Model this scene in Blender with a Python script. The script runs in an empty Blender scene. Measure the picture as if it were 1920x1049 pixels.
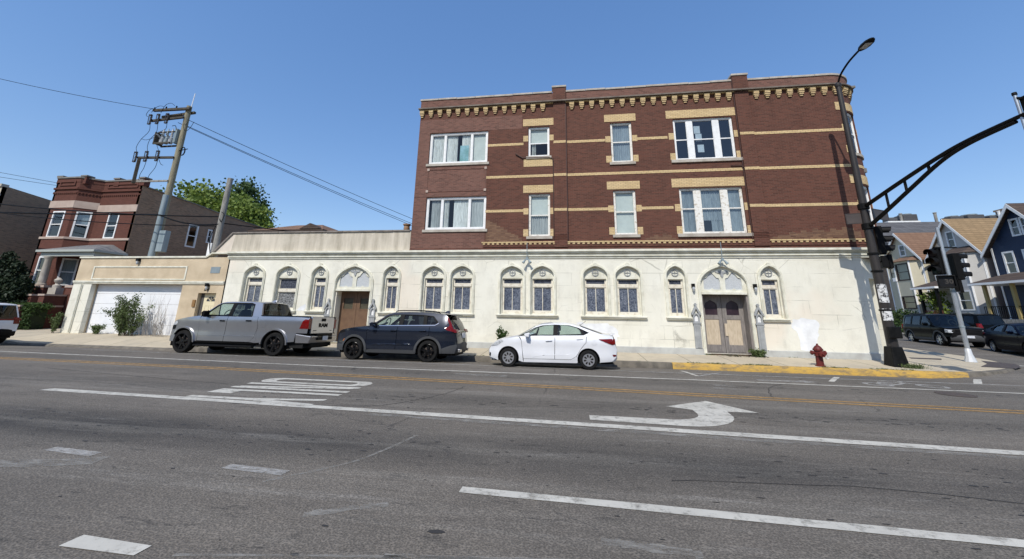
import bpy, bmesh, math, random
from math import sin, cos, pi, radians, sqrt, atan2
from mathutils import Vector, Matrix
from mathutils.geometry import delaunay_2d_cdt
random.seed(11)
SC = bpy.context.scene
COL = SC.collection

# ------------------------------------------------------------------ camera
def make_camera():
    cam = bpy.data.cameras.new('camera')
    o = bpy.data.objects.new('camera', cam); COL.objects.link(o)
    f, cy, yaw, pitch, roll, h = 725.28, 407.8, 0.14829, 0.24417, 0.01749, 1.6352
    cam.sensor_fit = 'HORIZONTAL'; cam.sensor_width = 36.0
    cam.lens = f / 1920 * 36
    cam.shift_y = (cy - 1049 / 2) / 1920
    fw = Vector((-sin(yaw) * cos(pitch), cos(yaw) * cos(pitch), sin(pitch)))
    r0 = Vector((cos(yaw), sin(yaw), 0)); u0 = r0.cross(fw)
    r = r0 * cos(roll) + u0 * sin(roll); u = u0 * cos(roll) - r0 * sin(roll)
    m = Matrix((r, u, -fw)).transposed().to_4x4(); m.translation = (0, 0, h)
    o.matrix_world = m
    cam.clip_start = 0.05; cam.clip_end = 3000
    SC.camera = o
make_camera()

# ------------------------------------------------------------------ daylight
SUN_DIR = Vector((0.24, 1.0, -1.15)).normalized()      # the way the sunlight travels
w = bpy.data.worlds.new('World'); SC.world = w; w.use_nodes = True
nt = w.node_tree; bg = nt.nodes['Background']
sky = nt.nodes.new('ShaderNodeTexSky'); sky.sky_type = 'NISHITA'; sky.sun_disc = False
sky.sun_elevation = math.asin(-SUN_DIR.z); sky.sun_rotation = atan2(-SUN_DIR.x, -SUN_DIR.y)
sky.altitude = 100; sky.air_density = 1.0; sky.dust_density = .35; sky.ozone_density = 1.6
gm = nt.nodes.new('ShaderNodeGamma'); gm.inputs[1].default_value = .55       # evens out the clear summer sky
hs = nt.nodes.new('ShaderNodeHueSaturation'); hs.inputs['Hue'].default_value = .512; hs.inputs['Saturation'].default_value = 1.7; hs.inputs['Value'].default_value = 2.0
nt.links.new(sky.outputs[0], gm.inputs[0]); nt.links.new(gm.outputs[0], hs.inputs['Color']); nt.links.new(hs.outputs[0], bg.inputs[0]); bg.inputs[1].default_value = 0.15
sl = bpy.data.lights.new('sun', 'SUN'); sl.energy = 3.7; sl.angle = radians(0.53); sl.color = (1.0, 0.955, 0.88)
so = bpy.data.objects.new('sun', sl); COL.objects.link(so)
so.rotation_euler = SUN_DIR.to_track_quat('-Z', 'Y').to_euler(); so.location = (-10, -40, 50)
vs = SC.view_settings; vs.view_transform = 'Standard'; vs.look = 'None'; vs.exposure = 0.2; vs.gamma = 1
vs.use_curve_mapping = False
SC.cycles.max_bounces = 8; SC.cycles.transparent_max_bounces = 12

# ------------------------------------------------------------------ materials
def node(nt, t, **kw):
    n = nt.nodes.new(t)
    for k, v in kw.items():
        if hasattr(n, k): setattr(n, k, v)
        else: n.inputs[k.replace('_', ' ')].default_value = v
    return n
class Mat:
    def __init__(s, name, rough=.6, metal=0., spec=.5):
        s.m = bpy.data.materials.new(name); s.m.use_nodes = True; s.nt = s.m.node_tree
        s.b = s.nt.nodes['Principled BSDF']
        s.b.inputs['Roughness'].default_value = rough; s.b.inputs['Metallic'].default_value = metal
        s.b.inputs['Specular IOR Level'].default_value = spec
        s.tc = s.nt.nodes.new('ShaderNodeTexCoord')
    def L(s, a, b): s.nt.links.new(a, b)
    def coords(s, scale=(1, 1, 1)):
        mp = s.nt.nodes.new('ShaderNodeMapping'); mp.inputs['Scale'].default_value = scale
        s.L(s.tc.outputs['Object'], mp.inputs[0]); return mp.outputs[0]
    def noise(s, sc=5, detail=4, rough=.55, stretch=(1, 1, 1), vec=None, lo=.35, hi=.65):
        n = node(s.nt, 'ShaderNodeTexNoise', Scale=sc, Detail=detail, Roughness=rough)
        s.L(vec or s.coords(stretch), n.inputs['Vector'])
        r = s.nt.nodes.new('ShaderNodeMapRange'); r.inputs[1].default_value = lo; r.inputs[2].default_value = hi
        s.L(n.outputs[0], r.inputs[0]); return r.outputs[0]
    def mix(s, f, a, b, mode='MIX'):
        n = s.nt.nodes.new('ShaderNodeMix'); n.data_type = 'RGBA'; n.blend_type = mode
        for i, v in ((0, f), (6, a), (7, b)):
            if isinstance(v, (int, float)): n.inputs[i].default_value = v
            elif isinstance(v, tuple): n.inputs[i].default_value = (*v[:3], 1)
            else: s.L(v, n.inputs[i])
        return n.outputs[2]
    def mul(s, f, k):
        n = s.nt.nodes.new('ShaderNodeMath'); n.operation = 'MULTIPLY'; s.L(f, n.inputs[0])
        if isinstance(k, (int, float)): n.inputs[1].default_value = k
        else: s.L(k, n.inputs[1])
        return n.outputs[0]
    def color(s, c):
        if isinstance(c, tuple): s.b.inputs['Base Color'].default_value = (*c[:3], 1)
        else: s.L(c, s.b.inputs['Base Color'])
        return s
    def bump(s, h, strength=.3, dist=.02):
        n = s.nt.nodes.new('ShaderNodeBump'); n.inputs['Strength'].default_value = strength; n.inputs['Distance'].default_value = dist
        s.L(h, n.inputs['Height']); s.L(n.outputs[0], s.b.inputs['Normal']); return s
    def rough(s, f, lo, hi):
        r = s.nt.nodes.new('ShaderNodeMapRange'); r.inputs[3].default_value = lo; r.inputs[4].default_value = hi
        s.L(f, r.inputs[0]); s.L(r.outputs[0], s.b.inputs['Roughness']); return s
    def alongz(s, mode='xz'):
        sp = s.nt.nodes.new('ShaderNodeSeparateXYZ'); s.L(s.tc.outputs['Object'], sp.inputs[0])
        a = s.nt.nodes.new('ShaderNodeMath'); s.L(sp.outputs[0], a.inputs[0]); s.L(sp.outputs[1], a.inputs[1])
        c = s.nt.nodes.new('ShaderNodeCombineXYZ'); s.L(a.outputs[0], c.inputs[0]); s.L(sp.outputs[2], c.inputs[1])
        return c.outputs[0]

def plain(name, c, rough=.6, metal=0., c2=None, sc=6, stretch=(1, 1, 1), bump=0, bsc=60, spec=.35, lo=.35, hi=.65):
    m = Mat(name, rough, metal, spec)
    if c2: m.color(m.mix(m.noise(sc, stretch=stretch, lo=lo, hi=hi), c, c2))
    else: m.color(c)
    if bump: m.bump(m.noise(bsc, stretch=stretch), bump, .01)
    return m.m
def brick(name, c1, c2, mortar, patch, bw=.215, rh=.068, ms=.011, pscale=.45, plo=.5, phi=.72, bump=.25):
    m = Mat(name, .85, 0, .25); v = m.alongz()
    b = node(m.nt, 'ShaderNodeTexBrick'); b.offset = .5
    b.inputs['Scale'].default_value = 1; b.inputs['Mortar Size'].default_value = ms; b.inputs['Mortar Smooth'].default_value = .2
    b.inputs['Brick Width'].default_value = bw; b.inputs['Row Height'].default_value = rh; b.inputs['Bias'].default_value = -.1
    b.inputs['Color1'].default_value = (*c1, 1); b.inputs['Color2'].default_value = (*c2, 1); b.inputs['Mortar'].default_value = (*mortar, 1)
    m.L(v, b.inputs[0])
    var = m.noise(2.3, 3, .7, (1.2, 1.2, 9), lo=.3, hi=.7)
    c = m.mix(m.mul(var, .45), b.outputs[0], patch)
    big = m.noise(pscale, 5, .6, lo=plo, hi=phi)
    c = m.mix(m.mul(big, .5), c, patch)
    grime = m.noise(.9, 6, .7, (1, 1, .35), lo=.5, hi=.8)
    c = m.mix(m.mul(grime, .35), c, (c1[0] * .4, c1[1] * .4, c1[2] * .4))
    m.color(c)
    if bump:
        inv = m.nt.nodes.new('ShaderNodeInvert'); m.L(b.outputs[1], inv.inputs[1]); m.bump(inv.outputs[0], bump, .01)
    return m.m
def paint(name, c, flake=0., rough=.28, coat=1.0, spec=.3):
    m = Mat(name, rough, flake, .5)
    m.color(m.mix(m.noise(1.1, 5, .6, lo=.4, hi=.75), c, tuple(x * .88 for x in c)))
    m.b.inputs['Specular IOR Level'].default_value = spec; m.b.inputs['Coat Weight'].default_value = coat; m.b.inputs['Coat Roughness'].default_value = .05
    m.bump(m.noise(1.7, 2), .02, .02)
    return m.m
def glass(name, tint=(.85, .9, .9), refl=.12, rough=.01):
    m = bpy.data.materials.new(name); m.use_nodes = True; nt = m.node_tree; nt.nodes.clear()
    o = nt.nodes.new('ShaderNodeOutputMaterial'); mx = nt.nodes.new('ShaderNodeMixShader')
    t = nt.nodes.new('ShaderNodeBsdfTransparent'); t.inputs[0].default_value = (*tint, 1)
    g = nt.nodes.new('ShaderNodeBsdfGlossy'); g.inputs[1].default_value = rough
    lw = nt.nodes.new('ShaderNodeLayerWeight'); lw.inputs[0].default_value = .5; pw = nt.nodes.new('ShaderNodeMath'); pw.operation = 'POWER'; pw.inputs[1].default_value = 4.; nt.links.new(lw.outputs['Facing'], pw.inputs[0])
    tc = nt.nodes.new('ShaderNodeTexCoord'); n = nt.nodes.new('ShaderNodeTexNoise'); n.inputs['Scale'].default_value = 1.3
    bp = nt.nodes.new('ShaderNodeBump'); bp.inputs['Strength'].default_value = .03; bp.inputs['Distance'].default_value = .05
    nt.links.new(tc.outputs['Object'], n.inputs[0]); nt.links.new(n.outputs[0], bp.inputs['Height']); nt.links.new(bp.outputs[0], g.inputs['Normal'])
    r = nt.nodes.new('ShaderNodeMapRange'); r.inputs[3].default_value = refl * .5; r.inputs[4].default_value = .75
    nt.links.new(pw.outputs[0], r.inputs[0]); nt.links.new(r.outputs[0], mx.inputs[0])
    nt.links.new(t.outputs[0], mx.inputs[1]); nt.links.new(g.outputs[0], mx.inputs[2]); nt.links.new(mx.outputs[0], o.inputs[0])
    return m

M = {}
def mats():
    M['brick'] = brick('dark_red_brick', (.125, .045, .029), (.050, .019, .013), (.115, .066, .049), (.140, .062, .043))
    M['brick_l'] = brick('weathered_red_brick', (.195, .085, .062), (.062, .024, .018), (.16, .105, .085), (.175, .094, .072), plo=.4, phi=.7)
    M['brick_tan'] = brick('patched_tan_brick', (.215, .125, .072), (.07, .028, .02), (.13, .08, .058), (.17, .10, .065))
    M['brick_y'] = brick('buff_yellow_brick', (.68, .51, .265), (.56, .40, .19), (.30, .21, .13), (.52, .39, .22), bump=.2)
    M['brick_house'] = brick('plain_red_brick', (.13, .042, .028), (.085, .028, .020), (.09, .045, .034), (.12, .052, .038))
    M['brick_common'] = brick('old_common_brick', (.34, .20, .12), (.12, .075, .05), (.26, .20, .15), (.32, .23, .16), plo=.35, phi=.7)
    m = Mat('cream_painted_stucco', .8, 0, .3)
    b = node(m.nt, 'ShaderNodeTexBrick'); b.offset = .5
    for k, v in (('Scale', 1), ('Mortar Size', .011), ('Mortar Smooth', .4), ('Brick Width', 1.9), ('Row Height', .55)): b.inputs[k].default_value = v
    b.inputs['Color1'].default_value = (0, 0, 0, 1); b.inputs['Color2'].default_value = (.12, .12, .12, 1); b.inputs['Mortar'].default_value = (1, 1, 1, 1)
    m.L(m.alongz(), b.inputs[0])
    br = m.noise(.8, 4, lo=.45, hi=.6)
    c = m.mix(m.noise(.55, 5, .6, lo=.4, hi=.7), (.755, .735, .635), (.68, .655, .55))
    c = m.mix(m.mul(m.noise(1.3, 6, .7, (1, 1, .8), lo=.50, hi=.74), .5), c, (.50, .48, .41))
    c = m.mix(m.mul(m.noise(.28, 3, .5, lo=.58, hi=.66), .5), c, (.76, .66, .54))
    c = m.mix(m.mul(m.noise(3.5, 7, .75, (1, 1, .22), lo=.56, hi=.82), .5), c, (.34, .32, .26))
    c = m.mix(m.mul(m.mul(b.outputs[0], br), .7), c, (.30, .29, .23))
    vo = node(m.nt, 'ShaderNodeTexVoronoi', Scale=.75); vo.feature = 'DISTANCE_TO_EDGE'
    wv = m.mix(.12, m.coords(), m.noise(2.5, 5, .7, lo=0, hi=1), 'ADD'); m.L(wv, vo.inputs['Vector'])
    cr = m.nt.nodes.new('ShaderNodeMapRange'); cr.inputs[1].default_value = 0; cr.inputs[2].default_value = .012; cr.inputs[3].default_value = 1; cr.inputs[4].default_value = 0
    m.L(vo.outputs[0], cr.inputs[0])
    c = m.mix(m.mul(m.mul(cr.outputs[0], m.noise(.7, 3, lo=.5, hi=.62)), .6), c, (.22, .21, .17))
    m.color(c); m.bump(m.noise(28, 6), .18, .01); M['cream'] = m.m
    M['cream_trim'] = plain('cream_trim_paint', (.74, .725, .62), .65, c2=(.58, .56, .45), sc=3, bump=.15)
    M['plinth'] = plain('grey_painted_plinth', (.48, .49, .46), .75, c2=(.38, .38, .36), sc=2.5, bump=.2)
    M['white_patch'] = plain('fresh_white_paint', (.86, .87, .87), .6, c2=(.76, .77, .76), sc=9)
    M['tan'] = plain('tan_stucco', (.60, .49, .34), .9, c2=(.48, .385, .26), sc=1.2, bump=.5, bsc=40)
    m = Mat('streaked_stucco', .9, 0, .2)
    c = m.mix(m.noise(2.2, 6, .7, (1, 1, .12), lo=.38, hi=.68), (.60, .54, .44), (.36, .32, .25))
    c = m.mix(m.mul(m.noise(.9, 4, lo=.5, hi=.7), .5), c, (.66, .61, .50)); m.color(c); m.bump(m.noise(35, 5), .3, .01); M['streak'] = m.m
    M['pinkish'] = plain('pale_pink_stucco', (.68, .60, .50), .9, c2=(.60, .53, .44), sc=1.5, bump=.3, bsc=40)
    M['limestone'] = plain('limestone', (.46, .42, .36), .8, c2=(.34, .30, .25), sc=2.5, bump=.25)
    M['lime_pink'] = plain('pink_limestone', (.45, .36, .30), .8, c2=(.38, .29, .24), sc=1.6)
    M['white'] = plain('white_gloss_paint', (.80, .80, .79), .4, c2=(.70, .70, .68), sc=5)
    M['old_white'] = plain('peeling_white_paint', (.74, .72, .66), .6, c2=(.46, .40, .31), sc=9, lo=.52, hi=.72)
    M['old_frame'] = plain('weathered_cream_wood', (.68, .64, .54), .65, c2=(.50, .44, .34), sc=7, lo=.48, hi=.7)
    M['garage_door'] = plain('white_garage_door', (.80, .81, .82), .5, c2=(.74, .75, .76), sc=2)
    M['dark'] = plain('dark_void', (.012, .012, .013), .9)
    M['glass'] = glass('window_glass')
    M['glass_dim'] = glass('dusty_window_glass', (.66, .74, .78), .22, .03)
    M['car_glass'] = glass('car_glass', (.66, .76, .74), .10)
    M['car_glass_dark'] = glass('privacy_glass', (.16, .19, .21), .10)
    m = Mat('leaded_blue_glass', .16, 0, .5)
    vo = node(m.nt, 'ShaderNodeTexVoronoi', Scale=13); vo.distance = 'MANHATTAN'; m.L(m.coords((1.1, 1, .8)), vo.inputs['Vector'])
    c = m.mix(vo.outputs['Distance'], (.026, .034, .058), (.14, .16, .20))
    c = m.mix(m.mul(m.noise(16, 3, .8, (1, 1, 1.6), lo=.52, hi=.68), .8), c, (.36, .38, .44))
    c = m.mix(m.mul(m.noise(2, 3), .5), c, (.02, .03, .06)); m.color(c); M['leaded'] = m.m
    M['transom'] = plain('dark_transom_glass', (.03, .035, .05), .15, c2=(.10, .11, .14), sc=14)
    M['curtain'] = plain('white_curtain', (.80, .80, .78), .9, c2=(.55, .55, .53), sc=8, stretch=(4, 1, .4))
    M['curtain_grey'] = plain('grey_sheer_curtain', (.52, .53, .52), .9, c2=(.36, .37, .37), sc=8, stretch=(4, 1, .4))
    M['blind'] = plain('pale_roller_blind', (.62, .64, .60), .9, c2=(.55, .57, .54), sc=3)
    M['brown_door'] = plain('brown_painted_door', (.16, .095, .055), .6, c2=(.13, .075, .045), sc=4)
    M['grey_door'] = plain('weathered_grey_door', (.25, .225, .205), .75, c2=(.165, .15, .14), sc=6, stretch=(3, 3, .6))
    M['plywood'] = plain('weathered_plywood', (.56, .47, .35), .8, c2=(.44, .36, .26), sc=4, stretch=(6, 6, 1))
    M['stone_grey'] = plain('grey_cast_stone', (.36, .37, .37), .8, c2=(.27, .28, .28), sc=5, bump=.2)
    M['tymp'] = plain('blue_grey_tracery_panel', (.50, .52, .53), .7, c2=(.42, .44, .45), sc=30, lo=.4, hi=.6)
    M['black'] = plain('black_metal', (.006, .006, .006), .5, c2=(.011, .011, .011), sc=8, spec=.1)
    M['black_pl'] = plain('black_plastic', (.005, .005, .0055), .55, c2=(.008, .008, .008), sc=20, spec=.1)
    M['trim_grey'] = plain('grey_cladding_plastic', (.055, .057, .06), .6)
    M['rubber'] = plain('tyre_rubber', (.010, .010, .010), .9, c2=(.018, .0175, .017), sc=12, spec=.15)
    M['alloy'] = plain('silver_alloy', (.62, .63, .65), .3, .85)
    M['black_alloy'] = plain('black_alloy', (.012, .012, .013), .25, .3)
    M['chrome'] = plain('chrome', (.7, .7, .7), .12, 1.)
    M['galv'] = plain('galvanised_steel', (.55, .57, .58), .38, .75, c2=(.42, .44, .46), sc=8, stretch=(1, 1, .3))
    M['galv_dull'] = plain('dull_grey_conduit', (.27, .32, .34), .6, .2, c2=(.20, .25, .27), sc=4, stretch=(1, 1, .2))
    M['wood_pole'] = plain('weathered_pole_wood', (.30, .275, .19), .85, c2=(.19, .165, .11), sc=6, stretch=(3, 3, .25), bump=.4)
    M['wood_grey'] = plain('grey_weathered_wood', (.34, .33, .30), .85, c2=(.17, .16, .14), sc=5, stretch=(3, 3, .3), bump=.4)
    M['wood_dark'] = plain('dark_crossarm_wood', (.045, .038, .032), .85, c2=(.08, .07, .05), sc=6)
    M['ceramic'] = plain('grey_insulator', (.35, .36, .37), .3)
    M['red_light'] = plain('red_lens', (.20, .007, .007), .12, c2=(.09, .003, .003), sc=25)
    M['lens'] = plain('clear_lens', (.55, .57, .58), .08, c2=(.30, .31, .32), sc=20)
    M['amber'] = plain('amber_lens', (.5, .14, .02), .2)
    M['seat'] = plain('dark_seat_cloth', (.03, .031, .034), .9)
    M['seat_l'] = plain('grey_seat_cloth', (.11, .11, .115), .9)
    M['plate'] = plain('licence_plate', (.72, .74, .78), .4, c2=(.5, .55, .62), sc=30)
    M['hydrant'] = plain('red_hydrant_paint', (.15, .022, .018), .5, c2=(.09, .015, .012), sc=12, bump=.15)
    def worn(name, col, sc, lo, hi, stretch=(1, 1, 1), col2=None):
        m = Mat(name, .75, 0, .25); f = m.noise(sc, 9, .78, stretch, lo=lo, hi=hi)
        m.color(m.mix(m.noise(2.2, 5), col, col2 or tuple(x * .8 for x in col)))
        o = m.nt.nodes['Material Output']; mx = m.nt.nodes.new('ShaderNodeMixShader'); t = m.nt.nodes.new('ShaderNodeBsdfTransparent')
        m.L(f, mx.inputs[0]); m.L(m.b.outputs[0], mx.inputs[1]); m.L(t.outputs[0], mx.inputs[2]); m.L(mx.outputs[0], o.inputs[0]); return m.m
    M['paint_w'] = worn('weathered_road_paint', (.52, .50, .44), 6, .50, .74)
    M['paint_worn'] = worn('worn_road_paint', (.42, .41, .385), 6, .38, .66, (1, 3, 1))
    M['paint_faint'] = worn('faint_road_paint', (.30, .285, .255), 3.2, .36, .60, (1, 3.5, 1))
    M['white_brush'] = worn('brushed_white_paint', (.82, .83, .83), 2.6, .64, .74, (1, 1, 2.2))
    M['paint_y'] = worn('yellow_road_paint', (.40, .24, .085), 7, .42, .74, (1, 2, 1))
    m = Mat('yellow_kerb_paint', .7, 0, .3)
    m.color(m.mix(m.noise(3.2, 8, .75, (1, 1, 3), lo=.44, hi=.68), (.50, .31, .065), (.15, .125, .09))); m.bump(m.noise(30), .3, .01); M['kerb_y'] = m.m
    m = Mat('asphalt', .87, 0, .3)
    sp = node(m.nt, 'ShaderNodeSeparateXYZ'); m.L(m.tc.outputs['Object'], sp.inputs[0])
    def band(c, wd, amp=1.):
        a = node(m.nt, 'ShaderNodeMath', operation='SUBTRACT'); m.L(sp.outputs[1], a.inputs[0]); a.inputs[1].default_value = c
        q = node(m.nt, 'ShaderNodeMath', operation='ABSOLUTE'); m.L(a.outputs[0], q.inputs[0])
        r = m.nt.nodes.new('ShaderNodeMapRange'); r.interpolation_type = 'SMOOTHSTEP'
        r.inputs[1].default_value = 0; r.inputs[2].default_value = wd; r.inputs[3].default_value = amp; r.inputs[4].default_value = 0
        m.L(q.outputs[0], r.inputs[0]); return r.outputs[0]
    c = m.mix(m.noise(.35, 5, .6, lo=.35, hi=.65), (.122, .108, .090), (.096, .086, .073))
    c = m.mix(m.mul(m.noise(.9, 7, .7, (.25, 1.4, 1), lo=.48, hi=.70), .5), c, (.165, .150, .128))
    sc_ = m.noise(.55, 4, .6, (.35, 1, 1), lo=.25, hi=.62)
    c = m.mix(m.mul(m.mul(band(5.2, 1.05), sc_), .95), c, (.026, .025, .024))
    c = m.mix(m.mul(m.mul(band(8.0, .9), sc_), .6), c, (.045, .042, .038))
    c = m.mix(m.mul(m.mul(band(11.0, .8), sc_), .5), c, (.05, .047, .042))
    c = m.mix(m.mul(m.noise(2.6, 7, .75, (.5, 2.2, 1), lo=.57, hi=.66), .75), c, (.036, .034, .031))
    c = m.mix(m.mul(m.mul(band(7.75, .55), m.noise(5.5, 4, .6, (.7, 2.6, 1), lo=.58, hi=.64)), .8), c, (.028, .026, .024))
    c = m.mix(m.mul(m.noise(.7, 8, .8, (.07, 1.3, 1), lo=.50, hi=.72), .55), c, (.21, .195, .168))
    c = m.mix(m.mul(m.noise(.16, 3, .6, (1, 1.6, 1), lo=.45, hi=.6), .45), c, (.075, .069, .06))
    c = m.mix(m.mul(m.noise(1.2, 9, .85, (.14, 1.5, 1), lo=.56, hi=.78), .75), c, (.25, .238, .215))
    vo = node(m.nt, 'ShaderNodeTexVoronoi', Scale=60); m.L(m.coords(), vo.inputs['Vector'])
    lit = m.mix(1., c, (2.5, 2.45, 2.4), 'MULTIPLY'); drk = m.mix(1., c, (.22, .22, .22), 'MULTIPLY')
    g1 = m.nt.nodes.new('ShaderNodeMapRange'); g1.inputs[1].default_value = .35; g1.inputs[2].default_value = .8; m.L(vo.outputs['Distance'], g1.inputs[0])
    c = m.mix(m.mul(g1.outputs[0], .45), c, lit)
    vo2 = node(m.nt, 'ShaderNodeTexNoise', Scale=70, Detail=5); m.L(m.coords(), vo2.inputs['Vector'])
    rr = m.nt.nodes.new('ShaderNodeMapRange'); rr.inputs[1].default_value = .52; rr.inputs[2].default_value = .70; m.L(vo2.outputs[0], rr.inputs[0])
    c = m.mix(m.mul(rr.outputs[0], .65), c, drk)
    ck = node(m.nt, 'ShaderNodeTexVoronoi', Scale=.22); ck.feature = 'DISTANCE_TO_EDGE'
    m.L(m.mix(.35, m.coords((.6, 1, 1)), m.noise(1.6, 6, .7, lo=0, hi=1), 'ADD'), ck.inputs['Vector'])
    cr = m.nt.nodes.new('ShaderNodeMapRange'); cr.inputs[1].default_value = 0; cr.inputs[2].default_value = .0035; cr.inputs[3].default_value = 1; cr.inputs[4].default_value = 0
    m.L(ck.outputs[0], cr.inputs[0])
    c = m.mix(m.mul(m.mul(cr.outputs[0], m.noise(.5, 2, lo=.42, hi=.6)), .7), c, (.03, .03, .03))
    m.color(c); m.bump(vo.outputs['Distance'], .5, .012); M['asphalt'] = m.m
    m = Mat('concrete_pavement', .85, 0, .3)
    b = node(m.nt, 'ShaderNodeTexBrick'); b.offset = 0
    for k, v in (('Scale', 1), ('Mortar Size', .014), ('Mortar Smooth', .3), ('Brick Width', 1.55), ('Row Height', 40)): b.inputs[k].default_value = v
    b.inputs['Color1'].default_value = (.48, .415, .305, 1); b.inputs['Color2'].default_value = (.44, .38, .28, 1); b.inputs['Mortar'].default_value = (.10, .09, .06, 1)
    mp = m.nt.nodes.new('ShaderNodeMapping'); mp.inputs['Location'].default_value = (.35, 14, 0); m.L(m.tc.outputs['Object'], mp.inputs[0]); m.L(mp.outputs[0], b.inputs[0])
    c = m.mix(m.mul(m.noise(1.1, 6, .7, lo=.45, hi=.72), .6), b.outputs[0], (.30, .27, .215))
    c = m.mix(m.mul(m.noise(5, 8, .8, lo=.55, hi=.8), .5), c, (.18, .165, .14)); m.color(c); m.bump(m.noise(60, 5), .2, .005); M['pave'] = m.m
    M['kerb'] = plain('concrete_kerb', (.17, .15, .12), .85, c2=(.095, .085, .07), sc=4, bump=.3)
    M['pave_dark'] = plain('dark_concrete', (.20, .19, .17), .85, c2=(.15, .14, .13), sc=2, bump=.2)
    M['iron'] = plain('rusty_iron', (.075, .062, .055), .7, .3, c2=(.11, .085, .07), sc=12)
    M['earth'] = plain('bare_ground', (.12, .11, .09), .95, c2=(.08, .085, .05), sc=.3)
    M['shingle_g'] = plain('grey_shingles', (.20, .195, .19), .9, c2=(.14, .135, .13), sc=5, stretch=(1, 1, 6), bump=.3)
    M['bark'] = plain('bark', (.09, .07, .05), .9, c2=(.05, .04, .03), sc=9, stretch=(2, 2, .4))
mats()
def leafmat(name, a, b, tr=.25):
    m = Mat(name, .6, 0, .3)
    c = m.mix(m.noise(1.1, 3, lo=.35, hi=.65), a, b); m.color(c)
    o = m.nt.nodes['Material Output']; mx = m.nt.nodes.new('ShaderNodeMixShader'); t = m.nt.nodes.new('ShaderNodeBsdfTranslucent')
    m.L(c, t.inputs[0]); mx.inputs[0].default_value = tr; m.L(m.b.outputs[0], mx.inputs[1]); m.L(t.outputs[0], mx.inputs[2]); m.L(mx.outputs[0], o.inputs[0])
    return m.m
M['leaf'] = leafmat('bright_leaves', (.175, .235, .040), (.105, .155, .028))
M['leaf_d'] = leafmat('dark_leaves', (.060, .105, .026), (.035, .065, .018))
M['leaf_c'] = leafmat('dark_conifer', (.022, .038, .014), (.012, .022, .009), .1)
M['leaf_w'] = leafmat('weed_leaves', (.13, .17, .06), (.075, .11, .04))
def siding(name, c, c2, rh=.12):
    m = Mat(name, .6, 0, .35)
    sp = node(m.nt, 'ShaderNodeSeparateXYZ'); m.L(m.tc.outputs['Object'], sp.inputs[0])
    d = node(m.nt, 'ShaderNodeMath', operation='FRACT'); q = m.mul(sp.outputs[2], 1 / rh); m.L(q, d.inputs[0])
    r = m.nt.nodes.new('ShaderNodeMapRange'); r.inputs[1].default_value = 0; r.inputs[2].default_value = .16; r.inputs[3].default_value = 1; r.inputs[4].default_value = 0
    m.L(d.outputs[0], r.inputs[0])
    c_ = m.mix(m.noise(.8, 4), c, c2); c_ = m.mix(m.mul(r.outputs[0], .35), c_, tuple(x * .4 for x in c)); m.color(c_)
    m.bump(d.outputs[0], .5, .02); return m.m
M['side_cream'] = siding('cream_siding', (.62, .57, .42), (.56, .51, .38))
M['side_grey'] = siding('pale_grey_siding', (.56, .54, .50), (.50, .48, .45))
M['side_pink'] = siding('faded_pink_siding', (.50, .40, .35), (.46, .37, .33))
M['side_blue'] = siding('navy_blue_siding', (.020, .040, .085), (.014, .030, .068))
def shingle(name, c1, c2):
    m = Mat(name, .9, 0, .2); b = node(m.nt, 'ShaderNodeTexBrick')
    for k, v in (('Scale', 1), ('Mortar Size', .02), ('Brick Width', .5), ('Row Height', .22)): b.inputs[k].default_value = v
    b.inputs['Color1'].default_value = (*c1, 1); b.inputs['Color2'].default_value = (*c2, 1); b.inputs['Mortar'].default_value = (*[x * .6 for x in c2], 1)
    m.L(m.alongz(), b.inputs[0]); m.color(m.mix(m.mul(m.noise(3, 6), .4), b.outputs[0], c2)); return m.m
M['shingle_tan'] = shingle('tan_shingles', (.31, .215, .12), (.23, .16, .09))
M['shingle_brown'] = shingle('brown_shingles', (.23, .14, .092), (.175, .105, .07))
M['shingle_grey'] = shingle('charcoal_shingles', (.125, .125, .13), (.085, .085, .09))
M['shingle_dark'] = shingle('dark_brown_shingles', (.10, .075, .06), (.07, .052, .045))
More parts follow.
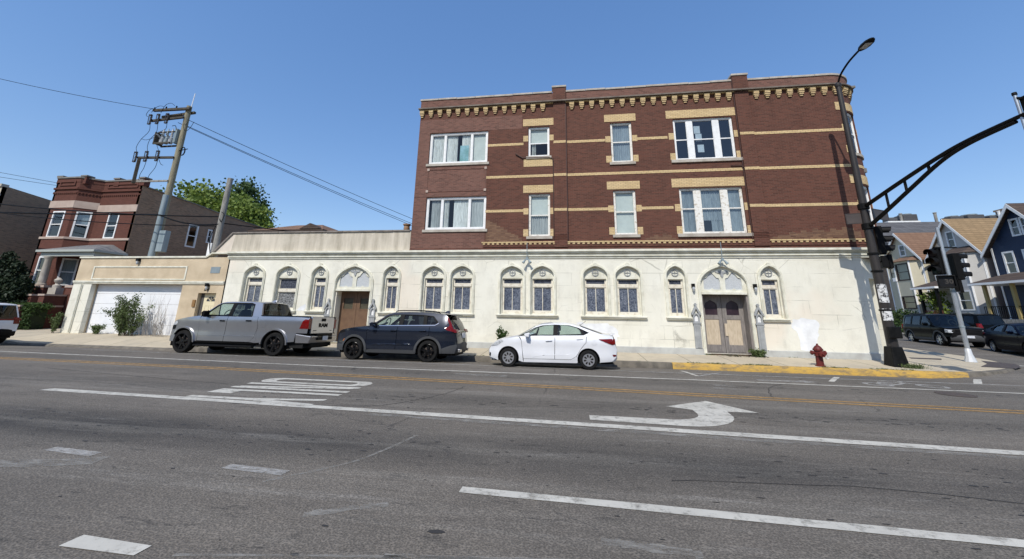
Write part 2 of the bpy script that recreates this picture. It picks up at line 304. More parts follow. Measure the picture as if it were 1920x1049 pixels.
# ------------------------------------------------------------------ helpers
def root_of(o):
    v = Vector((0, 0, 0))
    while o is not None: v += o.location; o = o.parent
    return v
def inside(p, poly):
    x, y = p; c = False; n = len(poly); j = n - 1
    for i in range(n):
        xi, yi = poly[i]; xj, yj = poly[j]
        if (yi > y) != (yj > y) and x < (xj - xi) * (y - yi) / (yj - yi) + xi: c = not c
        j = i
    return c
def cdt(outer, holes=(), step=None):
    """fill a 2-D outline with holes; step adds inner points so the sheet can be bent"""
    vs, es = [], []
    def loop(l):
        pts = []
        for i, a in enumerate(l):
            b = l[(i + 1) % len(l)]; pts.append(a)
            if step:
                n = int(sqrt((b[0] - a[0]) ** 2 + (b[1] - a[1]) ** 2) / step)
                for k in range(1, n + 1): pts.append((a[0] + (b[0] - a[0]) * k / (n + 1), a[1] + (b[1] - a[1]) * k / (n + 1)))
        s = len(vs); vs.extend(Vector(p) for p in pts)
        es.extend((s + i, s + (i + 1) % len(pts)) for i in range(len(pts)))
        return pts
    lo = loop(outer); lh = [loop(h) for h in holes]
    if step:
        x0 = min(p[0] for p in outer); x1 = max(p[0] for p in outer); y0 = min(p[1] for p in outer); y1 = max(p[1] for p in outer)
        nx = int((x1 - x0) / step); ny = int((y1 - y0) / step)
        for i in range(1, nx + 1):
            for j in range(1, ny + 1):
                p = (x0 + (x1 - x0) * i / (nx + 1) + .013 * step, y0 + (y1 - y0) * j / (ny + 1) + .007 * step)
                if inside(p, outer) and not any(inside(p, h) for h in holes): vs.append(Vector(p))
    r = delaunay_2d_cdt(vs, es, [], 0, 1e-5)
    v = [(p.x, p.y) for p in r[0]]; f = []
    for t in r[2]:
        c = (sum(v[i][0] for i in t) / 3, sum(v[i][1] for i in t) / 3)
        if inside(c, outer) and not any(inside(c, h) for h in holes):
            a, b, d = (v[i] for i in t)
            f.append(tuple(t) if (b[0] - a[0]) * (d[1] - a[1]) - (b[1] - a[1]) * (d[0] - a[0]) > 0 else tuple(reversed(t)))
    return v, f, lo, lh
def rect(x0, x1, z0, z1): return [(x0, z0), (x1, z0), (x1, z1), (x0, z1)]

class MB:
    """collects shapes for ONE mesh"""
    def __init__(s, fn=None): s.v = []; s.f = []; s.mi = []; s.fn = fn
    def add(s, vs, fs, m=0):
        n = len(s.v)
        s.v += [tuple(s.fn(*p)) if s.fn else tuple(p) for p in vs]
        s.f += [tuple(n + i for i in f) for f in fs]; s.mi += [m] * len(fs)
    def box(s, x0, x1, y0, y1, z0, z1, m=0):
        s.add([(x0, y0, z0), (x1, y0, z0), (x1, y1, z0), (x0, y1, z0), (x0, y0, z1), (x1, y0, z1), (x1, y1, z1), (x0, y1, z1)],
              [(0, 3, 2, 1), (4, 5, 6, 7), (0, 1, 5, 4), (1, 2, 6, 5), (2, 3, 7, 6), (3, 0, 4, 7)], m)
    def hexa(s, p, m=0):     # eight points: bottom four then top four, anticlockwise from above
        s.add(p, [(0, 3, 2, 1), (4, 5, 6, 7), (0, 1, 5, 4), (1, 2, 6, 5), (2, 3, 7, 6), (3, 0, 4, 7)], m)
    def quad(s, p, m=0): s.add(p, [tuple(range(len(p)))], m)
    def slab(s, outer, y0, y1=None, holes=(), m=0, step=None, mside=None):
        """a plate in the x-z plane, front at y0 (towards -y), back at y1; holes get reveals"""
        v, f, lo, lh = cdt(outer, holes, step)
        s.add([(a, y0, b) for a, b in v], f, m)
        if y1 is not None:
            area = lambda l: sum(l[i][0] * l[(i + 1) % len(l)][1] - l[(i + 1) % len(l)][0] * l[i][1] for i in range(len(l)))
            for k, l in enumerate([lo] + lh):
                n = len(l); fw = (area(l) > 0) == (k == 0)
                s.add([(a, y0, b) for a, b in l] + [(a, y1, b) for a, b in l],
                      [((i, n + i, n + (i + 1) % n, (i + 1) % n) if fw else ((i + 1) % n, n + (i + 1) % n, n + i, i)) for i in range(n)], m if mside is None else mside)
    def plate(s, outer, z, m=0, step=None, holes=()):     # lies flat: outline in x-y
        v, f, lo, lh = cdt(outer, holes, step)
        s.add([(a, b, z(a, b) if callable(z) else z) for a, b in v], f, m)
    def tube(s, pts, r, n=8, m=0, cap=True):
        pts = [Vector(p) for p in pts]; k = len(pts); rs = r if isinstance(r, (list, tuple)) else [r] * k
        vs = []; up = None
        for i, p in enumerate(pts):
            t = (pts[min(i + 1, k - 1)] - pts[max(i - 1, 0)]).normalized()
            a = up if up is not None else (Vector((0, 0, 1)) if abs(t.z) < .9 else Vector((1, 0, 0)))
            a = (a - t * a.dot(t)).normalized(); up = a; b = t.cross(a)
            vs += [p + (a * cos(2 * pi * j / n) + b * sin(2 * pi * j / n)) * rs[i] for j in range(n)]
        fs = [(i * n + j, i * n + (j + 1) % n, (i + 1) * n + (j + 1) % n, (i + 1) * n + j) for i in range(k - 1) for j in range(n)]
        if cap: fs += [tuple(reversed(range(n))), tuple(range((k - 1) * n, k * n))]
        s.add(vs, fs, m)
    def lathe(s, prof, c=(0, 0, 0), n=16, m=0, axis='z', cap=True):
        vs = []
        for r, h in prof:
            for j in range(n):
                a = 2 * pi * j / n; p = (r * cos(a), r * sin(a), h)
                if axis == 'y': p = (p[0], p[2], p[1])
                if axis == 'x': p = (p[2], p[0], p[1])
                vs.append((c[0] + p[0], c[1] + p[1], c[2] + p[2]))
        k = len(prof)
        fs = [(i * n + j, i * n + (j + 1) % n, (i + 1) * n + (j + 1) % n, (i + 1) * n + j) for i in range(k - 1) for j in range(n)]
        if cap: fs += [tuple(reversed(range(n))), tuple(range((k - 1) * n, k * n))]
        s.add(vs, fs, m)
    def build(s, name, mat, parent=None, smooth=None, bevel=0, local=False):
        me = bpy.data.meshes.new(name)
        off = Vector((0, 0, 0)) if local or parent is None else root_of(parent)
        me.from_pydata([(a - off.x, b - off.y, c - off.z) for a, b, c in s.v], [], s.f)
        for q in (mat if isinstance(mat, (list, tuple)) else [mat]): me.materials.append(M[q] if isinstance(q, str) else q)
        me.polygons.foreach_set('material_index', s.mi)
        bm = bmesh.new(); bm.from_mesh(me); bmesh.ops.remove_doubles(bm, verts=bm.verts, dist=1e-4)
        bmesh.ops.recalc_face_normals(bm, faces=bm.faces) if smooth == 'fix' else None
        bm.to_mesh(me); bm.free()
        if smooth:
            me.polygons.foreach_set('use_smooth', [True] * len(me.polygons))
            me.set_sharp_from_angle(angle=radians(smooth if isinstance(smooth, (int, float)) else 35))
        o = bpy.data.objects.new(name, me); COL.objects.link(o)
        if parent: o.parent = parent
        if bevel:
            b = o.modifiers.new('bevel', 'BEVEL'); b.width = bevel; b.segments = 2; b.limit_method = 'ANGLE'; b.angle_limit = radians(40)
        return o
def tag(o, label=None, cat=None, group=None, kind=None):
    if label: o['label'] = label
    if cat: o['category'] = cat
    if group: o['group'] = group
    if kind: o['kind'] = kind
    return o
def thing(name, loc, label, cat, group=None, rz=0):
    o = bpy.data.objects.new(name, None); COL.objects.link(o); o.location = loc; o.rotation_euler = (0, 0, rz)
    o.empty_display_size = .3
    return tag(o, label, cat, group)
def struct(name, mb, mat, **kw): return tag(mb.build(name, mat, **kw), kind='structure')
def copy_tree(o, parent=None):
    c = o.copy(); COL.objects.link(c)
    if parent: c.parent = parent
    for ch in list(o.children): copy_tree(ch, c)
    return c
def curve(pts, n=10):
    """smooth line through points"""
    P = [Vector(p) for p in pts]; out = []
    for i in range(len(P) - 1):
        a, b, c, d = P[max(i - 1, 0)], P[i], P[i + 1], P[min(i + 2, len(P) - 1)]
        for k in range(n):
            t = k / n; out.append(.5 * (2 * b + (c - a) * t + (2 * a - 5 * b + 4 * c - d) * t * t + (3 * b - a - 3 * c + d) * t ** 3))
    return out + [P[-1]]
def sag(a, b, s, n=14):
    a, b = Vector(a), Vector(b)
    return [a.lerp(b, i / n) - Vector((0, 0, s * 4 * (i / n) * (1 - i / n))) for i in range(n + 1)]
def text_mesh(txt, size, depth=.004, bold=False):
    cu = bpy.data.curves.new('lettering', 'FONT'); cu.body = txt; cu.size = size; cu.extrude = depth; cu.align_x = 'CENTER'; cu.align_y = 'CENTER'
    if bold: cu.offset = size * .035
    cu.resolution_u = 2
    o = bpy.data.objects.new('lettering', cu); COL.objects.link(o)
    dg = bpy.context.evaluated_depsgraph_get(); me = bpy.data.meshes.new_from_object(o.evaluated_get(dg))
    bpy.data.objects.remove(o); bpy.data.curves.remove(cu)
    return me
def add_text(mb, txt, size, fn, depth=.004, bold=False, m=0, sx=1.):
    me = text_mesh(txt, size, depth, bold)
    mb.add([fn(v.co.x * sx, v.co.y, v.co.z) for v in me.vertices], [tuple(p.vertices) for p in me.polygons], m)
    bpy.data.meshes.remove(me)
# ------------------------------------------------------------------ ground, road, pavements
YK = 15.2                                   # kerb line
def clampf(x, a, b): return max(a, min(b, x))
def zroad(x, y):
    z = 0.
    for (ya, za), (yb, zb) in (((12.3, 0), (13.3, -.006)), ((13.3, -.006), (14.1, -.05)), ((14.1, -.05), (15.2, -.165))):
        if y > ya: z = za + (zb - za) * clampf((y - ya) / (yb - ya), 0, 1)
    if x > 11.5:                            # mouth of the cross street: no gutter, rising gently
        t = clampf((x - 11.5) / 3.5, 0, 1); z = z * (1 - t) + t * clampf((y - 14.5) * .032, 0, .42)
    return z
def zwalk(x, y):
    z = .035 + clampf((y - 15.2) / 2.4, 0, 1) * .115
    z += clampf((-14 - x) / 7, 0, 1) * .12 * clampf((y - 15.2) / 2.4, 0, 1)
    d = clampf((x + 26.2) / .8, 0, 1) * clampf((-16.0 - x) / .8, 0, 1)
    z -= d * .13 * (1 - clampf((y - 15.2) / 1.0, 0, 1))
    z += clampf((y - 18.) * .03, 0, .28)
    if x > 12: z = max(z, zroad(14.9, y) + .06 * clampf((x - 12) / 2, 0, 1))
    return z
g = MB(); g.plate([(-2500, -2500), (2500, -2500), (2500, 2500), (-2500, 2500)], -.3)
struct('ground', g, 'earth')
g = MB()
xs = [-160, -60, -30] + [-28 + i * 1.0 for i in range(39)] + [11.5 + .5 * i for i in range(8)] + [16, 18, 22, 30, 60, 160]
ys = [-20, -8, 0, 4, 8, 12.3, 13.3, 14.1, 14.6, 15.2]
nx = len(xs)
g.add([(x, y, zroad(x, y)) for y in ys for x in xs], [(j * nx + i, j * nx + i + 1, (j + 1) * nx + i + 1, (j + 1) * nx + i) for j in range(len(ys) - 1) for i in range(nx - 1)])
struct('road', g, 'asphalt', smooth=30)
g = MB()
xs = [11.5, 12.5, 13.5, 14.5, 16, 18, 20, 22, 24, 26, 28]; ys = [15.2, 16, 17, 18, 19, 20, 22, 24, 26, 28, 32, 40, 60, 110]; nx = len(xs)
g.add([(x, y, zroad(max(x, 15.), y) if y > 15.3 else zroad(x, y)) for y in ys for x in xs], [(j * nx + i, j * nx + i + 1, (j + 1) * nx + i + 1, (j + 1) * nx + i) for j in range(len(ys) - 1) for i in range(nx - 1)])
struct('cross_street', g, 'asphalt', smooth=30)
# pavement on the building side, with the rounded street corner
arc = [(11.9 + 4.7 * sin(a), 19.9 - 4.7 * cos(a)) for a in [pi / 2 * i / 10 for i in range(11)]]
edge = [(-70, YK)] + arc + [(16.6, 110)]
def off_path(path, d):
    out = []
    for i, p in enumerate(path):
        a = path[max(i - 1, 0)]; b = path[min(i + 1, len(path) - 1)]
        t = Vector((b[0] - a[0], b[1] - a[1])).normalized(); out.append((p[0] - t.y * d, p[1] + t.x * d))
    return out
g = MB(); inner = off_path(edge, .15)
out = [(-70, YK + .15)] + inner[1:] + [(11.0, 110), (11.0, 18.6), (-12, 18.2), (-26.7, 18.2), (-26.7, 24.5), (-70, 24.5)]
g.plate(out, lambda x, y: zwalk(x, y), step=.85)
struct('pavement', g, 'pave', smooth=30)
def kerb_piece(name, mat, x0, x1, path=None):
    g = MB(); pts = []
    if path is None:
        n = max(2, int((x1 - x0) / .9)); pts = [(x0 + (x1 - x0) * i / n, YK) for i in range(n + 1)]
    else: pts = path
    bk = off_path(pts, .16); k = len(pts); rows = []
    for (x, y), (a, b) in zip(pts, bk):
        zt = zwalk(x, y) + random.uniform(-.004, .004); zb = zroad(x, y) - .02
        dx, dy = (a - x) / .16, (b - y) / .16
        rows += [(x - dx * .02, y - dy * .02, zb), (x, y, zt - .03), (x + dx * .03, y + dy * .03, zt + .002), (a, b, zwalk(a, b) + .004)]
    g.add(rows, [(i * 4 + j, (i + 1) * 4 + j, (i + 1) * 4 + j + 1, i * 4 + j + 1) for i in range(k - 1) for j in range(3)])
    return struct(name, g, mat, smooth=40)
kerb_piece('kerb', 'kerb', -70, 3.55)
kerb_piece('painted_kerb', 'kerb_y', 0, 0, [(3.56 + (11.9 - 3.56) * i / 10, YK) for i in range(11)] + arc[1:2])
kerb_piece('corner_kerb', 'kerb', 0, 0, arc[1:] + [(16.6, y) for y in (21, 23, 26, 30, 40, 60, 110)])
# far side of the cross street
g = MB(); g.plate([(27.6, 14), (33, 14), (33, 110), (27.6, 110)], lambda x, y: .55 if y > 22 else .35 + .025 * (y - 14), step=3); struct('far_pavement', g, 'pave_dark')
g = MB()
for i in range(24):
    y = 14 + i * 4; z0, z1 = [(.35 + .025 * (t - 14)) if t <= 22 else .55 for t in (y, y + 4)]
    g.add([(27.5, y, -.1), (27.5, y + 4, -.1), (27.5, y + 4, z1 - .01), (27.5, y, z0 - .01), (27.62, y + 4, z1 + .004), (27.62, y, z0 + .004)], [(0, 3, 2, 1), (3, 5, 4, 2)])
struct('far_kerb', g, 'kerb')
g = MB(); g.plate([(33, 14), (120, 14), (120, 130), (33, 130)], .5, step=None); struct('yard', g, 'earth')
# ---- road markings: thin painted sheets
def mark(name, polys, mat, z=.005, step=.5, holes=()):
    g = MB()
    for p in polys: g.plate(p, lambda x, y: (zroad(x, y) if x < 11.5 or y < 15.2 else zroad(max(x, 15.), y)) + z, step=step, holes=holes)
    return struct(name, g, mat)
def line(p, q, w, j=.0):
    a, b = Vector(p), Vector(q); t = (b - a).normalized(); n = Vector((-t.y, t.x)) * w / 2; L = (b - a).length; k = max(1, int(L / .45))
    up, dn = [], []
    for i in range(k + 1):
        c = a.lerp(b, i / k); up.append(tuple(c + n * (1 + random.uniform(-j, j)))); dn.append(tuple(c - n * (1 + random.uniform(-j, j))))
    return dn + up[::-1]
mark('turn_lane_line', [line((-10.45, 6.96), (-3.3, 6.74), .2, .06), line((-3.3, 6.74), (14, 6.2), .2, .06), line((14, 6.2), (40, 5.6), .2)], 'paint_w')
mark('ghost_lane_line', [line((-3.3, 6.52), (9, 6.14), .13, .35)], 'paint_faint', .004)
mark('parking_lane_line', [line((-1.06, 4.09), (3.4, 3.98), .13, .10), line((3.4, 3.98), (9, 3.85), .13)], 'paint_w')
for k, (p, q, a) in enumerate((((-6.08, 4.25), (-5.36, 4.19), 0), ((-3.66, 4.17), (-2.93, 4.13), 0), ((-3.57, 2.77), (-2.95, 2.755), 1))):
    mark('lane_dash', [line(p, q, .13, .12)], 'paint_w' if a else 'paint_worn')
mark('centre_line', [line((-60, 11.6), (-10, 10.42), .11, .1), line((-10, 10.42), (4, 9.55), .11, .1), line((4, 9.55), (40, 7.9), .11, .1)], 'paint_y')
mark('centre_line', [line((-60, 11.35), (-10, 10.18), .11, .1), line((-10, 10.18), (4, 9.31), .11, .1), line((4, 9.31), (40, 7.66), .11, .1)], 'paint_y')
mark('bike_lane_line', [line((-50, 12.3), (-21, 11.95), .1, .3), line((-21, 11.95), (-7, 11.5), .11, .12), line((-7, 11.5), (3.2, 11.65), .11, .1), line((3.2, 11.65), (40, 11.2), .11, .1)], 'paint_w')
mark('bike_lane_line', [line((-19, 13.35), (-7.5, 13.0), .09, .3), line((-7.5, 13.), (1.5, 12.95), .1, .2), line((1.5, 12.95), (30, 12.85), .1, .15)], 'paint_worn')
mark('bay_mark', [line((3.42, 13.6), (3.56, 12.4), .11, .1)], 'paint_w'); mark('bay_mark', [line((3.62, 12.45), (4.5, 13.35), .11, .1)], 'paint_worn')
mark('bay_mark', [line((6.93, 12.3), (7.72, 13.38), .13, .1)], 'paint_w'); mark('bay_mark', [line((10.85, 12.9), (12.35, 14.65), .16, .1)], 'paint_w')
mark('stop_line', [line((15.9, 17.55), (30, 16.2), .16, .05)], 'paint_w')
mark('stop_line', [line((17.6, 15.8), (30, 14.6), .16, .05)], 'paint_worn')
# bicycle emblem, far right
g_ = []
for cx in (7.95, 9.2):
    ring = [(cx + .33 * cos(t), 12.15 + .30 * sin(t)) for t in [2 * pi * i / 20 for i in range(20)]]
    g_.append((ring, [(cx + .22 * cos(t), 12.15 + .19 * sin(t)) for t in [2 * pi * i / 20 for i in range(20)]]))
g = MB()
for r_, h_ in g_: g.plate(r_, lambda x, y: zroad(x, y) + .005, holes=[h_])
for p, q in (((7.95, 12.15), (8.45, 12.2)), ((8.45, 12.2), (8.9, 12.62)), ((8.9, 12.62), (8.3, 12.62)), ((8.3, 12.62), (7.95, 12.15)), ((8.9, 12.62), (9.2, 12.15)), ((8.3, 12.6), (8.45, 12.2)), ((8.85, 12.7), (9.0, 12.95))):
    g.plate(line(p, q, .09), lambda x, y: zroad(x, y) + .0055)
struct('bicycle_marking', g, 'paint_worn')
mark('bike_arrow', [[(5.0, 12.0), (6.1, 12.02), (6.1, 11.9), (6.5, 12.12), (6.1, 12.34), (6.1, 12.2), (5.0, 12.16)]], 'paint_worn')
# left-turn arrow
stem = [(.29, 6.93), (1.75, 6.86)] + [(1.75 + .98 * sin(t), 7.84 - .98 * cos(t)) for t in [pi / 2 * i / 8 for i in range(1, 9)]]
inn = [(2.16 - .0, 8.02)] + [(1.62 + .54 * cos(t), 7.74 - .50 * sin(t)) for t in [pi / 2 * i / 6 for i in range(0, 7)]] + [(.29, 7.22)]
mark('turn_arrow', [stem + [(2.74, 8.0), (3.28, 8.03), (2.66, 8.88), (1.74, 8.2)] + inn], 'paint_w')
# ONLY, read by drivers heading right
def only(x0, x1):
    L = []
    rr = lambda a, b, c, d, r: [(a + r + r * cos(t), c + r + r * sin(t)) for t in [pi + pi / 2 * i / 4 for i in range(5)]] + [(b - r + r * cos(t), c + r + r * sin(t)) for t in [1.5 * pi + pi / 2 * i / 4 for i in range(5)]] + [(b - r + r * cos(t), d - r + r * sin(t)) for t in [pi / 2 * i / 4 for i in range(5)]] + [(a + r + r * cos(t), d - r + r * sin(t)) for t in [pi / 2 + pi / 2 * i / 4 for i in range(5)]]
    L.append(('o', rr(x0, x1, 8.68, 9.28, .28), rr(x0 + .35, x1 - .35, 8.83, 9.13, .13)))
    L.append(('n', line((x0, 8.50), (x1, 8.50), .15), None)); L.append(('n', line((x0, 8.05), (x1, 8.05), .15), None)); L.append(('n', line((x1 - .1, 8.44), (x0 + .1, 8.11), .14), None))
    L.append(('l', line((x0, 7.75), (x1, 7.75), .15), None)); L.append(('l', rect(x0, x0 + .55, 7.42, 7.67), None))
    L.append(('y', line((x0, 7.05), (x0 + 1.25, 7.05), .15), None)); L.append(('y', line((x0 + 1.2, 7.05), (x1, 7.27), .15), None)); L.append(('y', line((x0 + 1.2, 7.05), (x1, 6.86), .15), None))
    return L
g = MB()
for i, (_, o_, h_) in enumerate(only(-7.25, -4.55)): g.plate(o_, .005 + .0003 * i, holes=[h_] if h_ else ())
struct('only_marking', g, 'paint_w')
for (p, q, wd) in (((-7.3, 3.35), (-5.1, 4.05), .22), ((-3.3, 2.55), (4.0, 3.0), .10), ((-3.2, 2.3), (3.5, 2.75), .08)):
    mark('worn_line', [line(p, q, wd, .5)], 'paint_faint', .0035)
for (x, y, w_, h_) in ((-3.2, 11.05, 1.5, .3), (3.3, 10.5, .55, .28), (3.5, 10.95, .45, .25)):
    mark('worn_patch', [line((x, y), (x + w_, y - .05), h_, .2)], 'paint_faint', .0035)
# oil drips, tar seals and scuffs in the lanes
rnd_ = random.Random(77)
M['oil'] = worn('oil_stain', (.020, .019, .018), 9, .44, .62) if False else plain('oil_stain', (.030, .028, .026), .7, spec=.5)
g = MB()
def spot(x, y, r_):
    n = 9; k = rnd_.uniform(1.3, 3.2); g.plate([(x + r_ * k * cos(2 * pi * i / n) * rnd_.uniform(.6, 1.1), y + r_ * sin(2 * pi * i / n) * rnd_.uniform(.6, 1.1)) for i in range(n)], lambda a, b: zroad(a, b) + .0025 + rnd_.uniform(0, .0004))
for _ in range(150): spot(rnd_.uniform(-6, 14), rnd_.gauss(7.75, .22), rnd_.choice((.012, .018, .03)))
for _ in range(170): spot(rnd_.uniform(-9, 9), rnd_.gauss(5.2, .35), rnd_.choice((.010, .014, .02)))
for _ in range(60): spot(rnd_.uniform(-6, 6), rnd_.uniform(2.2, 4.6), rnd_.choice((.006, .01, .014)))
for _ in range(70): spot(rnd_.uniform(-12, 14), rnd_.gauss(11.0, .3), rnd_.choice((.015, .025, .04)))
for (x, y, r_) in ((-1.05, 3.35, .035), (-1.9, 2.9, .02), (.4, 2.9, .018), (3.0, 4.02, .03), (1.2, 3.0, .015), (-.2, 2.45, .03)): spot(x, y, r_)
tag(g.build('oil_spots', 'oil'), kind='structure')
g = MB()
def seal(pts, w_):
    p = curve([(x, y, 0) for x, y in pts], 6); p = [Vector((q.x + rnd_.uniform(-.03, .03), q.y + rnd_.uniform(-.02, .02))) for q in p]
    for a, b in zip(p, p[1:]): g.plate(line(tuple(a), tuple(b), w_ * rnd_.uniform(.6, 1.2)), lambda x, y: zroad(x, y) + .0032)
seal([(-6.0, 6.7), (-3.9, 6.95), (-3.2, 7.3), (-2.6, 8.4), (-2.4, 9.3)], .02); seal([(4.2, 9.5), (4.6, 10.6), (5.4, 11.6), (6.4, 12.6)], .02); seal([(-14, 9.2), (-10, 8.6), (-7.6, 8.3)], .018); seal([(1.0, 4.7), (3.2, 4.9), (5.4, 4.6), (8.2, 5.0)], .016)
tag(g.build('tar_seams', 'oil'), kind='structure')
for (pts, wd) in (([(-1.3, 3.0), (0.2, 3.12), (1.6, 3.05), (3.0, 2.8)], .05), ([(-2.7, 2.75), (-1.2, 3.0), (.4, 3.2), (2.0, 3.15)], .03), ([(-2.2, 3.4), (-1.6, 3.7)], .09), ([(.2, 3.45), (.9, 3.4)], .10), ([(-3.0, 3.9), (-2.4, 4.6), (-2.1, 5.6)], .05)):
    p = curve([(x, y, 0) for x, y in pts], 8); mark('scuff', [line((a.x, a.y), (b.x, b.y), wd, .4) for a, b in zip(p, p[1:])], 'paint_faint', .003)
def disc(name, x, y, r, label, cat, z=None, mat='iron'):
    g = MB(); zz = z if z is not None else zroad(x, y) + .004
    g.lathe([(r, zz), (r, zz + .006), (r * .9, zz + .007), (r * .88, zz + .003), (r * .6, zz + .003), (r * .58, zz + .007), (r * .3, zz + .007), (r * .28, zz + .003), (.01, zz + .003)], (x, y, 0), 28)
    return tag(g.build(name, mat), label, cat)
disc('manhole_cover', 8.75, 11.0, .34, 'round iron manhole cover in the road just beyond the white bike lane line', 'manhole cover')
g = MB(); pl = [(14.1, 16.5), (14.9, 16.25), (15.6, 16.8), (16.15, 17.6), (15.7, 18.3), (15.1, 17.4)]
g.plate(pl, lambda x, y: zwalk(x, y) + .008, step=.4)
tag(g.build('tactile_paving', 'iron'), 'dark iron tactile plate set in the corner kerb ramp', 'tactile paving')
g = MB(); g.plate([(13.4, 18.4), (14.3, 18.2), (14.6, 18.6), (13.6, 18.8)], lambda x, y: zwalk(x, y) + .008)
tag(g.build('pavement_hatch', 'iron'), 'flat iron hatch in the corner pavement left of the silver signal pole', 'hatch')
# ------------------------------------------------------------------ the corner building
YF = 17.62; UC = 11.95; RC = 1.35
def wallfn(u, d, z):
    if u <= UC: return (u, YF + d, z)
    a = (u - UC) / RC
    if a <= pi / 2: return (UC + (RC - d) * sin(a), YF + RC - (RC - d) * cos(a), z)
    return (UC + RC - d, YF + RC + (u - UC - RC * pi / 2), z)
def chamfn(u, d, z):                         # street level: the corner is cut off at an angle
    u0, L, c = 11.8, 1.95, cos(radians(41)); s_ = sin(radians(41))
    if u <= u0: return (u, YF + d, z)
    if u <= u0 + L: return (u0 + (u - u0) * c + d * -s_, YF + (u - u0) * s_ + d * c, z)
    return (u0 + L * c - d, YF + L * s_ + (u - u0 - L), z)
B = thing('corner_building', (2, 17.62, .15), 'three storey dark red brick corner building with a cream painted ground floor of arched windows', 'building')
# --- window data
UPW = []        # (u0,u1,z0,z1) openings in brick
triples = [(-6.99, -3.93, 8.93, 10.64), (-6.94, -3.91, 5.52, 7.17)]
doubles = [(-1.88, -.84, 9.12, 10.70), (-1.84, -.83, 5.14, 7.20), (2.10, 3.09, 8.66, 10.70), (2.09, 3.08, 5.17, 7.26)]
bays = [(5.0, 7.62, 8.66, 10.72), (5.0, 7.66, 5.18, 7.28)]
curved = [(12.42, 13.36, 8.72, 10.72), (12.42, 13.36, 5.2, 7.25)]
UPW = triples + doubles + bays + curved
g = MB(wallfn)
g.slab(rect(-7.6, 15.6, 4.48, 12.42), 0, .14, holes=[rect(*h) for h in UPW], step=.28)
g.box(-7.6, -7.45, .14, 9, 4.4, 12.4); 
g.v = [(x, min(y, 26), z) for x, y, z in g.v]
brickwall = g.build('brick_wall', 'brick', B)
# weathered lighter brickwork on the left end and in the parapet
g = MB(wallfn); g.slab(rect(-7.6, -3.93, 7.2, 8.92), -.004, m=0); g.slab(rect(-7.6, -7.0, 8.92, 10.66), -.004); g.slab(rect(-7.6, -2.2, 10.66, 11.4), -.004); g.slab(rect(-7.6, -6.95, 4.6, 7.18), -.004); g.slab(rect(-6.95, -3.93, 4.6, 5.50), -.004)
g.build('weathered_brickwork', 'brick_l', B)
def stepped(pts, d=-.003):
    g = MB(wallfn); g.slab(pts, d); g.build('patched_brickwork', 'brick_tan', B)
def ragged_patch(x0, x1, zlo, tops):
    n = len(tops); w_ = (x1 - x0) / n; up = []
    for i, z in enumerate(tops): up += [(x0 + i * w_, z), (x0 + (i + 1) * w_ - .001, z)]
    stepped([(x0, zlo), (x1 - .001, zlo)] + up[::-1])
ragged_patch(-3.88, -2.15, 4.92, [5.95, 5.88, 5.82, 5.68, 5.6, 5.48, 5.34, 5.27, 5.2, 5.07])
ragged_patch(8.6, 12.0, 4.92, [5.0, 5.07, 5.07, 5.2, 5.14, 5.27, 5.2, 5.34, 5.27, 5.2, 5.34, 5.27, 5.4, 5.34, 5.2])
ragged_patch(3.4, 4.7, 4.92, [5.0, 5.07, 5.14, 5.07, 5.2, 5.14, 5.0])
g = MB(wallfn); g.slab(rect(-7.62, 14.3, 12.06, 12.52), -.02, .25, step=.3)
g.build('parapet', 'brick_l', B)
g = MB(wallfn)
for a, b in ((-7.66, -.68), (0, 7.82), (8.5, 14.3)):
    g = MB(wallfn); n = int((b - a) / .9)
    for i in range(n):
        u0, u1 = a + (b - a) * i / n, a + (b - a) * (i + 1) / n - .012; dz = random.uniform(-.012, .012)
        k = 1 if u1 < UC else 5
        for q in range(k): g.box(u0 + (u1 - u0) * q / k, u0 + (u1 - u0) * (q + 1) / k, -.06, .3, 12.52 + dz, 12.62 + dz)
    g.build('coping', 'limestone', B, bevel=.012)
g = MB(); g.box(-7.45, 13.2, 17.9, 26, 12.0, 12.1); g.box(-7.5, 13.2, 25.8, 26, 0, 12.2); g.box(-7.5, 13., 17.9, 26, 4.3, 4.45); g.box(-7.5, 13., 18, 26, 7.9, 8.1); g.box(3.6, 3.7, 18.2, 26, 4.4, 12); g.box(-17.3, -7.4, 17.85, 26, 4.3, 4.36); g.box(-17.4, -17.3, 17.7, 26, .1, 4.36); g.box(-17.4, -7.4, 25.8, 26, .1, 4.3)
g.box(13.0, 13.3, 20.5, 26, 0, 4.4)
g.build('roof', 'pave_dark', B)
for a, b in ((-.63, -.04), (7.85, 8.46)):
    g = MB(wallfn); g.box(a, b, -.07, .0, 4.6, 11.95); g.box(a - .03, b + .03, -.09, .27, 12.0, 12.78)
    g.box(a, b, -.085, -.07, 4.62, 4.66)
    for i in range(4): g.box(a + .0, b, -.085, -.07, 4.98 + i * .07, 5.01 + i * .07)
    p = g.build('pilaster', 'brick', B); c = MB(wallfn); c.box(a - .07, b + .07, -.13, .32, 12.78, 12.88); c.build('coping', 'limestone', p, bevel=.012)
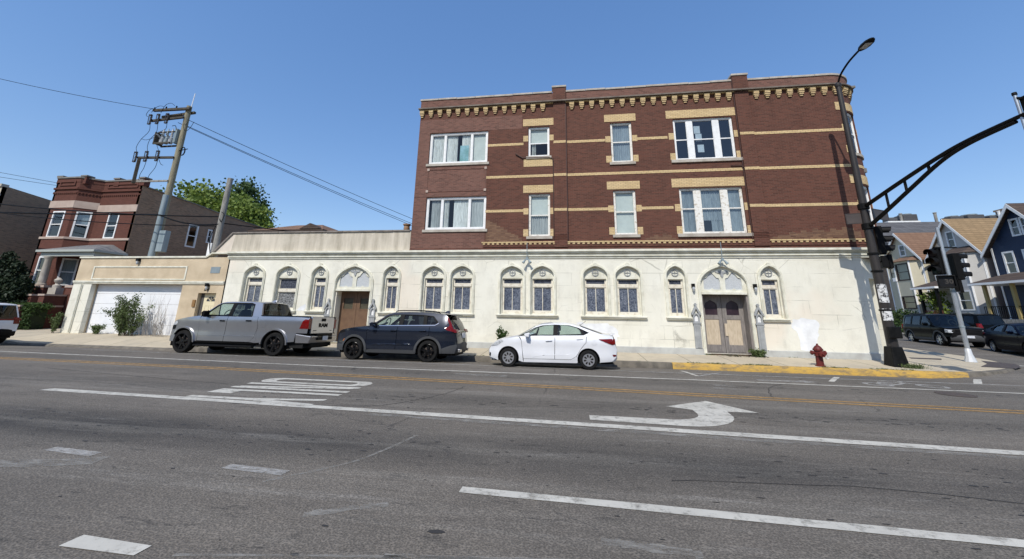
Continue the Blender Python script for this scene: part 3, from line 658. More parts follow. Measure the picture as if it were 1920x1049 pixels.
# dark moulded ledge
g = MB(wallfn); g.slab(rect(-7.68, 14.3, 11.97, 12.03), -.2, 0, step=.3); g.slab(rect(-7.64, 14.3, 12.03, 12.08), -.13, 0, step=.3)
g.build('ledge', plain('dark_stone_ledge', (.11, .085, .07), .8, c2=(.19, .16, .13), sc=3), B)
g = MB(wallfn)
for a, b in ((-7.6, -.64), (-.03, 7.84), (8.47, 14.2)): g.slab(rect(a, b, 11.925, 11.955), -.10, 0, step=.3)
g.build('buff_course', 'brick_y', B)
def corbel(u):
    g = MB(wallfn)
    for i, (w_, d_) in enumerate(((.115, .13), (.115, .13), (.115, .11), (.09, .09), (.065, .055))):
        z1 = 11.925 - i * .078; g.box(u - w_, u + w_, -d_, 0, z1 - .07, z1); g.box(u - w_ + .012, u + w_ - .012, -d_ + .012, 0, z1 - .08, z1 - .069, 1)
    g.build('corbel', ['brick_y', 'brick_l'], B)
for i in range(14): corbel(-7.5 + i * .488)
for i in range(16): corbel(.28 + i * .487)
for i in range(12): corbel(8.78 + i * .478)
# yellow bands, blocks, lintels
def ybar(name, a, b, z0, z1, d=-.012, st=None):
    g = MB(wallfn); g.slab(rect(a, b, z0, z1), d, 0, step=st); g.build(name, 'brick_y', B)
def bands(z0, z1, spans):
    for a, b in spans: ybar('brick_band', a, b, z0, z1, -.013, .3 if b > 11 else None)
bands(9.75, 9.88, ((-3.93, -2.12), (-.64 + .0, -.63), (-.03, 1.84), (3.32, 4.70), (8.47, 12.12)))
bands(8.05, 8.18, ((-3.95, -.64), (-.03, 7.84), (8.47, 14.2)))
bands(6.32, 6.45, ((-3.93, -2.09), (-.03, 1.84), (3.32, 4.70), (8.47, 12.12)))
for z in (9.75, 8.05, 6.32):
    for a, b in ((-.63, -.04), (7.85, 8.46)): ybar('brick_band', a, b, z, z + .13, -.083)
for (a, b, z0, z1) in doubles:
    for z in ((z0, z0 + .34), ((z0 + z1) / 2 + .02, (z0 + z1) / 2 + .33)):
        if z0 > 9 and a < 0 and z[0] == z0: continue
        ybar('quoin_block', a - .25, a - .005, *z); ybar('quoin_block', b + .005, b + .24, *z)
    ybar('lintel', a - .27, b + .22, z1 + .06, z1 + .44, -.02)
ybar('sill_block', -2.1, -.66, 8.6, 8.99, -.014)
for (a, b, z0, z1) in bays:
    for z in ((z0, z0 + .34), (z0 + 1.03, z0 + 1.36)): ybar('quoin_block', a - .24, a - .005, *z); ybar('quoin_block', b + .005, 7.83, *z)
    ybar('lintel', 4.70, 7.83, z1 + .05, z1 + .46, -.02)
for (a, b, z0, z1) in curved:
    ybar('lintel', a - .42, b + .3, z1 + .06, z1 + .45, -.02, .2)
    for z in ((z0, z0 + .34), (z0 + 1.03, z0 + 1.36)): ybar('quoin_block', a - .3, a - .005, z[0], z[1], -.013, .1); ybar('quoin_block', b + .005, b + .3, z[0], z[1], -.013, .1)
g = MB(wallfn); g.slab(rect(-4.06, 14.2, 4.83, 4.89), -.04, 0, step=.3)
u = -4.0
while u < 13.6:
    g.box(u, u + .11, -.03, 0, 4.755, 4.83); u += .22
g.build('dentil_course', 'brick_y', B)
g = MB(wallfn); g.slab(rect(-4.0, 14.2, 4.64, 4.70), -.03, 0, step=.3); g.slab(rect(-7.6, 14.2, 4.50, 4.56), -.05, 0, step=.3); g.build('brick_plinth', 'brick', B)
g = MB(wallfn)
for (a, b, c, d_) in ((-7.0, -3.96, 8.60, 8.66), (-6.95, -3.95, 7.44, 7.50)): g.box(a, b, -.025, 0, c, d_)
for a in (-7.0, -4.02): g.box(a, a + .06, -.025, 0, 7.5, 8.6)
for a in (-7.0, -4.05):
    for c in (7.42, 8.56): g.box(a, a + .12, -.04, 0, c, c + .12, 1)
g.build('brick_panel', ['brick_l', 'lime_pink'], B)

# --- sash windows
def frame_rects(g, a, b, z0, z1, w, d0, d1, m=0):
    g.slab(rect(a, b, z0, z1), d0, d1, holes=[rect(a + w, b - w, z0 + w, z1 - w)], m=m, step=.12 if a > 12 else None)
def wavy(fn, a, b, z0, z1, d, amp=.025, n=30, ph=0):
    g = MB(fn); vs = []
    for i in range(n + 1):
        u = a + (b - a) * i / n; dd = d + amp * sin(i * 1.9 + ph) + amp * .5 * sin(i * 4.3)
        vs += [(u, dd, z0), (u, dd, z1)]
    g.add(vs, [(2 * i, 2 * i + 2, 2 * i + 3, 2 * i + 1) for i in range(n)]); return g
def sash(a, b, z0, z1, fn=wallfn, fmat='white', lights=((0, 1),), rail=.5, deep=.07, sill=True, name='window', parent=B, fw=.07, gl='glass', curtain=None, mull=.14):
    g = MB(fn); st = None
    frame_rects(g, a, b, z0, z1, fw, deep, deep + .09)
    n = len(lights); panes = []
    inn0, inn1 = a + fw, b - fw; span = inn1 - inn0
    for k, (f0, f1) in enumerate(lights):
        p0 = inn0 + span * f0; p1 = inn0 + span * f1
        if k: p0 += mull / 2
        if k < n - 1: p1 -= mull / 2; g.box(p1, p1 + mull, deep + .01, deep + .085, z0 + fw, z1 - fw)
        if rail: zr = z0 + (z1 - z0) * rail; g.slab(rect(p0, p1, zr - .025, zr + .025), deep + .035, deep + .08, step=.12 if a > 12 else None)
        frame_rects(g, p0 + .001, p1 - .001, z0 + fw, z1 - fw, .03, deep + .02, deep + .08)
        panes.append((p0 + .03, p1 - .03))
    w_ = g.build(name, fmat, parent)
    for (p0, p1) in panes:
        q = MB(fn); q.slab(rect(p0, p1, z0 + fw + .03, z1 - fw - .03), deep + .06, step=.12 if p0 > 12 else None); q.build('pane', gl, w_)
    if curtain:
        for c in curtain:
            k, z0f, z1f, mt = c[:4]; p0, p1 = panes[k]; s0, s1 = (c[4], c[5]) if len(c) > 4 else (0, 1)
            q = wavy(fn, p0 - .02 + (p1 - p0 + .04) * s0, p0 - .02 + (p1 - p0 + .04) * s1, z0 + (z1 - z0) * z0f, z0 + (z1 - z0) * z1f, deep + .13, .0 if mt == 'blind' else .02, ph=p0)
            q.build('curtain' if mt != 'blind' else 'blind', mt, w_, smooth=60)
    if sill:
        q = MB(fn); q.slab(rect(a - .1, b + .1, z0 - .13, z0 - .002), -.06, .08, step=.3 if a > 12 else None); q.build('sill', 'limestone', w_, bevel=.01 if a < 12 else 0)
    return w_
for k, (a, b, z0, z1) in enumerate(triples):
    cu = [(0, 0, 1, 'curtain'), (1, 0, 1, 'curtain', 0, .45), (1, 0, 1, 'curtain', .62, 1), (2, 0, 1, 'blind')] if k == 0 else [(0, 0, 1, 'curtain_grey', .2, 1), (1, 0, 1, 'curtain', 0, .22), (1, 0, 1, 'curtain', .4, 1), (2, 0, 1, 'curtain_grey')]
    w_ = sash(a, b, z0, z1, lights=((0, .25), (.25, .74), (.74, 1)), rail=None, mull=.07, gl='glass', curtain=cu, fw=.1)
    if k == 0:
        q = MB(); q.box(-5.4, -4.95, YF + .17, YF + .175, 9.05, 9.95); q.build('window_poster', plain('pale_blue_poster', (.30, .50, .56), .6, c2=(.12, .28, .26), sc=3), w_)
a, b, z0, z1 = doubles[0]
sash(a, b, z0, z1, rail=.46, curtain=[(0, .46, 1, 'blind'), (0, .06, .5, 'curtain', .1, .32)])
sash(*doubles[1], rail=.5, curtain=[(0, .48, 1, 'blind'), (0, .02, .5, 'curtain_grey')], fmat='old_white')
sash(*doubles[2], rail=.52, gl='glass_dim', fmat='old_white', curtain=[(0, .02, .98, 'curtain_grey')])
sash(*doubles[3], rail=.52, curtain=[(0, .04, 1, 'blind')], fmat='old_white')
w1 = sash(*bays[0], lights=((0, .27), (.27, .74), (.74, 1)), rail=.5, mull=.24, gl='glass_dim', sill=False)
w2 = sash(*bays[1], lights=((0, .28), (.28, .73), (.73, 1)), rail=.55, mull=.26, fmat='old_white', sill=False, gl='glass_dim',
     curtain=[(0, 0, 1, 'curtain_grey'), (1, 0.3, 1, 'curtain_grey'), (1, 0, .5, 'curtain_grey', .45, 1), (2, 0, 1, 'curtain_grey')])
for w_, zz in ((w1, 8.66), (w2, 5.18)):
    q = MB(wallfn); q.box(4.78, 7.84, -.07, .08, zz - .15, zz - .002); q.build('sill', 'limestone', w_, bevel=.01)
q = MB()
for i, (z, x) in enumerate(((10.2, 5.95), (9.8, 6.0), (9.25, 6.05))): q.box(x, x + .28, YF + .18, YF + .185, z - .18, z + .2)
q.build('window_notice', 'white', w1)
for c in curved: sash(*c, rail=.5, curtain=[(0, .5, 1, 'curtain_grey')], gl='glass_dim')

# --- cream ground floor
def tudor(c, hw, zs, apex, n=7):
    """pointed arch from (c+hw, zs) over the apex to (c-hw, zs)"""
    pts = []; H = apex - zs
    for i in range(n + 1):
        t = i / n; a = t * pi / 2 * .88
        x = hw * (1 - sin(a) ** 1.0) if False else hw * (cos(a) - cos(pi / 2 * .88)) / (1 - cos(pi / 2 * .88)); y = H * (sin(a) / sin(pi / 2 * .88))
        pts.append((c + x, zs + y * (.93 + .07 * t)))
    return pts + [(2 * c - x, y) for x, y in reversed(pts[:-1])]
def arch(c, hw, zb, zs, apex): return [(c - hw, zb), (c + hw, zb)] + tudor(c, hw, zs, apex)
wins = [(-15.74, .53, .45), (-13.87, .57, .54), (-12.14, .38, .31), (-8.40, .38, .31), (-6.31, .52, .45), (-4.93, .52, .45), (-2.58, .52, .46), (-1.20, .52, .46), (1.15, .52, .47), (2.54, .52, .46), (4.53, .38, .31), (8.27, .38, .32)]
doors = [(-10.31, .92, .85), (6.42, .92, .85)]
ZB = .12
holes = [arch(c, h, 1.62, 3.30, 3.74) for c, h, o_ in wins]
for c, h, o_ in doors: holes.append(arch(c, h, .21, 2.95, 3.72))
g = MB(chamfn)
g.slab(rect(-17.36, 11.8, ZB, 4.12), 0, .10, holes=holes)
g.slab(rect(11.8, 13.75, ZB, 4.12), 0, .10, holes=[rect(12.25, 13.15, .3, 3.3)])
g.slab(rect(13.75, 15.5, ZB, 4.12), 0, .10)
soff = [wallfn(u, -.02, 4.121)[:2] for u in [11.8 + i * .2 for i in range(15)]] + [chamfn(13.75, .1, 4.121)[:2], chamfn(11.8, .1, 4.121)[:2]]
g.plate(soff, 4.121)
g.box(-17.36, -17.3, 0, .3, .1, 4.2)
# corner entrance recess
g.box(12.2, 13.2, .55, .6, .2, 3.4); g.box(12.15, 12.25, .1, .6, .2, 3.4); g.box(13.15, 13.25, .1, .6, .2, 3.4); g.box(12.2, 13.2, .1, .6, 3.3, 3.4)
g.build('ground_floor_wall', 'cream', B)
g = MB(chamfn); g.slab(rect(12.45, 12.95, 1.3, 3.0), .53, .56); g.slab(rect(12.4, 13.0, .25, 1.2), .53, .56); g.build('corner_door', 'old_white', B)
g = MB(chamfn)
for i in range(13): g.box(13.2 + (.02 if i % 2 else 0), 13.88, -.07 - (.015 if i % 2 else 0), 0, .13 + i * .26, .13 + i * .26 + .245)
g.box(13.15, 13.95, -.14, 0, 3.52, 3.62); g.build('corner_pier', 'white_patch', B, bevel=.02)
g = MB(chamfn)
g.box(-17.4, -11.26, -.05, 0, .10, .385); g.box(-9.36, 5.46, -.05, 0, .10, .385); g.box(7.38, 11.8, -.05, 0, .10, .385); g.box(11.83, 12.2, -.05, 0, .10, .385)
g.build('base_course', 'plinth', B, bevel=.015)
g = MB(wallfn)
for (z0, z1, d_) in ((4.40, 4.49, .21), (4.335, 4.40, .15), (4.255, 4.335, .06), (4.20, 4.255, .10), (4.11, 4.20, .045)): g.slab(rect(-17.40, 14.2, z0, z1), -d_, .1, step=.35)
g.build('cornice', 'cream_trim', B)
def arch_window(i, c, h, o_):
    # moulded surround
    g = MB(); ou = arch(c, h + .10, 1.62, 3.30, 3.85); inn = arch(c, h, 1.60, 3.30, 3.74)
    ou[0] = (ou[0][0], 1.60); ou[1] = (ou[1][0], 1.60)
    g.slab(ou, YF - .06, YF + .0, holes=[[(a, b if b > 1.7 else 1.601) for a, b in inn]])
    ou2 = arch(c, h + .055, 1.62, 3.30, 3.79)
    g.slab([(a, b if b > 1.7 else 1.603) for a, b in ou2], YF - .085, YF - .055, holes=[[(a, b if b > 1.7 else 1.604) for a, b in arch(c, h + .02, 1.62, 3.3, 3.757)]])
    g.slab([(c - .09, 3.84), (c + .09, 3.84), (c + .045, 3.90), (c - .045, 3.90)], YF - .06, YF)
    w_ = g.build('arched_window', 'cream_trim', B)
    # tympanum with opening
    zt = 3.20 if i != 1 else 3.18
    g = MB(); g.slab(arch(c, h - .002, 1.62, 3.30, 3.738), YF + .085, YF + .17, holes=[rect(c - o_, c + o_, 1.66 if i != 1 else 1.3 + .4, zt)])
    for sx in (-1, 1):
        g.lathe([(.022, -.012), (.03, .004)], (c + sx * (h - .17), YF + .08, 3.40), 8, axis='y')
    g.build('tympanum', 'cream_trim', w_)
    g = MB(); rr = .15
    ring = lambda r: [(c + r * cos(t), 3.47 + r * sin(t)) for t in [2 * pi * k / 20 for k in range(20)]]
    g.slab(ring(rr), YF + .05, YF + .086, holes=[ring(rr - .03)]); g.box(c - .012, c + .012, YF + .055, YF + .086, 3.47 - rr + .02, 3.47 + rr - .02); g.box(c - rr + .02, c + rr - .02, YF + .055, YF + .086, 3.458, 3.482)
    g.build('round_cross', 'stone_grey', w_)
    f = MB(); d0, d1 = YF + .17, YF + .24
    if i == 1:
        f.slab(rect(c - o_, c + o_, 1.7, zt), d0, d1, holes=[rect(c - o_ + .05, c + o_ - .05, 2.66, zt - .05), rect(c - o_ + .05, c + o_ - .05, 1.74, 2.46)])
        f.box(c - o_ + .02, c + o_ - .02, d0 - .04, d0, 2.50, 2.64)
        fo = f.build('sash', 'old_frame', w_)
        p = MB(); p.slab(rect(c - o_ + .05, c + o_ - .05, 2.66, zt - .05), d0 + .04); p.build('pane', 'transom', fo)
        p = MB(); p.slab(rect(c - o_ + .05, c + o_ - .05, 1.74, 2.46), d0 + .04); p.build('pane', plain('lace_curtained_glass', (.05, .05, .05), .2, c2=(.30, .31, .32), sc=18), fo)
    else:
        f.slab(rect(c - o_, c + o_, 1.66, zt), d0, d1, holes=[rect(c - o_ + .07, c + o_ - .07, 2.98, zt - .04), rect(c - o_ + .085, c - .014, 1.79, 2.79), rect(c + .014, c + o_ - .085, 1.79, 2.79)])
        f.box(c - o_ + .03, c + o_ - .03, d0 - .03, d0, 2.83, 2.95)
        fo = f.build('sash', 'old_frame', w_)
        p = MB(); p.slab(rect(c - o_ + .07, c + o_ - .07, 2.98, zt - .04), d0 + .03); p.build('pane', 'transom', fo)
        for q0, q1 in ((c - o_ + .085, c - .014), (c + .014, c + o_ - .085)):
            p = MB(); p.slab(rect(q0, q1, 1.79, 2.79), d0 + .035); p.build('pane', 'leaded', fo)
for i, a in enumerate(wins): arch_window(i, *a)
def sillbar(a, b):
    g = MB(); g.box(a, b, YF - .13, YF + .02, 1.555, 1.61); g.box(a + .03, b - .03, YF - .09, YF, 1.50, 1.555); g.build('sill', 'cream_trim', B, bevel=.01)
for a, b in ((-16.5, -15.05), (-14.6, -13.15), (-12.68, -11.62), (-8.92, -7.88), (-6.98, -4.28), (-3.27, -.50), (.47, 3.24), (4.02, 5.05), (7.76, 8.80)): sillbar(a, b)
def portal(k, c, h, o_):
    g = MB(); ou = arch(c, h + .11, .2, 2.95, 3.83)
    g.slab(ou, YF - .06, YF, holes=[[(a, b if b > .5 else .201) for a, b in arch(c, h - .0, .2, 2.95, 3.72)]])
    g.slab([(a, b if b > .5 else .203) for a, b in arch(c, h + .06, .2, 2.95, 3.78)], YF - .08, YF - .05, holes=[[(a, b if b > .5 else .204) for a, b in arch(c, h + .02, .2, 2.95, 3.74)]])
    g.slab([(c - .1, 3.82), (c + .1, 3.82), (c + .05, 3.89), (c - .05, 3.89)], YF - .07, YF)
    w_ = g.build('arched_portal', 'cream_trim', B)
    # tracery head
    lights = []
    for sx in (-1, 1):
        cx = c + sx * .43; hw_ = .33
        lob = [(cx - hw_, 2.77), (cx - .08, 2.77), (cx, 2.82), (cx + .08, 2.77), (cx + hw_, 2.77), (cx + hw_, 3.12), (cx + hw_ - .03, 3.24), (cx + .20, 3.27), (cx + .13, 3.36), (cx, 3.53), (cx - .13, 3.36), (cx - .20, 3.27), (cx - hw_ + .03, 3.24), (cx - hw_, 3.12)]
        lights.append([(a + (-.0), b) for a, b in lob])
    g = MB(); g.slab([(c - h + .002, 2.56), (c + h - .002, 2.56)] + tudor(c, h - .002, 2.95, 3.718), YF + .05, YF + .10, holes=lights)
    g.box(c - o_ - .05, c + o_ + .05, YF - .02, YF + .05, 2.57, 2.66)
    g.build('tracery', 'cream_trim', w_)
    g = MB()
    for l in lights: g.slab(l, YF + .09)
    g.build('tracery_panel', 'tymp', w_)
    g = MB()
    for sx in (-1, 1): g.slab([(c + sx * .02, 3.36), (c + sx * .08, 3.44), (c + sx * .26, 3.50), (c + sx * .22, 3.56), (c + sx * .10, 3.56), (c + sx * .03, 3.53)][::sx], YF + .02, YF + .05)
    g.slab([(c, 3.26), (c + .06, 3.36), (c + .05, 3.52), (c, 3.6), (c - .05, 3.52), (c - .06, 3.36)], YF + .015, YF + .05); g.build('carved_relief', 'stone_grey', w_)
    # recess
    g = MB(); D = .55
    for sx in (-1, 1):
        x0, x1 = sorted((c + sx * o_, c + sx * (h - .002))); g.box(x0, x1, YF + .05, YF + D, .15, 2.56)
    g.box(c - h + .004, c + h - .004, YF + .10, YF + D, 2.57, 2.68); g.box(c - o_, c + o_, YF - .02, YF + D + .1, .05, .19)
    g.build('door_recess', 'cream' if k == 0 else 'grey_door', w_)
    yb = YF + D - .08
    if k == 0:
        for sx in (-1, 1):
            x0, x1 = (c - o_, c - .006) if sx < 0 else (c + .006, c + o_)
            d = MB(); xm = (x0 + x1) / 2; d.slab(rect(x0, x1, .2, 2.55), yb, yb + .06, holes=[rect(xm - .25, xm + .25, 1.72, 2.25)]); d.slab(rect(xm - .29, xm + .29, 1.68, 2.29), yb - .012, yb, holes=[rect(xm - .24, xm + .24, 1.73, 2.24)])
            dr = d.build('door', 'brown_door', w_); p = MB(); p.slab(rect(xm - .25, xm + .25, 1.72, 2.25), yb + .03); p.build('pane', plain('slatted_dark_pane', (.05, .045, .03), .4, c2=(.10, .09, .06), sc=12, stretch=(.2, 1, 3)), dr)
    else:
        for sx in (-1, 1):
            x0, x1 = (c - o_, c - .01) if sx < 0 else (c + .01, c + o_); xm = (x0 + x1) / 2
            pan = [(xm - .25, 1.73), (xm + .25, 1.73), (xm + .25, 2.13), (xm + .2, 2.24), (xm, 2.35), (xm - .2, 2.24), (xm - .25, 2.13)]
            d = MB(); d.slab(rect(x0, x1, .2, 2.55), yb, yb + .06, holes=[pan, rect(xm - .27, xm + .27, .52, 1.55)])
            d.box(x0 + .1, x1 - .1, yb - .012, yb, .24, .46)
            dr = d.build('door', 'grey_door', w_); p = MB(); p.slab(pan, yb + .04); p.build('pane', plain('dark_purple_pane', (.025, .014, .022), .3, c2=(.05, .03, .04), sc=3), dr)
            p = MB(); p.slab(rect(xm - .27, xm + .27, .52, 1.55), yb + .02); p.build('plywood_panel', 'plywood', dr)
            if sx > 0:
                p = MB(); p.box(x0 + .03, x0 + .14, yb - .03, yb, .88, 1.38); p.build('push_plate', 'plywood', dr)
        g = MB(); g.box(c - o_ + .1, c - o_ + 1.75, YF - .05, YF + .05, .13, .205); g.build('threshold', plain('brick_step', (.20, .12, .09), .9, c2=(.12, .09, .07), sc=6), w_)
for k, a in enumerate(doors): portal(k, *a)
def pinnacle(c):
    g = MB(); y = YF
    g.box(c - .13, c + .13, y - .07, y, .39, 1.40); g.box(c - .05, c + .05, y - .085, y - .07, .42, 1.34); g.box(c - .16, c + .16, y - .09, y, 1.36, 1.41)
    g.slab(rect(c - .13, c + .13, 1.41, 1.78), y - .07, y, holes=[[(c - .075, 1.46), (c + .075, 1.46), (c + .075, 1.66), (c + .04, 1.72), (c, 1.75), (c - .04, 1.72), (c - .075, 1.66)]])
    g.slab([(c - .19, 1.72), (c - .13, 1.72), (c, 1.98), (c + .13, 1.72), (c + .19, 1.72), (c + .19, 1.77), (c + .035, 2.06), (c + .035, 2.11), (c + .055, 2.13), (c + .03, 2.18), (c, 2.2), (c - .03, 2.18), (c - .055, 2.13), (c - .035, 2.11), (c - .035, 2.06), (c - .19, 1.77)], y - .1, y)
    p = g.build('pinnacle_pilaster', 'stone_grey', B)
    q = MB(); q.slab([(c - .075, 1.46), (c + .075, 1.46), (c + .075, 1.66), (c, 1.75), (c - .075, 1.66)], y - .01); q.build('niche', 'white', p)
for c in (-11.46, -9.18, 5.21, 7.63): pinnacle(c)
# upper wall of the left wing
g = MB(); g.slab([(-17.4, 4.47), (-7.62, 4.47), (-7.62, 5.46), (-17.3, 5.46)], YF + .02, YF + .3); g.build('stucco_parapet', 'streak', B)
g = MB(); g.slab([(-18.36, 4.46), (-17.4, 4.46), (-17.3, 5.46), (-17.42, 5.46)], YF + .02, YF + .3); g.build('raked_parapet_end', 'pinkish', B)
g = MB(); n = 11
for i in range(n): a = -17.45 + (9.8) * i / n; g.box(a, a + 9.8 / n - .01, YF - .04, YF + .34, 5.46 + random.uniform(-.008, .008), 5.54)
g.slab([(-18.46, 4.49), (-18.36, 4.45), (-17.40, 5.47), (-17.46, 5.54)], YF - .04, YF + .34); g.build('parapet_cap', plain('grey_tile_coping', (.16, .14, .125), .8, c2=(.24, .21, .18), sc=4), B, bevel=.012)
g = MB(); g.lathe([(.12, 5.54), (.16, 5.62), (.14, 5.78), (.19, 5.82), (.2, 5.88), (.1, 5.88)], (-8.25, YF + .9, .15), 14); tag(g.build('chimney_pot', plain('terracotta', (.33, .20, .12), .85), smooth=40), 'small terracotta pot standing on the cream parapet beside the brick wall', 'chimney pot')
# downpipes, lamps, patches
for (pts, r_) in (([(-.02, YF - .05, 12.6), (-.02, YF - .05, 4.95)], .03), ([(7.8, YF - .05, 12.7), (7.8, YF - .05, 4.9)], .025), ([(-.66, YF - .04, 8.9), (-.66, YF - .04, 5.0)], .022),
                  ([(-2.5, YF - .05, 9.28), (-2.15, YF - .05, 9.05), (-.9, YF - .05, 9.03), (-.68, YF - .05, 8.97), (-.66, YF - .05, 8.6)], .028), ([(7.3, YF - .05, 8.28), (7.75, YF - .05, 8.26), (7.82, YF - .05, 8.1)], .025)):
    g = MB(); g.tube(pts, r_, 6); g.build('downpipe', plain('rusty_downpipe', (.06, .028, .022), .6), B)
for x in (5.2, 7.63):
    g = MB(); g.box(x - .06, x + .06, YF - .12, YF, 2.83, 3.0); g.lathe([(.055, 0), (.06, -.08), (.03, -.17)], (x, YF - .1, 2.86), 10, m=1); g.build('wall_lamp', ['black', 'lens'], B)
def flood(x, z):
    g = MB(); g.tube([(x, YF - .23, z + .75), (x, YF - .23, z + .02)], .015, 6); g.box(x - .05, x + .05, YF - .26, YF - .2, z - .05, z + .06)
    for sx in (-1, 1): g.tube([(x + sx * .02, YF - .20, z), (x + sx * .08, YF - .22, z - .05), (x + sx * .17, YF - .27, z - .19)], [.025, .035, .065], 10)
    g.build('flood_light', 'galv_dull', B)
flood(-1.88, 4.06); flood(6.42, 4.0)
def blob(pts, n=3, j=.05):
    o_ = []; k = len(pts)
    for i in range(k):
        a, b = pts[i], pts[(i + 1) % k]
        for q in range(n): t = q / n; o_.append((a[0] + (b[0] - a[0]) * t + random.uniform(-j, j), a[1] + (b[1] - a[1]) * t + random.uniform(-j, j)))
    return o_
for p, j in (([(9.05, .42), (9.72, .42), (9.68, .75), (9.78, 1.1), (9.85, 1.5), (9.7, 1.62), (9.2, 1.66), (8.88, 1.58), (8.84, 1.3), (9.0, 1.1), (9.02, .8)], .03), ([(.2, 1.35), (.6, 1.28), (1.5, 1.3), (1.95, 1.15), (2.05, .8), (1.9, .45), (1.6, .6), (.9, .8), (.4, 1.0)], .05), ([(-13.2, 1.62), (-12.7, 1.95), (-12.65, 1.75), (-12.75, 1.6)], .02)):
    g = MB(); g.slab(blob(p, 4, j), YF - .003); g.build('paint_patch', 'white_brush', B)

# ------------------------------------------------------------------ garage wing
Gz = .27
GB = thing('garage_building', (-22, 17.62, Gz), 'low tan stucco garage with a wide white overhead door and a cream side door', 'garage')
g = MB(); g.slab(rect(-26.6, -17.37, .1, 4.22), YF, YF + .3, holes=[rect(-25.45, -19.8, .1, 2.82), rect(-18.78, -17.74, .1, 2.39)]); g.box(-26.6, -26.4, YF + .3, 26, .1, 4.2); g.box(-26.6, -17.4, 25.8, 26, .1, 4.2); g.box(-26.6, -17.4, YF + .3, 26, 4.05, 4.1)
g.build('stucco_wall', 'tan', GB)
g = MB(); g.slab(rect(-26.62, -25.44, .1, 2.83), YF - .012, YF + .2); g.build('cream_pier', 'cream', GB)
g = MB(); g.box(-26.65, -18.7, YF - .06, YF + .34, 4.2, 4.285); g.slab([(-18.7, 4.2), (-18.4, 4.40), (-17.37, 4.40), (-17.37, 4.46), (-18.4, 4.47), (-18.72, 4.285)], YF - .06, YF + .3); g.build('coping', 'cream_trim', GB)
g = MB(); g.box(-26.63, -17.37, YF - .05, YF, 2.83, 2.90); g.box(-26.63, -17.37, YF - .08, YF, 2.90, 2.98); g.build('string_course', 'cream_trim', GB)
g = MB(); g.slab(rect(-25.58, -19.72, 3.04, 3.76), YF - .03, YF, holes=[rect(-25.5, -19.8, 3.10, 3.69)]); g.build('panel_moulding', 'cream_trim', GB)
g = MB()
for i in range(5):
    z0 = .2 + i * .53; g.box(-25.45, -19.8, YF + .31, YF + .35, z0, z0 + .522)
    for k in range(0): pass
g.build('overhead_door', 'garage_door', GB, bevel=.008)
dr = MB(); yd = YF + .2
cx = -18.18; fan = [(cx - .25, 1.98), (cx + .25, 1.98)] + [(cx + .25 * cos(t), 1.98 + .25 * sin(t)) for t in [pi * i / 10 for i in range(1, 10)]]
dr.slab(rect(-18.58, -17.76, .25, 2.37), yd, yd + .05, holes=[fan])
for (a, b, z0, z1) in ((-18.48, -18.22, 1.2, 1.8), (-18.14, -17.88, 1.2, 1.8), (-18.48, -18.22, .4, 1.05), (-18.14, -17.88, .4, 1.05)): dr.slab(rect(a, b, z0, z1), yd - .01, yd, holes=[rect(a + .04, b - .04, z0 + .04, z1 - .04)])
for t in (pi * .25, pi * .5, pi * .75): dr.tube([(cx, yd + .01, 1.98), (cx + .25 * cos(t), yd + .01, 1.98 + .25 * sin(t))], .014, 4)
dd = dr.build('door', plain('cream_door_paint', (.70, .62, .42), .5), GB)
p = MB(); p.slab(fan, yd + .03); p.build('pane', 'transom', dd)
p = MB(); p.box(-18.78, -18.58, yd - .0, yd + .08, .25, 2.37); p.build('door_jamb', plain('dark_grey_jamb', (.08, .075, .07), .7), dd)
g = MB(); g.box(-18.98, -18.82, YF - .06, YF, 1.7, 2.05); g.build('mailbox', plain('brass_mailbox', (.30, .17, .07), .5, .3), GB, bevel=.01)
g = MB(); g.box(-18.32, -17.78, YF - .015, YF, 3.40, 3.72); g.build('vent_plate', 'galv_dull', GB)
for x, z in ((-22.8, 4.02), (-18.28, 2.72)):
    g = MB(); g.box(x - .08, x + .08, YF - .14, YF, z, z + .14); g.lathe([(.06, 0), (.06, -.1), (.03, -.18)], (x, YF - .09, z), 10, m=1); g.build('wall_lamp', ['black', 'lens'], GB)
g = MB(); add_text(g, '2757', .15, lambda x, y, z: (-18.32 + x, YF - .012 - z, 2.55 + y), bold=True); g.build('house_number', 'black', GB)
g = MB(); g.tube([(-26.0, YF - .08, 2.8), (-26.0, YF - .08, .28)], .035, 8); g.build('downpipe', 'cream_trim', GB)
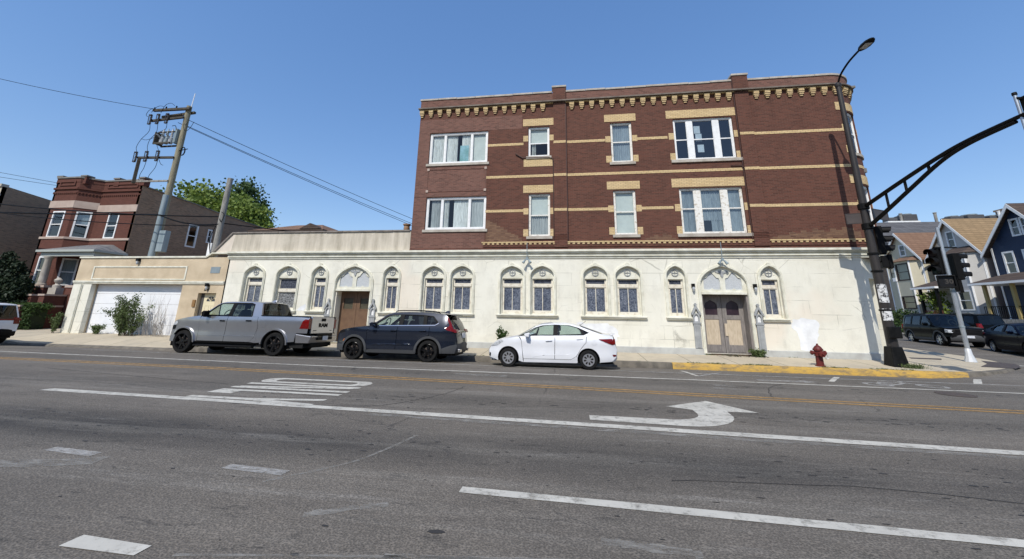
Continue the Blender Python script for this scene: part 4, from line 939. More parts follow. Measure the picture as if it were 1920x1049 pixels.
# ------------------------------------------------------------------ vehicles (built with the front at -x, near side at -y)
M['p_silver'] = paint('silver_car_paint', (.36, .365, .385), .8, .30)
M['p_slate'] = paint('slate_blue_car_paint', (.014, .019, .032), .3, .22, .7)
M['p_white'] = paint('white_car_paint', (.74, .75, .77), 0, .3)
M['p_black'] = paint('black_green_car_paint', (.003, .004, .005), .0, .3, .08, .04)
M['p_navy'] = paint('navy_car_paint', (.002, .003, .010), .0, .3, .08, .04)
M['under'] = plain('dark_underbody', (.008, .008, .008), .9)
def circ(cx, cz, r, a0, a1, n=14): return [(cx + r * cos(a0 + (a1 - a0) * i / n), cz + r * sin(a0 + (a1 - a0) * i / n)) for i in range(n + 1)]
class Car:
    def __init__(s, name, label, cat, loc, rz=0, hw=.85, xf=-2, xr=2, belt=.9, top=1.4, tum=.2, fr=.16, rr=.12, roll=0., bulge=.02, group=None):
        s.t = thing(name, loc, label, cat, group, rz); s.t.rotation_euler = (roll, 0, rz)
        s.hw, s.xf, s.xr, s.belt, s.top, s.tum, s.fr, s.rr, s.bulge = hw, xf, xr, belt, top, tum, fr, rr, bulge
    def W(s, x, z):
        w = s.hw
        t = max(0, (s.xf + .75 - x) / .75); w -= s.fr * t * t
        t = max(0, (x - s.xr + .55) / .55); w -= s.rr * t * t
        if z > s.belt: q = (z - s.belt) / (s.top - s.belt); w -= .035 * (.8 + s.bulge * 8) + s.tum * (.72 * q + .28 * q * q)
        else:
            q = max(0., z / s.belt); T = ((0, .085), (.2, .045), (.36, .012), (.48, .012), (.6, .022), (.74, .012), (.86, .0), (.93, .006), (1.001, .035))
            for (qa, wa), (qb, wb) in zip(T, T[1:]):
                if q <= qb: f = (q - qa) / (qb - qa); f = f * f * (3 - 2 * f); w -= (wa + (wb - wa) * f) * (.8 + s.bulge * 8); break
        return w
    def side(s, name, outer, mat, off=0., holes=(), parent=None, step=.11, thick=None, both=True, label=None, smooth=40):
        res = []
        for sg in ((-1, 1) if both else (-1,)):
            g = MB(lambda x, y, z: (x, sg * (s.W(x, z) + off) if y == 0 else sg * (s.W(x, z) + off - y), z))
            g.slab(outer, 0, thick, holes=holes, step=step)
            if sg > 0: g.f = [tuple(reversed(f)) for f in g.f]
            o = g.build(name, mat, parent or s.t, smooth=smooth, local=True)
            res.append(o)
        return res
    def top_strip(s, parts, edge, crown):
        """parts: list of (name, material, i0, i1, pillar) over the edge profile; skin from side to side"""
        S = [-1, -.93, -.8, -.5, -.17, .17, .5, .8, .93, 1]
        for name, mat, i0, i1, cw in parts:
            g = MB(); rows = []
            seg = edge[i0:i1 + 1]
            seg = [(v.x, v.z) for v in curve([(x, 0, z) for x, z in seg], 3)] if len(seg) > 2 else seg
            n = len(seg); vs = []
            for k, (x, z) in enumerate(seg):
                a = seg[max(k - 1, 0)]; b = seg[min(k + 1, n - 1)]; t = Vector((b[0] - a[0], b[1] - a[1])).normalized(); nx, nz = -t.y, t.x
                w = s.W(x, z)
                for q in S:
                    c = crown * (1 - abs(q) ** 2.6); vs.append((x + nx * c, q * w, z + nz * c))
            m = len(S)
            g.add(vs, [(k * m + j, k * m + m + j, k * m + m + j + 1, k * m + j + 1) for k in range(n - 1) for j in range(m - 1)], 0)
            if cw:
                for i, f in enumerate(g.f):
                    j = i % (m - 1)
                    if j in (0, m - 2): g.mi[i] = 1
            g.build(name, [mat, cw] if cw else mat, s.t, smooth=50, local=True)
    def wheel(s, x, r, style, z=None, wd=.22, y=None, near=True):
        for sg in (-1, 1):
            y0 = (y if y else s.hw - .02) * sg; zc = z if z else r
            root = MB(); R = r * .70 if style != 'cap' else r * .66
            yo = lambda d: y0 - sg * d
            t = MB(); t.lathe([(R, 0.02), (R * 1.03, .0), (r * .93, .004), (r * .985, .03), (r, .055), (r, wd - .05), (r * .97, wd - .01), (R, wd)], (0, 0, 0), 36, axis='y', cap=False)
            t.v = [(x + a, yo(b), zc + c) for a, b, c in t.v]
            w_ = t.build('wheel', 'rubber', s.t, smooth=40, local=True)
            g = MB(); d = .045
            rim = 'black_alloy' if style.startswith('b') else 'alloy'
            g.lathe([(R, .018), (R * .955, .012), (R * .93, .03), (R * .92, .14), (R, .14)], (0, 0, 0), 36, axis='y', cap=False)
            if style == 'cap':
                n = 8
                holes = []
                for k in range(n):
                    a = 2 * pi * k / n + .2; pts = []
                    for rr_, w0 in ((.36, .085), (.62, .15), (.78, .12), (.80, 0)):
                        pts.append((rr_ * R, w0 * R))
                    o_ = [(p, q) for p, q in pts] + [(p, -q) for p, q in reversed(pts[:-1])]
                    holes.append([(p * cos(a) - q * sin(a), p * sin(a) + q * cos(a)) for p, q in o_])
                g.slab([(R * .94 * cos(2 * pi * i / 40), R * .94 * sin(2 * pi * i / 40)) for i in range(40)], .02, .05, holes=holes)
            else:
                n, w0, w1, split = {'b6': (6, .13, .10, 0), 'b5': (5, .09, .05, .17), 'a10': (10, .06, .045, .0), 'a5': (5, .12, .09, 0), 'a7': (7, .1, .07, 0)}[style]
                for k in range(n):
                    for sp in ((-split, split) if split else (0,)):
                        a = 2 * pi * k / n + .25; b = a + sp
                        p0 = (R * .12 * cos(a), R * .12 * sin(a)); p1 = (R * .95 * cos(b), R * .95 * sin(b))
                        tx, tz = p1[0] - p0[0], p1[1] - p0[1]; L = sqrt(tx * tx + tz * tz); nx, nz = -tz / L, tx / L
                        A, Bq = R * w0, R * w1
                        q = [(p0[0] + nx * A, p0[1] + nz * A), (p0[0] - nx * A, p0[1] - nz * A), (p1[0] - nx * Bq, p1[1] - nz * Bq), (p1[0] + nx * Bq, p1[1] + nz * Bq)]
                        g.slab(q, .028 if abs(sp) < .01 else .032, .06)
                g.lathe([(.01, .015), (R * .16, .018), (R * .2, .03), (R * .2, .07)], (0, 0, 0), 14, axis='y')
            g.v = [(x + a, yo(b), zc + c) for a, b, c in g.v]
            g.build('rim', rim, w_, smooth=30, local=True)
            k = MB(); k.lathe([(R * .95, .13), (.01, .13)], (0, 0, 0), 24, axis='y', cap=False); k.lathe([(R * .62, .10), (.01, .10)], (0, 0, 0), 20, axis='y', m=1, cap=False)
            k.v = [(x + a, yo(b), zc + c) for a, b, c in k.v]; k.build('brake_disc', ['under', 'iron'], w_, local=True)
    def inner(s, x0, x1, z0, z1, wells, inset=.30):
        g = MB(); w_ = s.hw - inset; g.box(x0, x1, -w_, w_, z0, z1)
        w2 = s.hw - .08
        xs = [x0 + .1] + [v for c, r in wells for v in (c - r, c + r)] + [x1 - .1]
        for a, b in zip(xs[::2], xs[1::2]):
            if b - a > .05: w3 = min(w2, s.W(a, z0) - .06, s.W(b, z0) - .06, s.W(a, z1) - .06, s.W(b, z1) - .06); g.box(a, b, -w3, w3, z0, z1 - .003)
        for c, r in wells:
            for sg in (-1, 1):
                arc_ = circ(c, wells[0][2] if False else s.wz, r, -.3, pi + .3, 14); v = []
                for (a, b) in arc_: v += [(a, sg * (s.W(a, b) - .01), b), (a, sg * w_, b)]
                g.add(v, [(2 * i, 2 * i + 2, 2 * i + 3, 2 * i + 1) for i in range(len(arc_) - 1)])
        g.build('underbody', 'under', s.t, local=True)
    def seats(s, rows, zf, mat='seat', wheel_x=None):
        for x, h in rows:
            for y in (-.37, .37):
                g = MB(); g.hexa([(x + .0, y - .23, zf), (x + .16, y - .23, zf), (x + .16, y + .23, zf), (x, y + .23, zf), (x + .2, y - .2, zf + h), (x + .3, y - .2, zf + h), (x + .3, y + .2, zf + h), (x + .2, y + .2, zf + h)])
                g.box(x - .45, x + .1, y - .24, y + .24, zf - .12, zf + .06)
                o = g.build('seat', mat, s.t, bevel=.04, local=True)
                q = MB(); q.box(x + .22, x + .32, y - .13, y + .13, zf + h + .03, zf + h + .22); q.build('headrest', mat, o, bevel=.04, local=True)
        if wheel_x:
            g = MB(); pts = [(wheel_x + .06 * cos(t), -.37 + .18 * sin(t), zf + .36 + .17 * cos(t)) for t in [2 * pi * i / 16 for i in range(17)]]
            g.tube(pts, .017, 6, cap=False); g.tube([(wheel_x + .0, -.37, zf + .36), (wheel_x - .3, -.37, zf + .26)], .03, 6); g.build('steering_wheel', 'seat', s.t, local=True)
    def part(s, name, mb, mat, parent=None, **kw): return mb.build(name, mat, parent or s.t, local=True, **kw)
    def blob(s, name, pts, mat, d0, d1, parent=None, both=True, bevel=.012):
        for sg in ((-1, 1) if both else (-1,)):
            g = MB(lambda x, y, z: (x, sg * (s.W(x, z) + y), z)); g.slab(pts, d1, d0, step=.12)
            if sg > 0: g.f = [tuple(reversed(f)) for f in g.f]
            g.build(name, mat, parent or s.t, smooth=40, local=True, bevel=bevel)
    def mirror(s, x, z, mat, w=.22, h=.17, y=None):
        for sg in (-1, 1):
            y0 = sg * (s.W(x, z) + .02); g = MB()
            pts = [(x - .02, z - h * .35), (x + .09, z - h * .5), (x + .11, z + h * .4), (x + .04, z + h * .5), (x - .05, z + h * .2)]
            g2 = MB(lambda a, b, c: (a, y0 + sg * b, c)); g2.slab(pts, .06 + w, .06)
            g2.slab(pts, .06, None); g2.add([(x, 0, z - h * .3), (x + .06, 0, z - h * .3), (x + .06, .07, z - h * .15), (x, .07, z - h * .15), (x, 0, z - h * .12), (x + .06, 0, z - h * .12), (x + .06, .07, z + .02), (x, .07, z + .02)], [(0, 3, 2, 1), (4, 5, 6, 7), (0, 1, 5, 4), (1, 2, 6, 5), (2, 3, 7, 6), (3, 0, 4, 7)])
            g2.build('mirror', mat, s.t, bevel=.02, local=True)
def arched(pts, wheels, r):
    """pts: outline whose bottom edge is cut by wheel arches; given explicitly by caller"""
    return pts
def wheel_cut(cx, cz, r, zb):       # going towards +x along the bottom edge, over the wheel
    a = math.asin(clampf((zb - cz) / r, -1, 1)); return circ(cx, cz, r, pi - a, a, 16)

# ---- silver pickup truck
def pickup():
    c = Car('pickup_truck', 'silver crew cab pickup truck parked first in the row outside the arched windows', 'pickup truck', (-12.5, 13.35 + .90, -.03), roll=-.025, hw=.90, xf=-2.82, xr=3.05, belt=1.38, top=1.93, tum=.20, fr=.20, rr=.05, bulge=.012)
    wf, wr, R, zc = -2.06, 1.80, .41, .415; c.wz = zc; AR = .53
    E = [(-2.80, .66), (-2.79, .95), (-2.66, 1.14), (-2.50, 1.20), (-2.1, 1.28), (-1.72, 1.345), (-1.46, 1.375), (-.95, 1.80), (-.78, 1.875), (-.55, 1.905), (.2, 1.925), (.80, 1.905), (.93, 1.865), (1.10, 1.40), (1.101, 1.05)]
    c.top_strip([('grille', 'black_pl', 0, 2, None), ('hood', 'p_silver', 2, 6, None), ('windshield', 'car_glass', 6, 7, 'p_silver'), ('roof', 'p_silver', 7, 12, None), ('rear_window', 'car_glass_dark', 12, 13, 'p_silver'), ('cab_back', 'p_silver', 13, 14, None)], E, .045)
    # front wing, cab corner, box side
    body = [(-2.78, .66), (-2.46, .66)] + wheel_cut(wf, zc, AR, .55)[0:] + [(-1.55, .45), (-1.43, .45), (-1.44, 1.25), (-1.46, 1.372), (-1.72, 1.345), (-2.1, 1.28), (-2.5, 1.2), (-2.66, 1.135), (-2.76, .97)]
    c.side('front_wing', body, 'p_silver')
    for sg in (-1, 1):
        pass
    box = [(1.04, .44)] + [(1.25, .46)] + wheel_cut(wr, zc, AR, .5) + [(2.36, .50), (2.60, .52), (2.62, .80), (3.03, .80), (3.05, 1.0), (3.06, 1.36), (3.02, 1.415), (1.12, 1.415), (1.06, 1.38)]
    c.side('bed_side', box, 'p_silver')
    g = MB(); g.box(1.12, 3.02, -.80, -.74, 1.0, 1.42); g.box(1.12, 3.02, .74, .80, 1.0, 1.42); g.box(1.12, 3.0, -.78, .78, .88, .93)
    for sg in (-1, 1): g.box(1.10, 3.03, sg * .82 - .075, sg * .82 + .075, 1.41, 1.43)
    c.part('bed_liner', g, 'black_pl')
    fd = [(-1.415, .47), (-.305, .47), (-.285, 1.36), (-1.42, 1.36), (-1.44, 1.24)]
    rd = [(-.29, .47), (.78, .47), (.95, .62), (1.03, .95), (.98, 1.36), (-.27, 1.36)]
    c.side('cab_corner', [(.785, .47), (1.035, .44), (1.06, 1.38), (.99, 1.365), (1.04, .95), (.955, .615)], 'p_silver'); d1 = c.side('door', fd, 'p_silver', .001); d2 = c.side('door', rd, 'p_silver', .001)
    gw = [(-1.30, 1.39), (-.93, 1.74), (-.80, 1.825), (-.30, 1.85), (-.30, 1.385)]
    gr = [(-.16, 1.385), (-.16, 1.855), (.46, 1.855), (.60, 1.815), (.69, 1.42), (.66, 1.39)]
    cab = [(-1.45, 1.365), (-.95, 1.80), (-.78, 1.875), (-.55, 1.905), (.2, 1.925), (.80, 1.905), (.93, 1.865), (1.10, 1.40), (1.08, 1.365)]
    c.side('cab_frame', cab, 'p_silver', 0, holes=[gw, gr], thick=.05)
    c.side('window_trim', [(-1.36, 1.368), (-.97, 1.765), (-.79, 1.853), (-.3, 1.876), (.48, 1.88), (.635, 1.83), (.73, 1.40), (.70, 1.366)], 'black_pl', .004, holes=[gw, gr])
    c.side('window', gw, 'car_glass', -.02); c.side('window', gr, 'car_glass_dark', -.02)
    # flares, sill, step
    for x in (wf, wr):
        o_ = circ(x, zc, AR + .015, pi + .02, -.02, 20); i_ = circ(x, zc, AR - .035, -.02, pi + .02, 20)
        c.side('wheel_arch_flare', o_ + i_, 'p_silver', .045, thick=.06, step=None)
    c.side('sill', [(-1.5, .40), (1.02, .40), (1.02, .47), (-1.5, .47)], 'black_pl', -.01, thick=.1)
    for sg in (-1, 1):
        g = MB(); g.box(-1.45, 1.0, sg * .90 - .09, sg * .90 + .06, .27, .34); c.part('running_board', g, 'black_pl', bevel=.02)
    g = MB(lambda x, y, z: (x, y, z))
    for d in d1: q = MB()
    c.blob('door_handle', [(-.58, 1.20), (-.56, 1.175), (-.38, 1.175), (-.36, 1.205), (-.40, 1.225), (-.56, 1.225)], 'black_pl', 0, .035, d1[0], False)
    c.blob('door_handle', [(.52, 1.22), (.54, 1.195), (.74, 1.195), (.76, 1.225), (.72, 1.245), (.54, 1.245)], 'black_pl', 0, .035, d2[0], False)
    c.blob('body_crease', [(-1.4, .655), (.95, .675), (.95, .685), (-1.4, .668)], 'p_silver', -.004, .012)
    c.blob('fuel_door', [(1.18, 1.0), (1.36, 1.0), (1.38, 1.15), (1.2, 1.16)], 'p_silver', -.002, .006, both=False)
    c.side('headlight', [(-2.745, 1.0), (-2.50, 1.02), (-2.42, 1.11), (-2.50, 1.175), (-2.66, 1.125)], 'lens', .006, step=.06)
    c.side('headlight_surround', [(-2.775, .84), (-2.55, .86), (-2.50, 1.015), (-2.75, .995)], 'black_pl', .008, step=.08)
    b = MB(); n = 9; vs = []
    for z, dx in ((.40, .04), (.48, 0), (.64, 0), (.68, .05)):
        for i in range(n): t = -1 + 2 * i / (n - 1); vs.append((-2.80 + dx + .22 * t ** 4, t * (.80 + (0.0)), z))
    b.add(vs, [(k * n + i, k * n + n + i, k * n + n + i + 1, k * n + i + 1) for k in range(3) for i in range(n - 1)])
    for sg in (-1, 1): b.box(-2.6, -2.42, sg * .84 - .04, sg * .84 + .04, .42, .66)
    c.part('front_bumper', b, 'p_silver', smooth=40, bevel=.0)
    g = MB(); g.box(-2.74, -2.4, -.7, .7, .24, .42); c.part('air_dam', g, 'black_pl', bevel=.03)
    # tail
    tg = MB(lambda u, d, z: (3.05 + d + .02 * (1.4 - z), u, z))
    tg.slab([(-.70, .81), (.70, .81), (.70, 1.36), (.66, 1.41), (-.66, 1.41), (-.70, 1.36)], -.045 + .07, -.04, step=.2)
    tgo = c.part('tailgate', tg, 'p_silver', bevel=.01)
    tg.f = tg.f
    q = MB(); q.box(3.075, 3.10, -.12, .12, 1.25, 1.36); c.part('tailgate_handle', q, 'black_pl', tgo, bevel=.01)
    q = MB(); add_text(q, 'RAM', .20, lambda x, y, z: (3.085 + z, x, 1.10 + y), depth=.006, bold=True, sx=1.35); c.part('tailgate_lettering', q, 'black_pl', tgo)
    q = MB(); q.box(3.08, 3.09, -.58, -.38, .90, .925); q.box(3.08, 3.09, .45, .58, .90, .925); c.part('tailgate_badge', q, 'black_pl', tgo)
    c.side('tail_light', [(2.74, .98), (3.055, .98), (3.065, 1.30), (2.92, 1.315), (2.84, 1.25)], 'red_light', .010, step=.06)
    for sg in (-1, 1):
        g = MB(); g.box(3.05, 3.075, sg * .78 - .08, sg * .78 + .08, .98, 1.33); c.part('tail_light', g, 'red_light')
    b = MB(); b.hexa([(2.62, -.86, .47), (3.12, -.80, .47), (3.12, .80, .47), (2.62, .86, .47), (2.62, -.90, .80), (3.22, -.82, .72), (3.22, .82, .72), (2.62, .90, .80)])
    bo = c.part('rear_bumper', b, 'p_silver', bevel=.03)
    q = MB(); q.box(3.05, 3.24, -.42, .42, .70, .80); q.box(3.1, 3.235, -.45, .45, .58, .69); q.box(2.64, 3.05, -.88, .88, .79, .82); c.part('bumper_step', q, 'black_pl', bo)
    q = MB(); q.box(3.225, 3.245, -.16, .16, .56, .72); c.part('licence_plate', q, 'plate', bo)
    q = MB(); q.box(2.5, 3.1, -.6, .6, .36, .5); q.tube([(2.6, .5, .38), (3.15, .5, .40)], .05, 10); c.part('hitch', q, 'under')
    c.inner(-2.6, 3.0, .30, .98, [(wf, AR), (wr, AR)]); g = MB(); g.box(-1.35, 1.05, -.72, .72, .95, 1.12); g.box(-1.4, -1.0, -.74, .74, 1.1, 1.36); c.part('cabin_floor', g, 'seat')
    c.seats([(-.25, .55), (.55, .52)], 1.08, wheel_x=-.78)
    c.mirror(-1.18, 1.44, 'black_pl', .2, .24)
    for x in (wf, wr): c.wheel(x, R, 'b6', zc, .28, .89)
    g = MB(); g.hexa([(-1.98, -.50, 1.325), (-1.62, -.5, 1.385), (-1.62, .5, 1.385), (-1.98, .5, 1.325), (-1.92, -.42, 1.36), (-1.62, -.42, 1.425), (-1.62, .42, 1.425), (-1.92, .42, 1.36)]); c.part('hood_scoop', g, 'black_pl', bevel=.015)
    g = MB(); g.hexa([(.72, -.05, 1.95), (.95, -.05, 1.94), (.95, .05, 1.94), (.72, .05, 1.95), (.84, -.02, 2.03), (.93, -.02, 2.03), (.93, .02, 2.03), (.84, .02, 2.03)]); c.part('roof_antenna', g, 'p_silver', bevel=.01)
    g = MB(); g.box(.93, .97, -.2, .2, 1.84, 1.875); c.part('brake_light', g, 'red_light')
pickup()

def bumper_band(c, x, z0, z1, w, sg, curve_=.2, d=.05):
    """a wrapped bumper skin at one end; sg -1 front, +1 rear"""
    b = MB(); n = 11; vs = []
    for z, dx in ((z0, d), (z0 + (z1 - z0) * .2, 0), (z0 + (z1 - z0) * .8, 0), (z1, d * .7)):
        for i in range(n):
            t = -1 + 2 * i / (n - 1); vs.append((x - sg * (dx + curve_ * abs(t) ** 3.2), t * w, z))
    b.add(vs, [(k * n + i, k * n + i + 1, k * n + n + i + 1, k * n + n + i) if sg > 0 else (k * n + i, k * n + n + i, k * n + n + i + 1, k * n + i + 1) for k in range(3) for i in range(n - 1)])
    return b
# ---- slate compact suv
def crossover():
    c = Car('crossover_car', 'dark slate blue crossover parked between the silver pickup and the white sedan', 'car', (-6.11, 13.25 + .82, -.03), roll=-.025, hw=.82, xf=-2.2, xr=2.34, belt=1.15, top=1.64, tum=.20, fr=.24, rr=.17, bulge=.03)
    wf, wr, R, zc = -1.42, 1.30, .352, .352; c.wz = zc; AR = .44
    E = [(-2.16, .50), (-2.17, .76), (-2.10, .92), (-1.96, .995), (-1.5, 1.075), (-1.0, 1.125), (-.88, 1.14), (-.32, 1.545), (-.12, 1.605), (.3, 1.638), (.9, 1.640), (1.5, 1.612), (1.83, 1.565), (2.02, 1.36), (2.20, 1.04), (2.27, .85), (2.30, .62)]
    c.top_strip([('grille', 'black_pl', 0, 2, None), ('hood', 'p_slate', 2, 5, None), ('cowl', 'black_pl', 5, 6, None), ('windshield', 'car_glass', 6, 7, 'p_slate'), ('roof', 'p_slate', 7, 12, None), ('rear_window', 'car_glass_dark', 12, 14, 'p_slate'), ('tailgate', 'p_slate', 14, 16, None)], E, .05)
    wing = [(-2.15, .52), (-1.87, .52)] + wheel_cut(wf, zc, AR, .44) + [(-.97, .36), (-.965, 1.0), (-.90, 1.125), (-1.0, 1.125), (-1.5, 1.075), (-1.96, .99), (-2.1, .9), (-2.15, .74)]
    c.side('front_wing', wing, 'p_slate')
    qu = [(.92, .42)] + wheel_cut(wr, zc, AR, .44) + [(1.76, .42), (2.27, .52), (2.27, .85), (2.2, 1.04), (2.05, 1.33), (1.83, 1.18), (1.33, 1.16), (1.31, .86), (1.20, .80), (1.0, .72), (.90, .60)]
    c.side('rear_wing', qu, 'p_slate')
    fd = [(-.955, .38), (.125, .37), (.15, 1.14), (-.88, 1.125), (-.955, 1.0)]
    rd = [(.14, .37), (.88, .38), (.89, .60), (.99, .725), (1.19, .81), (1.30, .88), (1.315, 1.16), (.165, 1.14)]
    d1 = c.side('door', fd, 'p_slate', .002); d2 = c.side('door', rd, 'p_slate', .002)
    gf = [(-.66, 1.165), (-.60, 1.235), (-.24, 1.49), (-.08, 1.525), (.17, 1.535), (.17, 1.185)]
    gr = [(.33, 1.19), (.33, 1.54), (1.02, 1.53), (1.08, 1.215)]
    gq = [(1.20, 1.22), (1.16, 1.522), (1.36, 1.49), (1.54, 1.31), (1.52, 1.245)]
    cab = [(-.90, 1.12), (-.86, 1.14), (-.32, 1.545), (-.12, 1.605), (.3, 1.638), (.9, 1.640), (1.5, 1.612), (1.83, 1.565), (2.03, 1.34), (1.83, 1.18), (1.33, 1.155), (.15, 1.135)]
    c.side('cabin_frame', cab, 'p_slate', 0, holes=[gf, gr, gq], thick=.04)
    c.side('window_trim', [(-.80, 1.155), (-.30, 1.505), (-.1, 1.548), (.3, 1.562), (1.05, 1.553), (1.4, 1.518), (1.6, 1.32), (1.56, 1.215)], 'black_pl', .004, holes=[gf, gr, gq])
    c.side('window_sill_chrome', [(-.72, 1.145), (1.5, 1.20), (1.62, 1.27), (1.62, 1.30), (1.5, 1.225), (-.68, 1.165)], 'chrome', .006, step=.2)
    c.side('window', gf, 'car_glass', -.022); c.side('window', gr, 'car_glass_dark', -.022); c.side('window', gq, 'car_glass_dark', -.022)
    for x in (wf, wr):
        c.side('wheel_arch_cladding', circ(x, zc, AR + .055, pi + .12, -.12, 20) + circ(x, zc, AR - .02, -.12, pi + .12, 20), 'trim_grey', .014, thick=.05, step=None)
    c.side('sill_cladding', [(-.99, .26), (.86, .26), (.86, .37), (.62, .38), (-.80, .37), (-.99, .34)], 'trim_grey', .004, thick=.08)
    c.blob('door_crease', [(-.78, .50), (.74, .54), (.62, .60), (-.70, .555)], 'p_slate', -.002, .012)
    for d, x0, z0 in ((d1, -.10, 1.01), (d2, .95, 1.02)): c.blob('door_handle', [(x0, z0), (x0 + .03, z0 - .02), (x0 + .24, z0 - .01), (x0 + .27, z0 + .015), (x0 + .22, z0 + .035), (x0 + .04, z0 + .03)], 'p_slate', .01, .04, d[0], False)
    c.side('headlight', [(-2.10, .86), (-1.80, .94), (-1.84, .985), (-1.97, .975), (-2.09, .905)], 'black_alloy', .008, step=.07)
    c.side('marker_light', [(-1.86, .62), (-1.80, .70), (-1.78, .69), (-1.84, .61)], 'amber', .022, step=None)
    c.side('bumper_cladding', [(-2.14, .30), (-1.84, .30), (-1.84, .42), (-1.9, .52), (-2.16, .52)], 'trim_grey', .006); c.side('bumper_cladding', [(1.76, .30), (2.22, .30), (2.30, .56), (2.27, .60), (2.05, .55), (1.78, .45)], 'trim_grey', .006)
    c.part('front_bumper', bumper_band(c, -2.2, .24, .56, .65, -1), 'black_pl', smooth=40)
    c.part('rear_bumper', bumper_band(c, 2.38, .30, .66, .68, 1, .14), 'trim_grey', smooth=40)
    # tail lights climb beside the rear window, then turn along the tailgate
    c.side('tail_light', [(1.86, 1.50), (1.92, 1.50), (2.06, 1.30), (2.14, 1.12), (2.235, 1.04), (2.22, .99), (1.93, 1.06), (1.86, 1.13), (1.98, 1.17), (2.01, 1.22)], 'red_light', .014, step=.06)
    for sg in (-1, 1):
        g = MB(); g.hexa([(2.20, sg * .66 - .16, .98), (2.30, sg * .62 - .16, .98), (2.30, sg * .62 + .12, .98), (2.20, sg * .66 + .12, .98), (2.14, sg * .66 - .16, 1.09), (2.25, sg * .62 - .16, 1.09), (2.25, sg * .62 + .12, 1.09), (2.14, sg * .66 + .12, 1.09)]); c.part('tail_light', g, 'red_light', bevel=.01)
    g = MB(); g.hexa([(1.80, -.56, 1.585), (2.10, -.54, 1.545), (2.10, .54, 1.545), (1.80, .56, 1.585), (1.80, -.56, 1.62), (2.12, -.54, 1.575), (2.12, .54, 1.575), (1.80, .56, 1.62)]); c.part('roof_spoiler', g, 'black_alloy', bevel=.012)
    g = MB(); g.box(2.325, 2.345, -.17, .17, .80, .97); c.part('licence_plate', g, 'plate')
    g = MB(); g.box(2.20, 2.30, -.42, .42, .99, 1.04); c.part('tailgate_trim', g, 'chrome', bevel=.01)
    for sg in (-1, 1):
        g = MB(); g.box(2.30, 2.40, sg * .52 - .09, sg * .52 + .09, .34, .44); c.part('exhaust_tip', g, 'chrome', bevel=.015)
        g = MB(); g.tube(curve([(-.05, sg * .57, 1.635), (.1, sg * .575, 1.69), (.9, sg * .58, 1.70), (1.45, sg * .57, 1.67), (1.6, sg * .56, 1.615)], 5), .018, 6); c.part('roof_rail', g, 'black_pl')
    c.inner(-2.05, 2.2, .22, .80, [(wf, AR), (wr, AR)]); g = MB(); g.box(-.95, 1.9, -.64, .64, .78, .9); g.box(-.95, -.5, -.66, .66, .9, 1.12); c.part('cabin_floor', g, 'seat')
    c.seats([(.0, .46), (.85, .44)], .90, wheel_x=-.42)
    c.mirror(-.74, 1.20, 'p_slate', .2, .16)
    for x in (wf, wr): c.wheel(x, R, 'b5', zc, .23, .815)
    g = MB(); g.hexa([(1.55, -.04, 1.655), (1.78, -.04, 1.63), (1.78, .04, 1.63), (1.55, .04, 1.655), (1.68, -.015, 1.73), (1.76, -.015, 1.72), (1.76, .015, 1.72), (1.68, .015, 1.73)]); c.part('roof_antenna', g, 'p_slate', bevel=.01)
crossover()

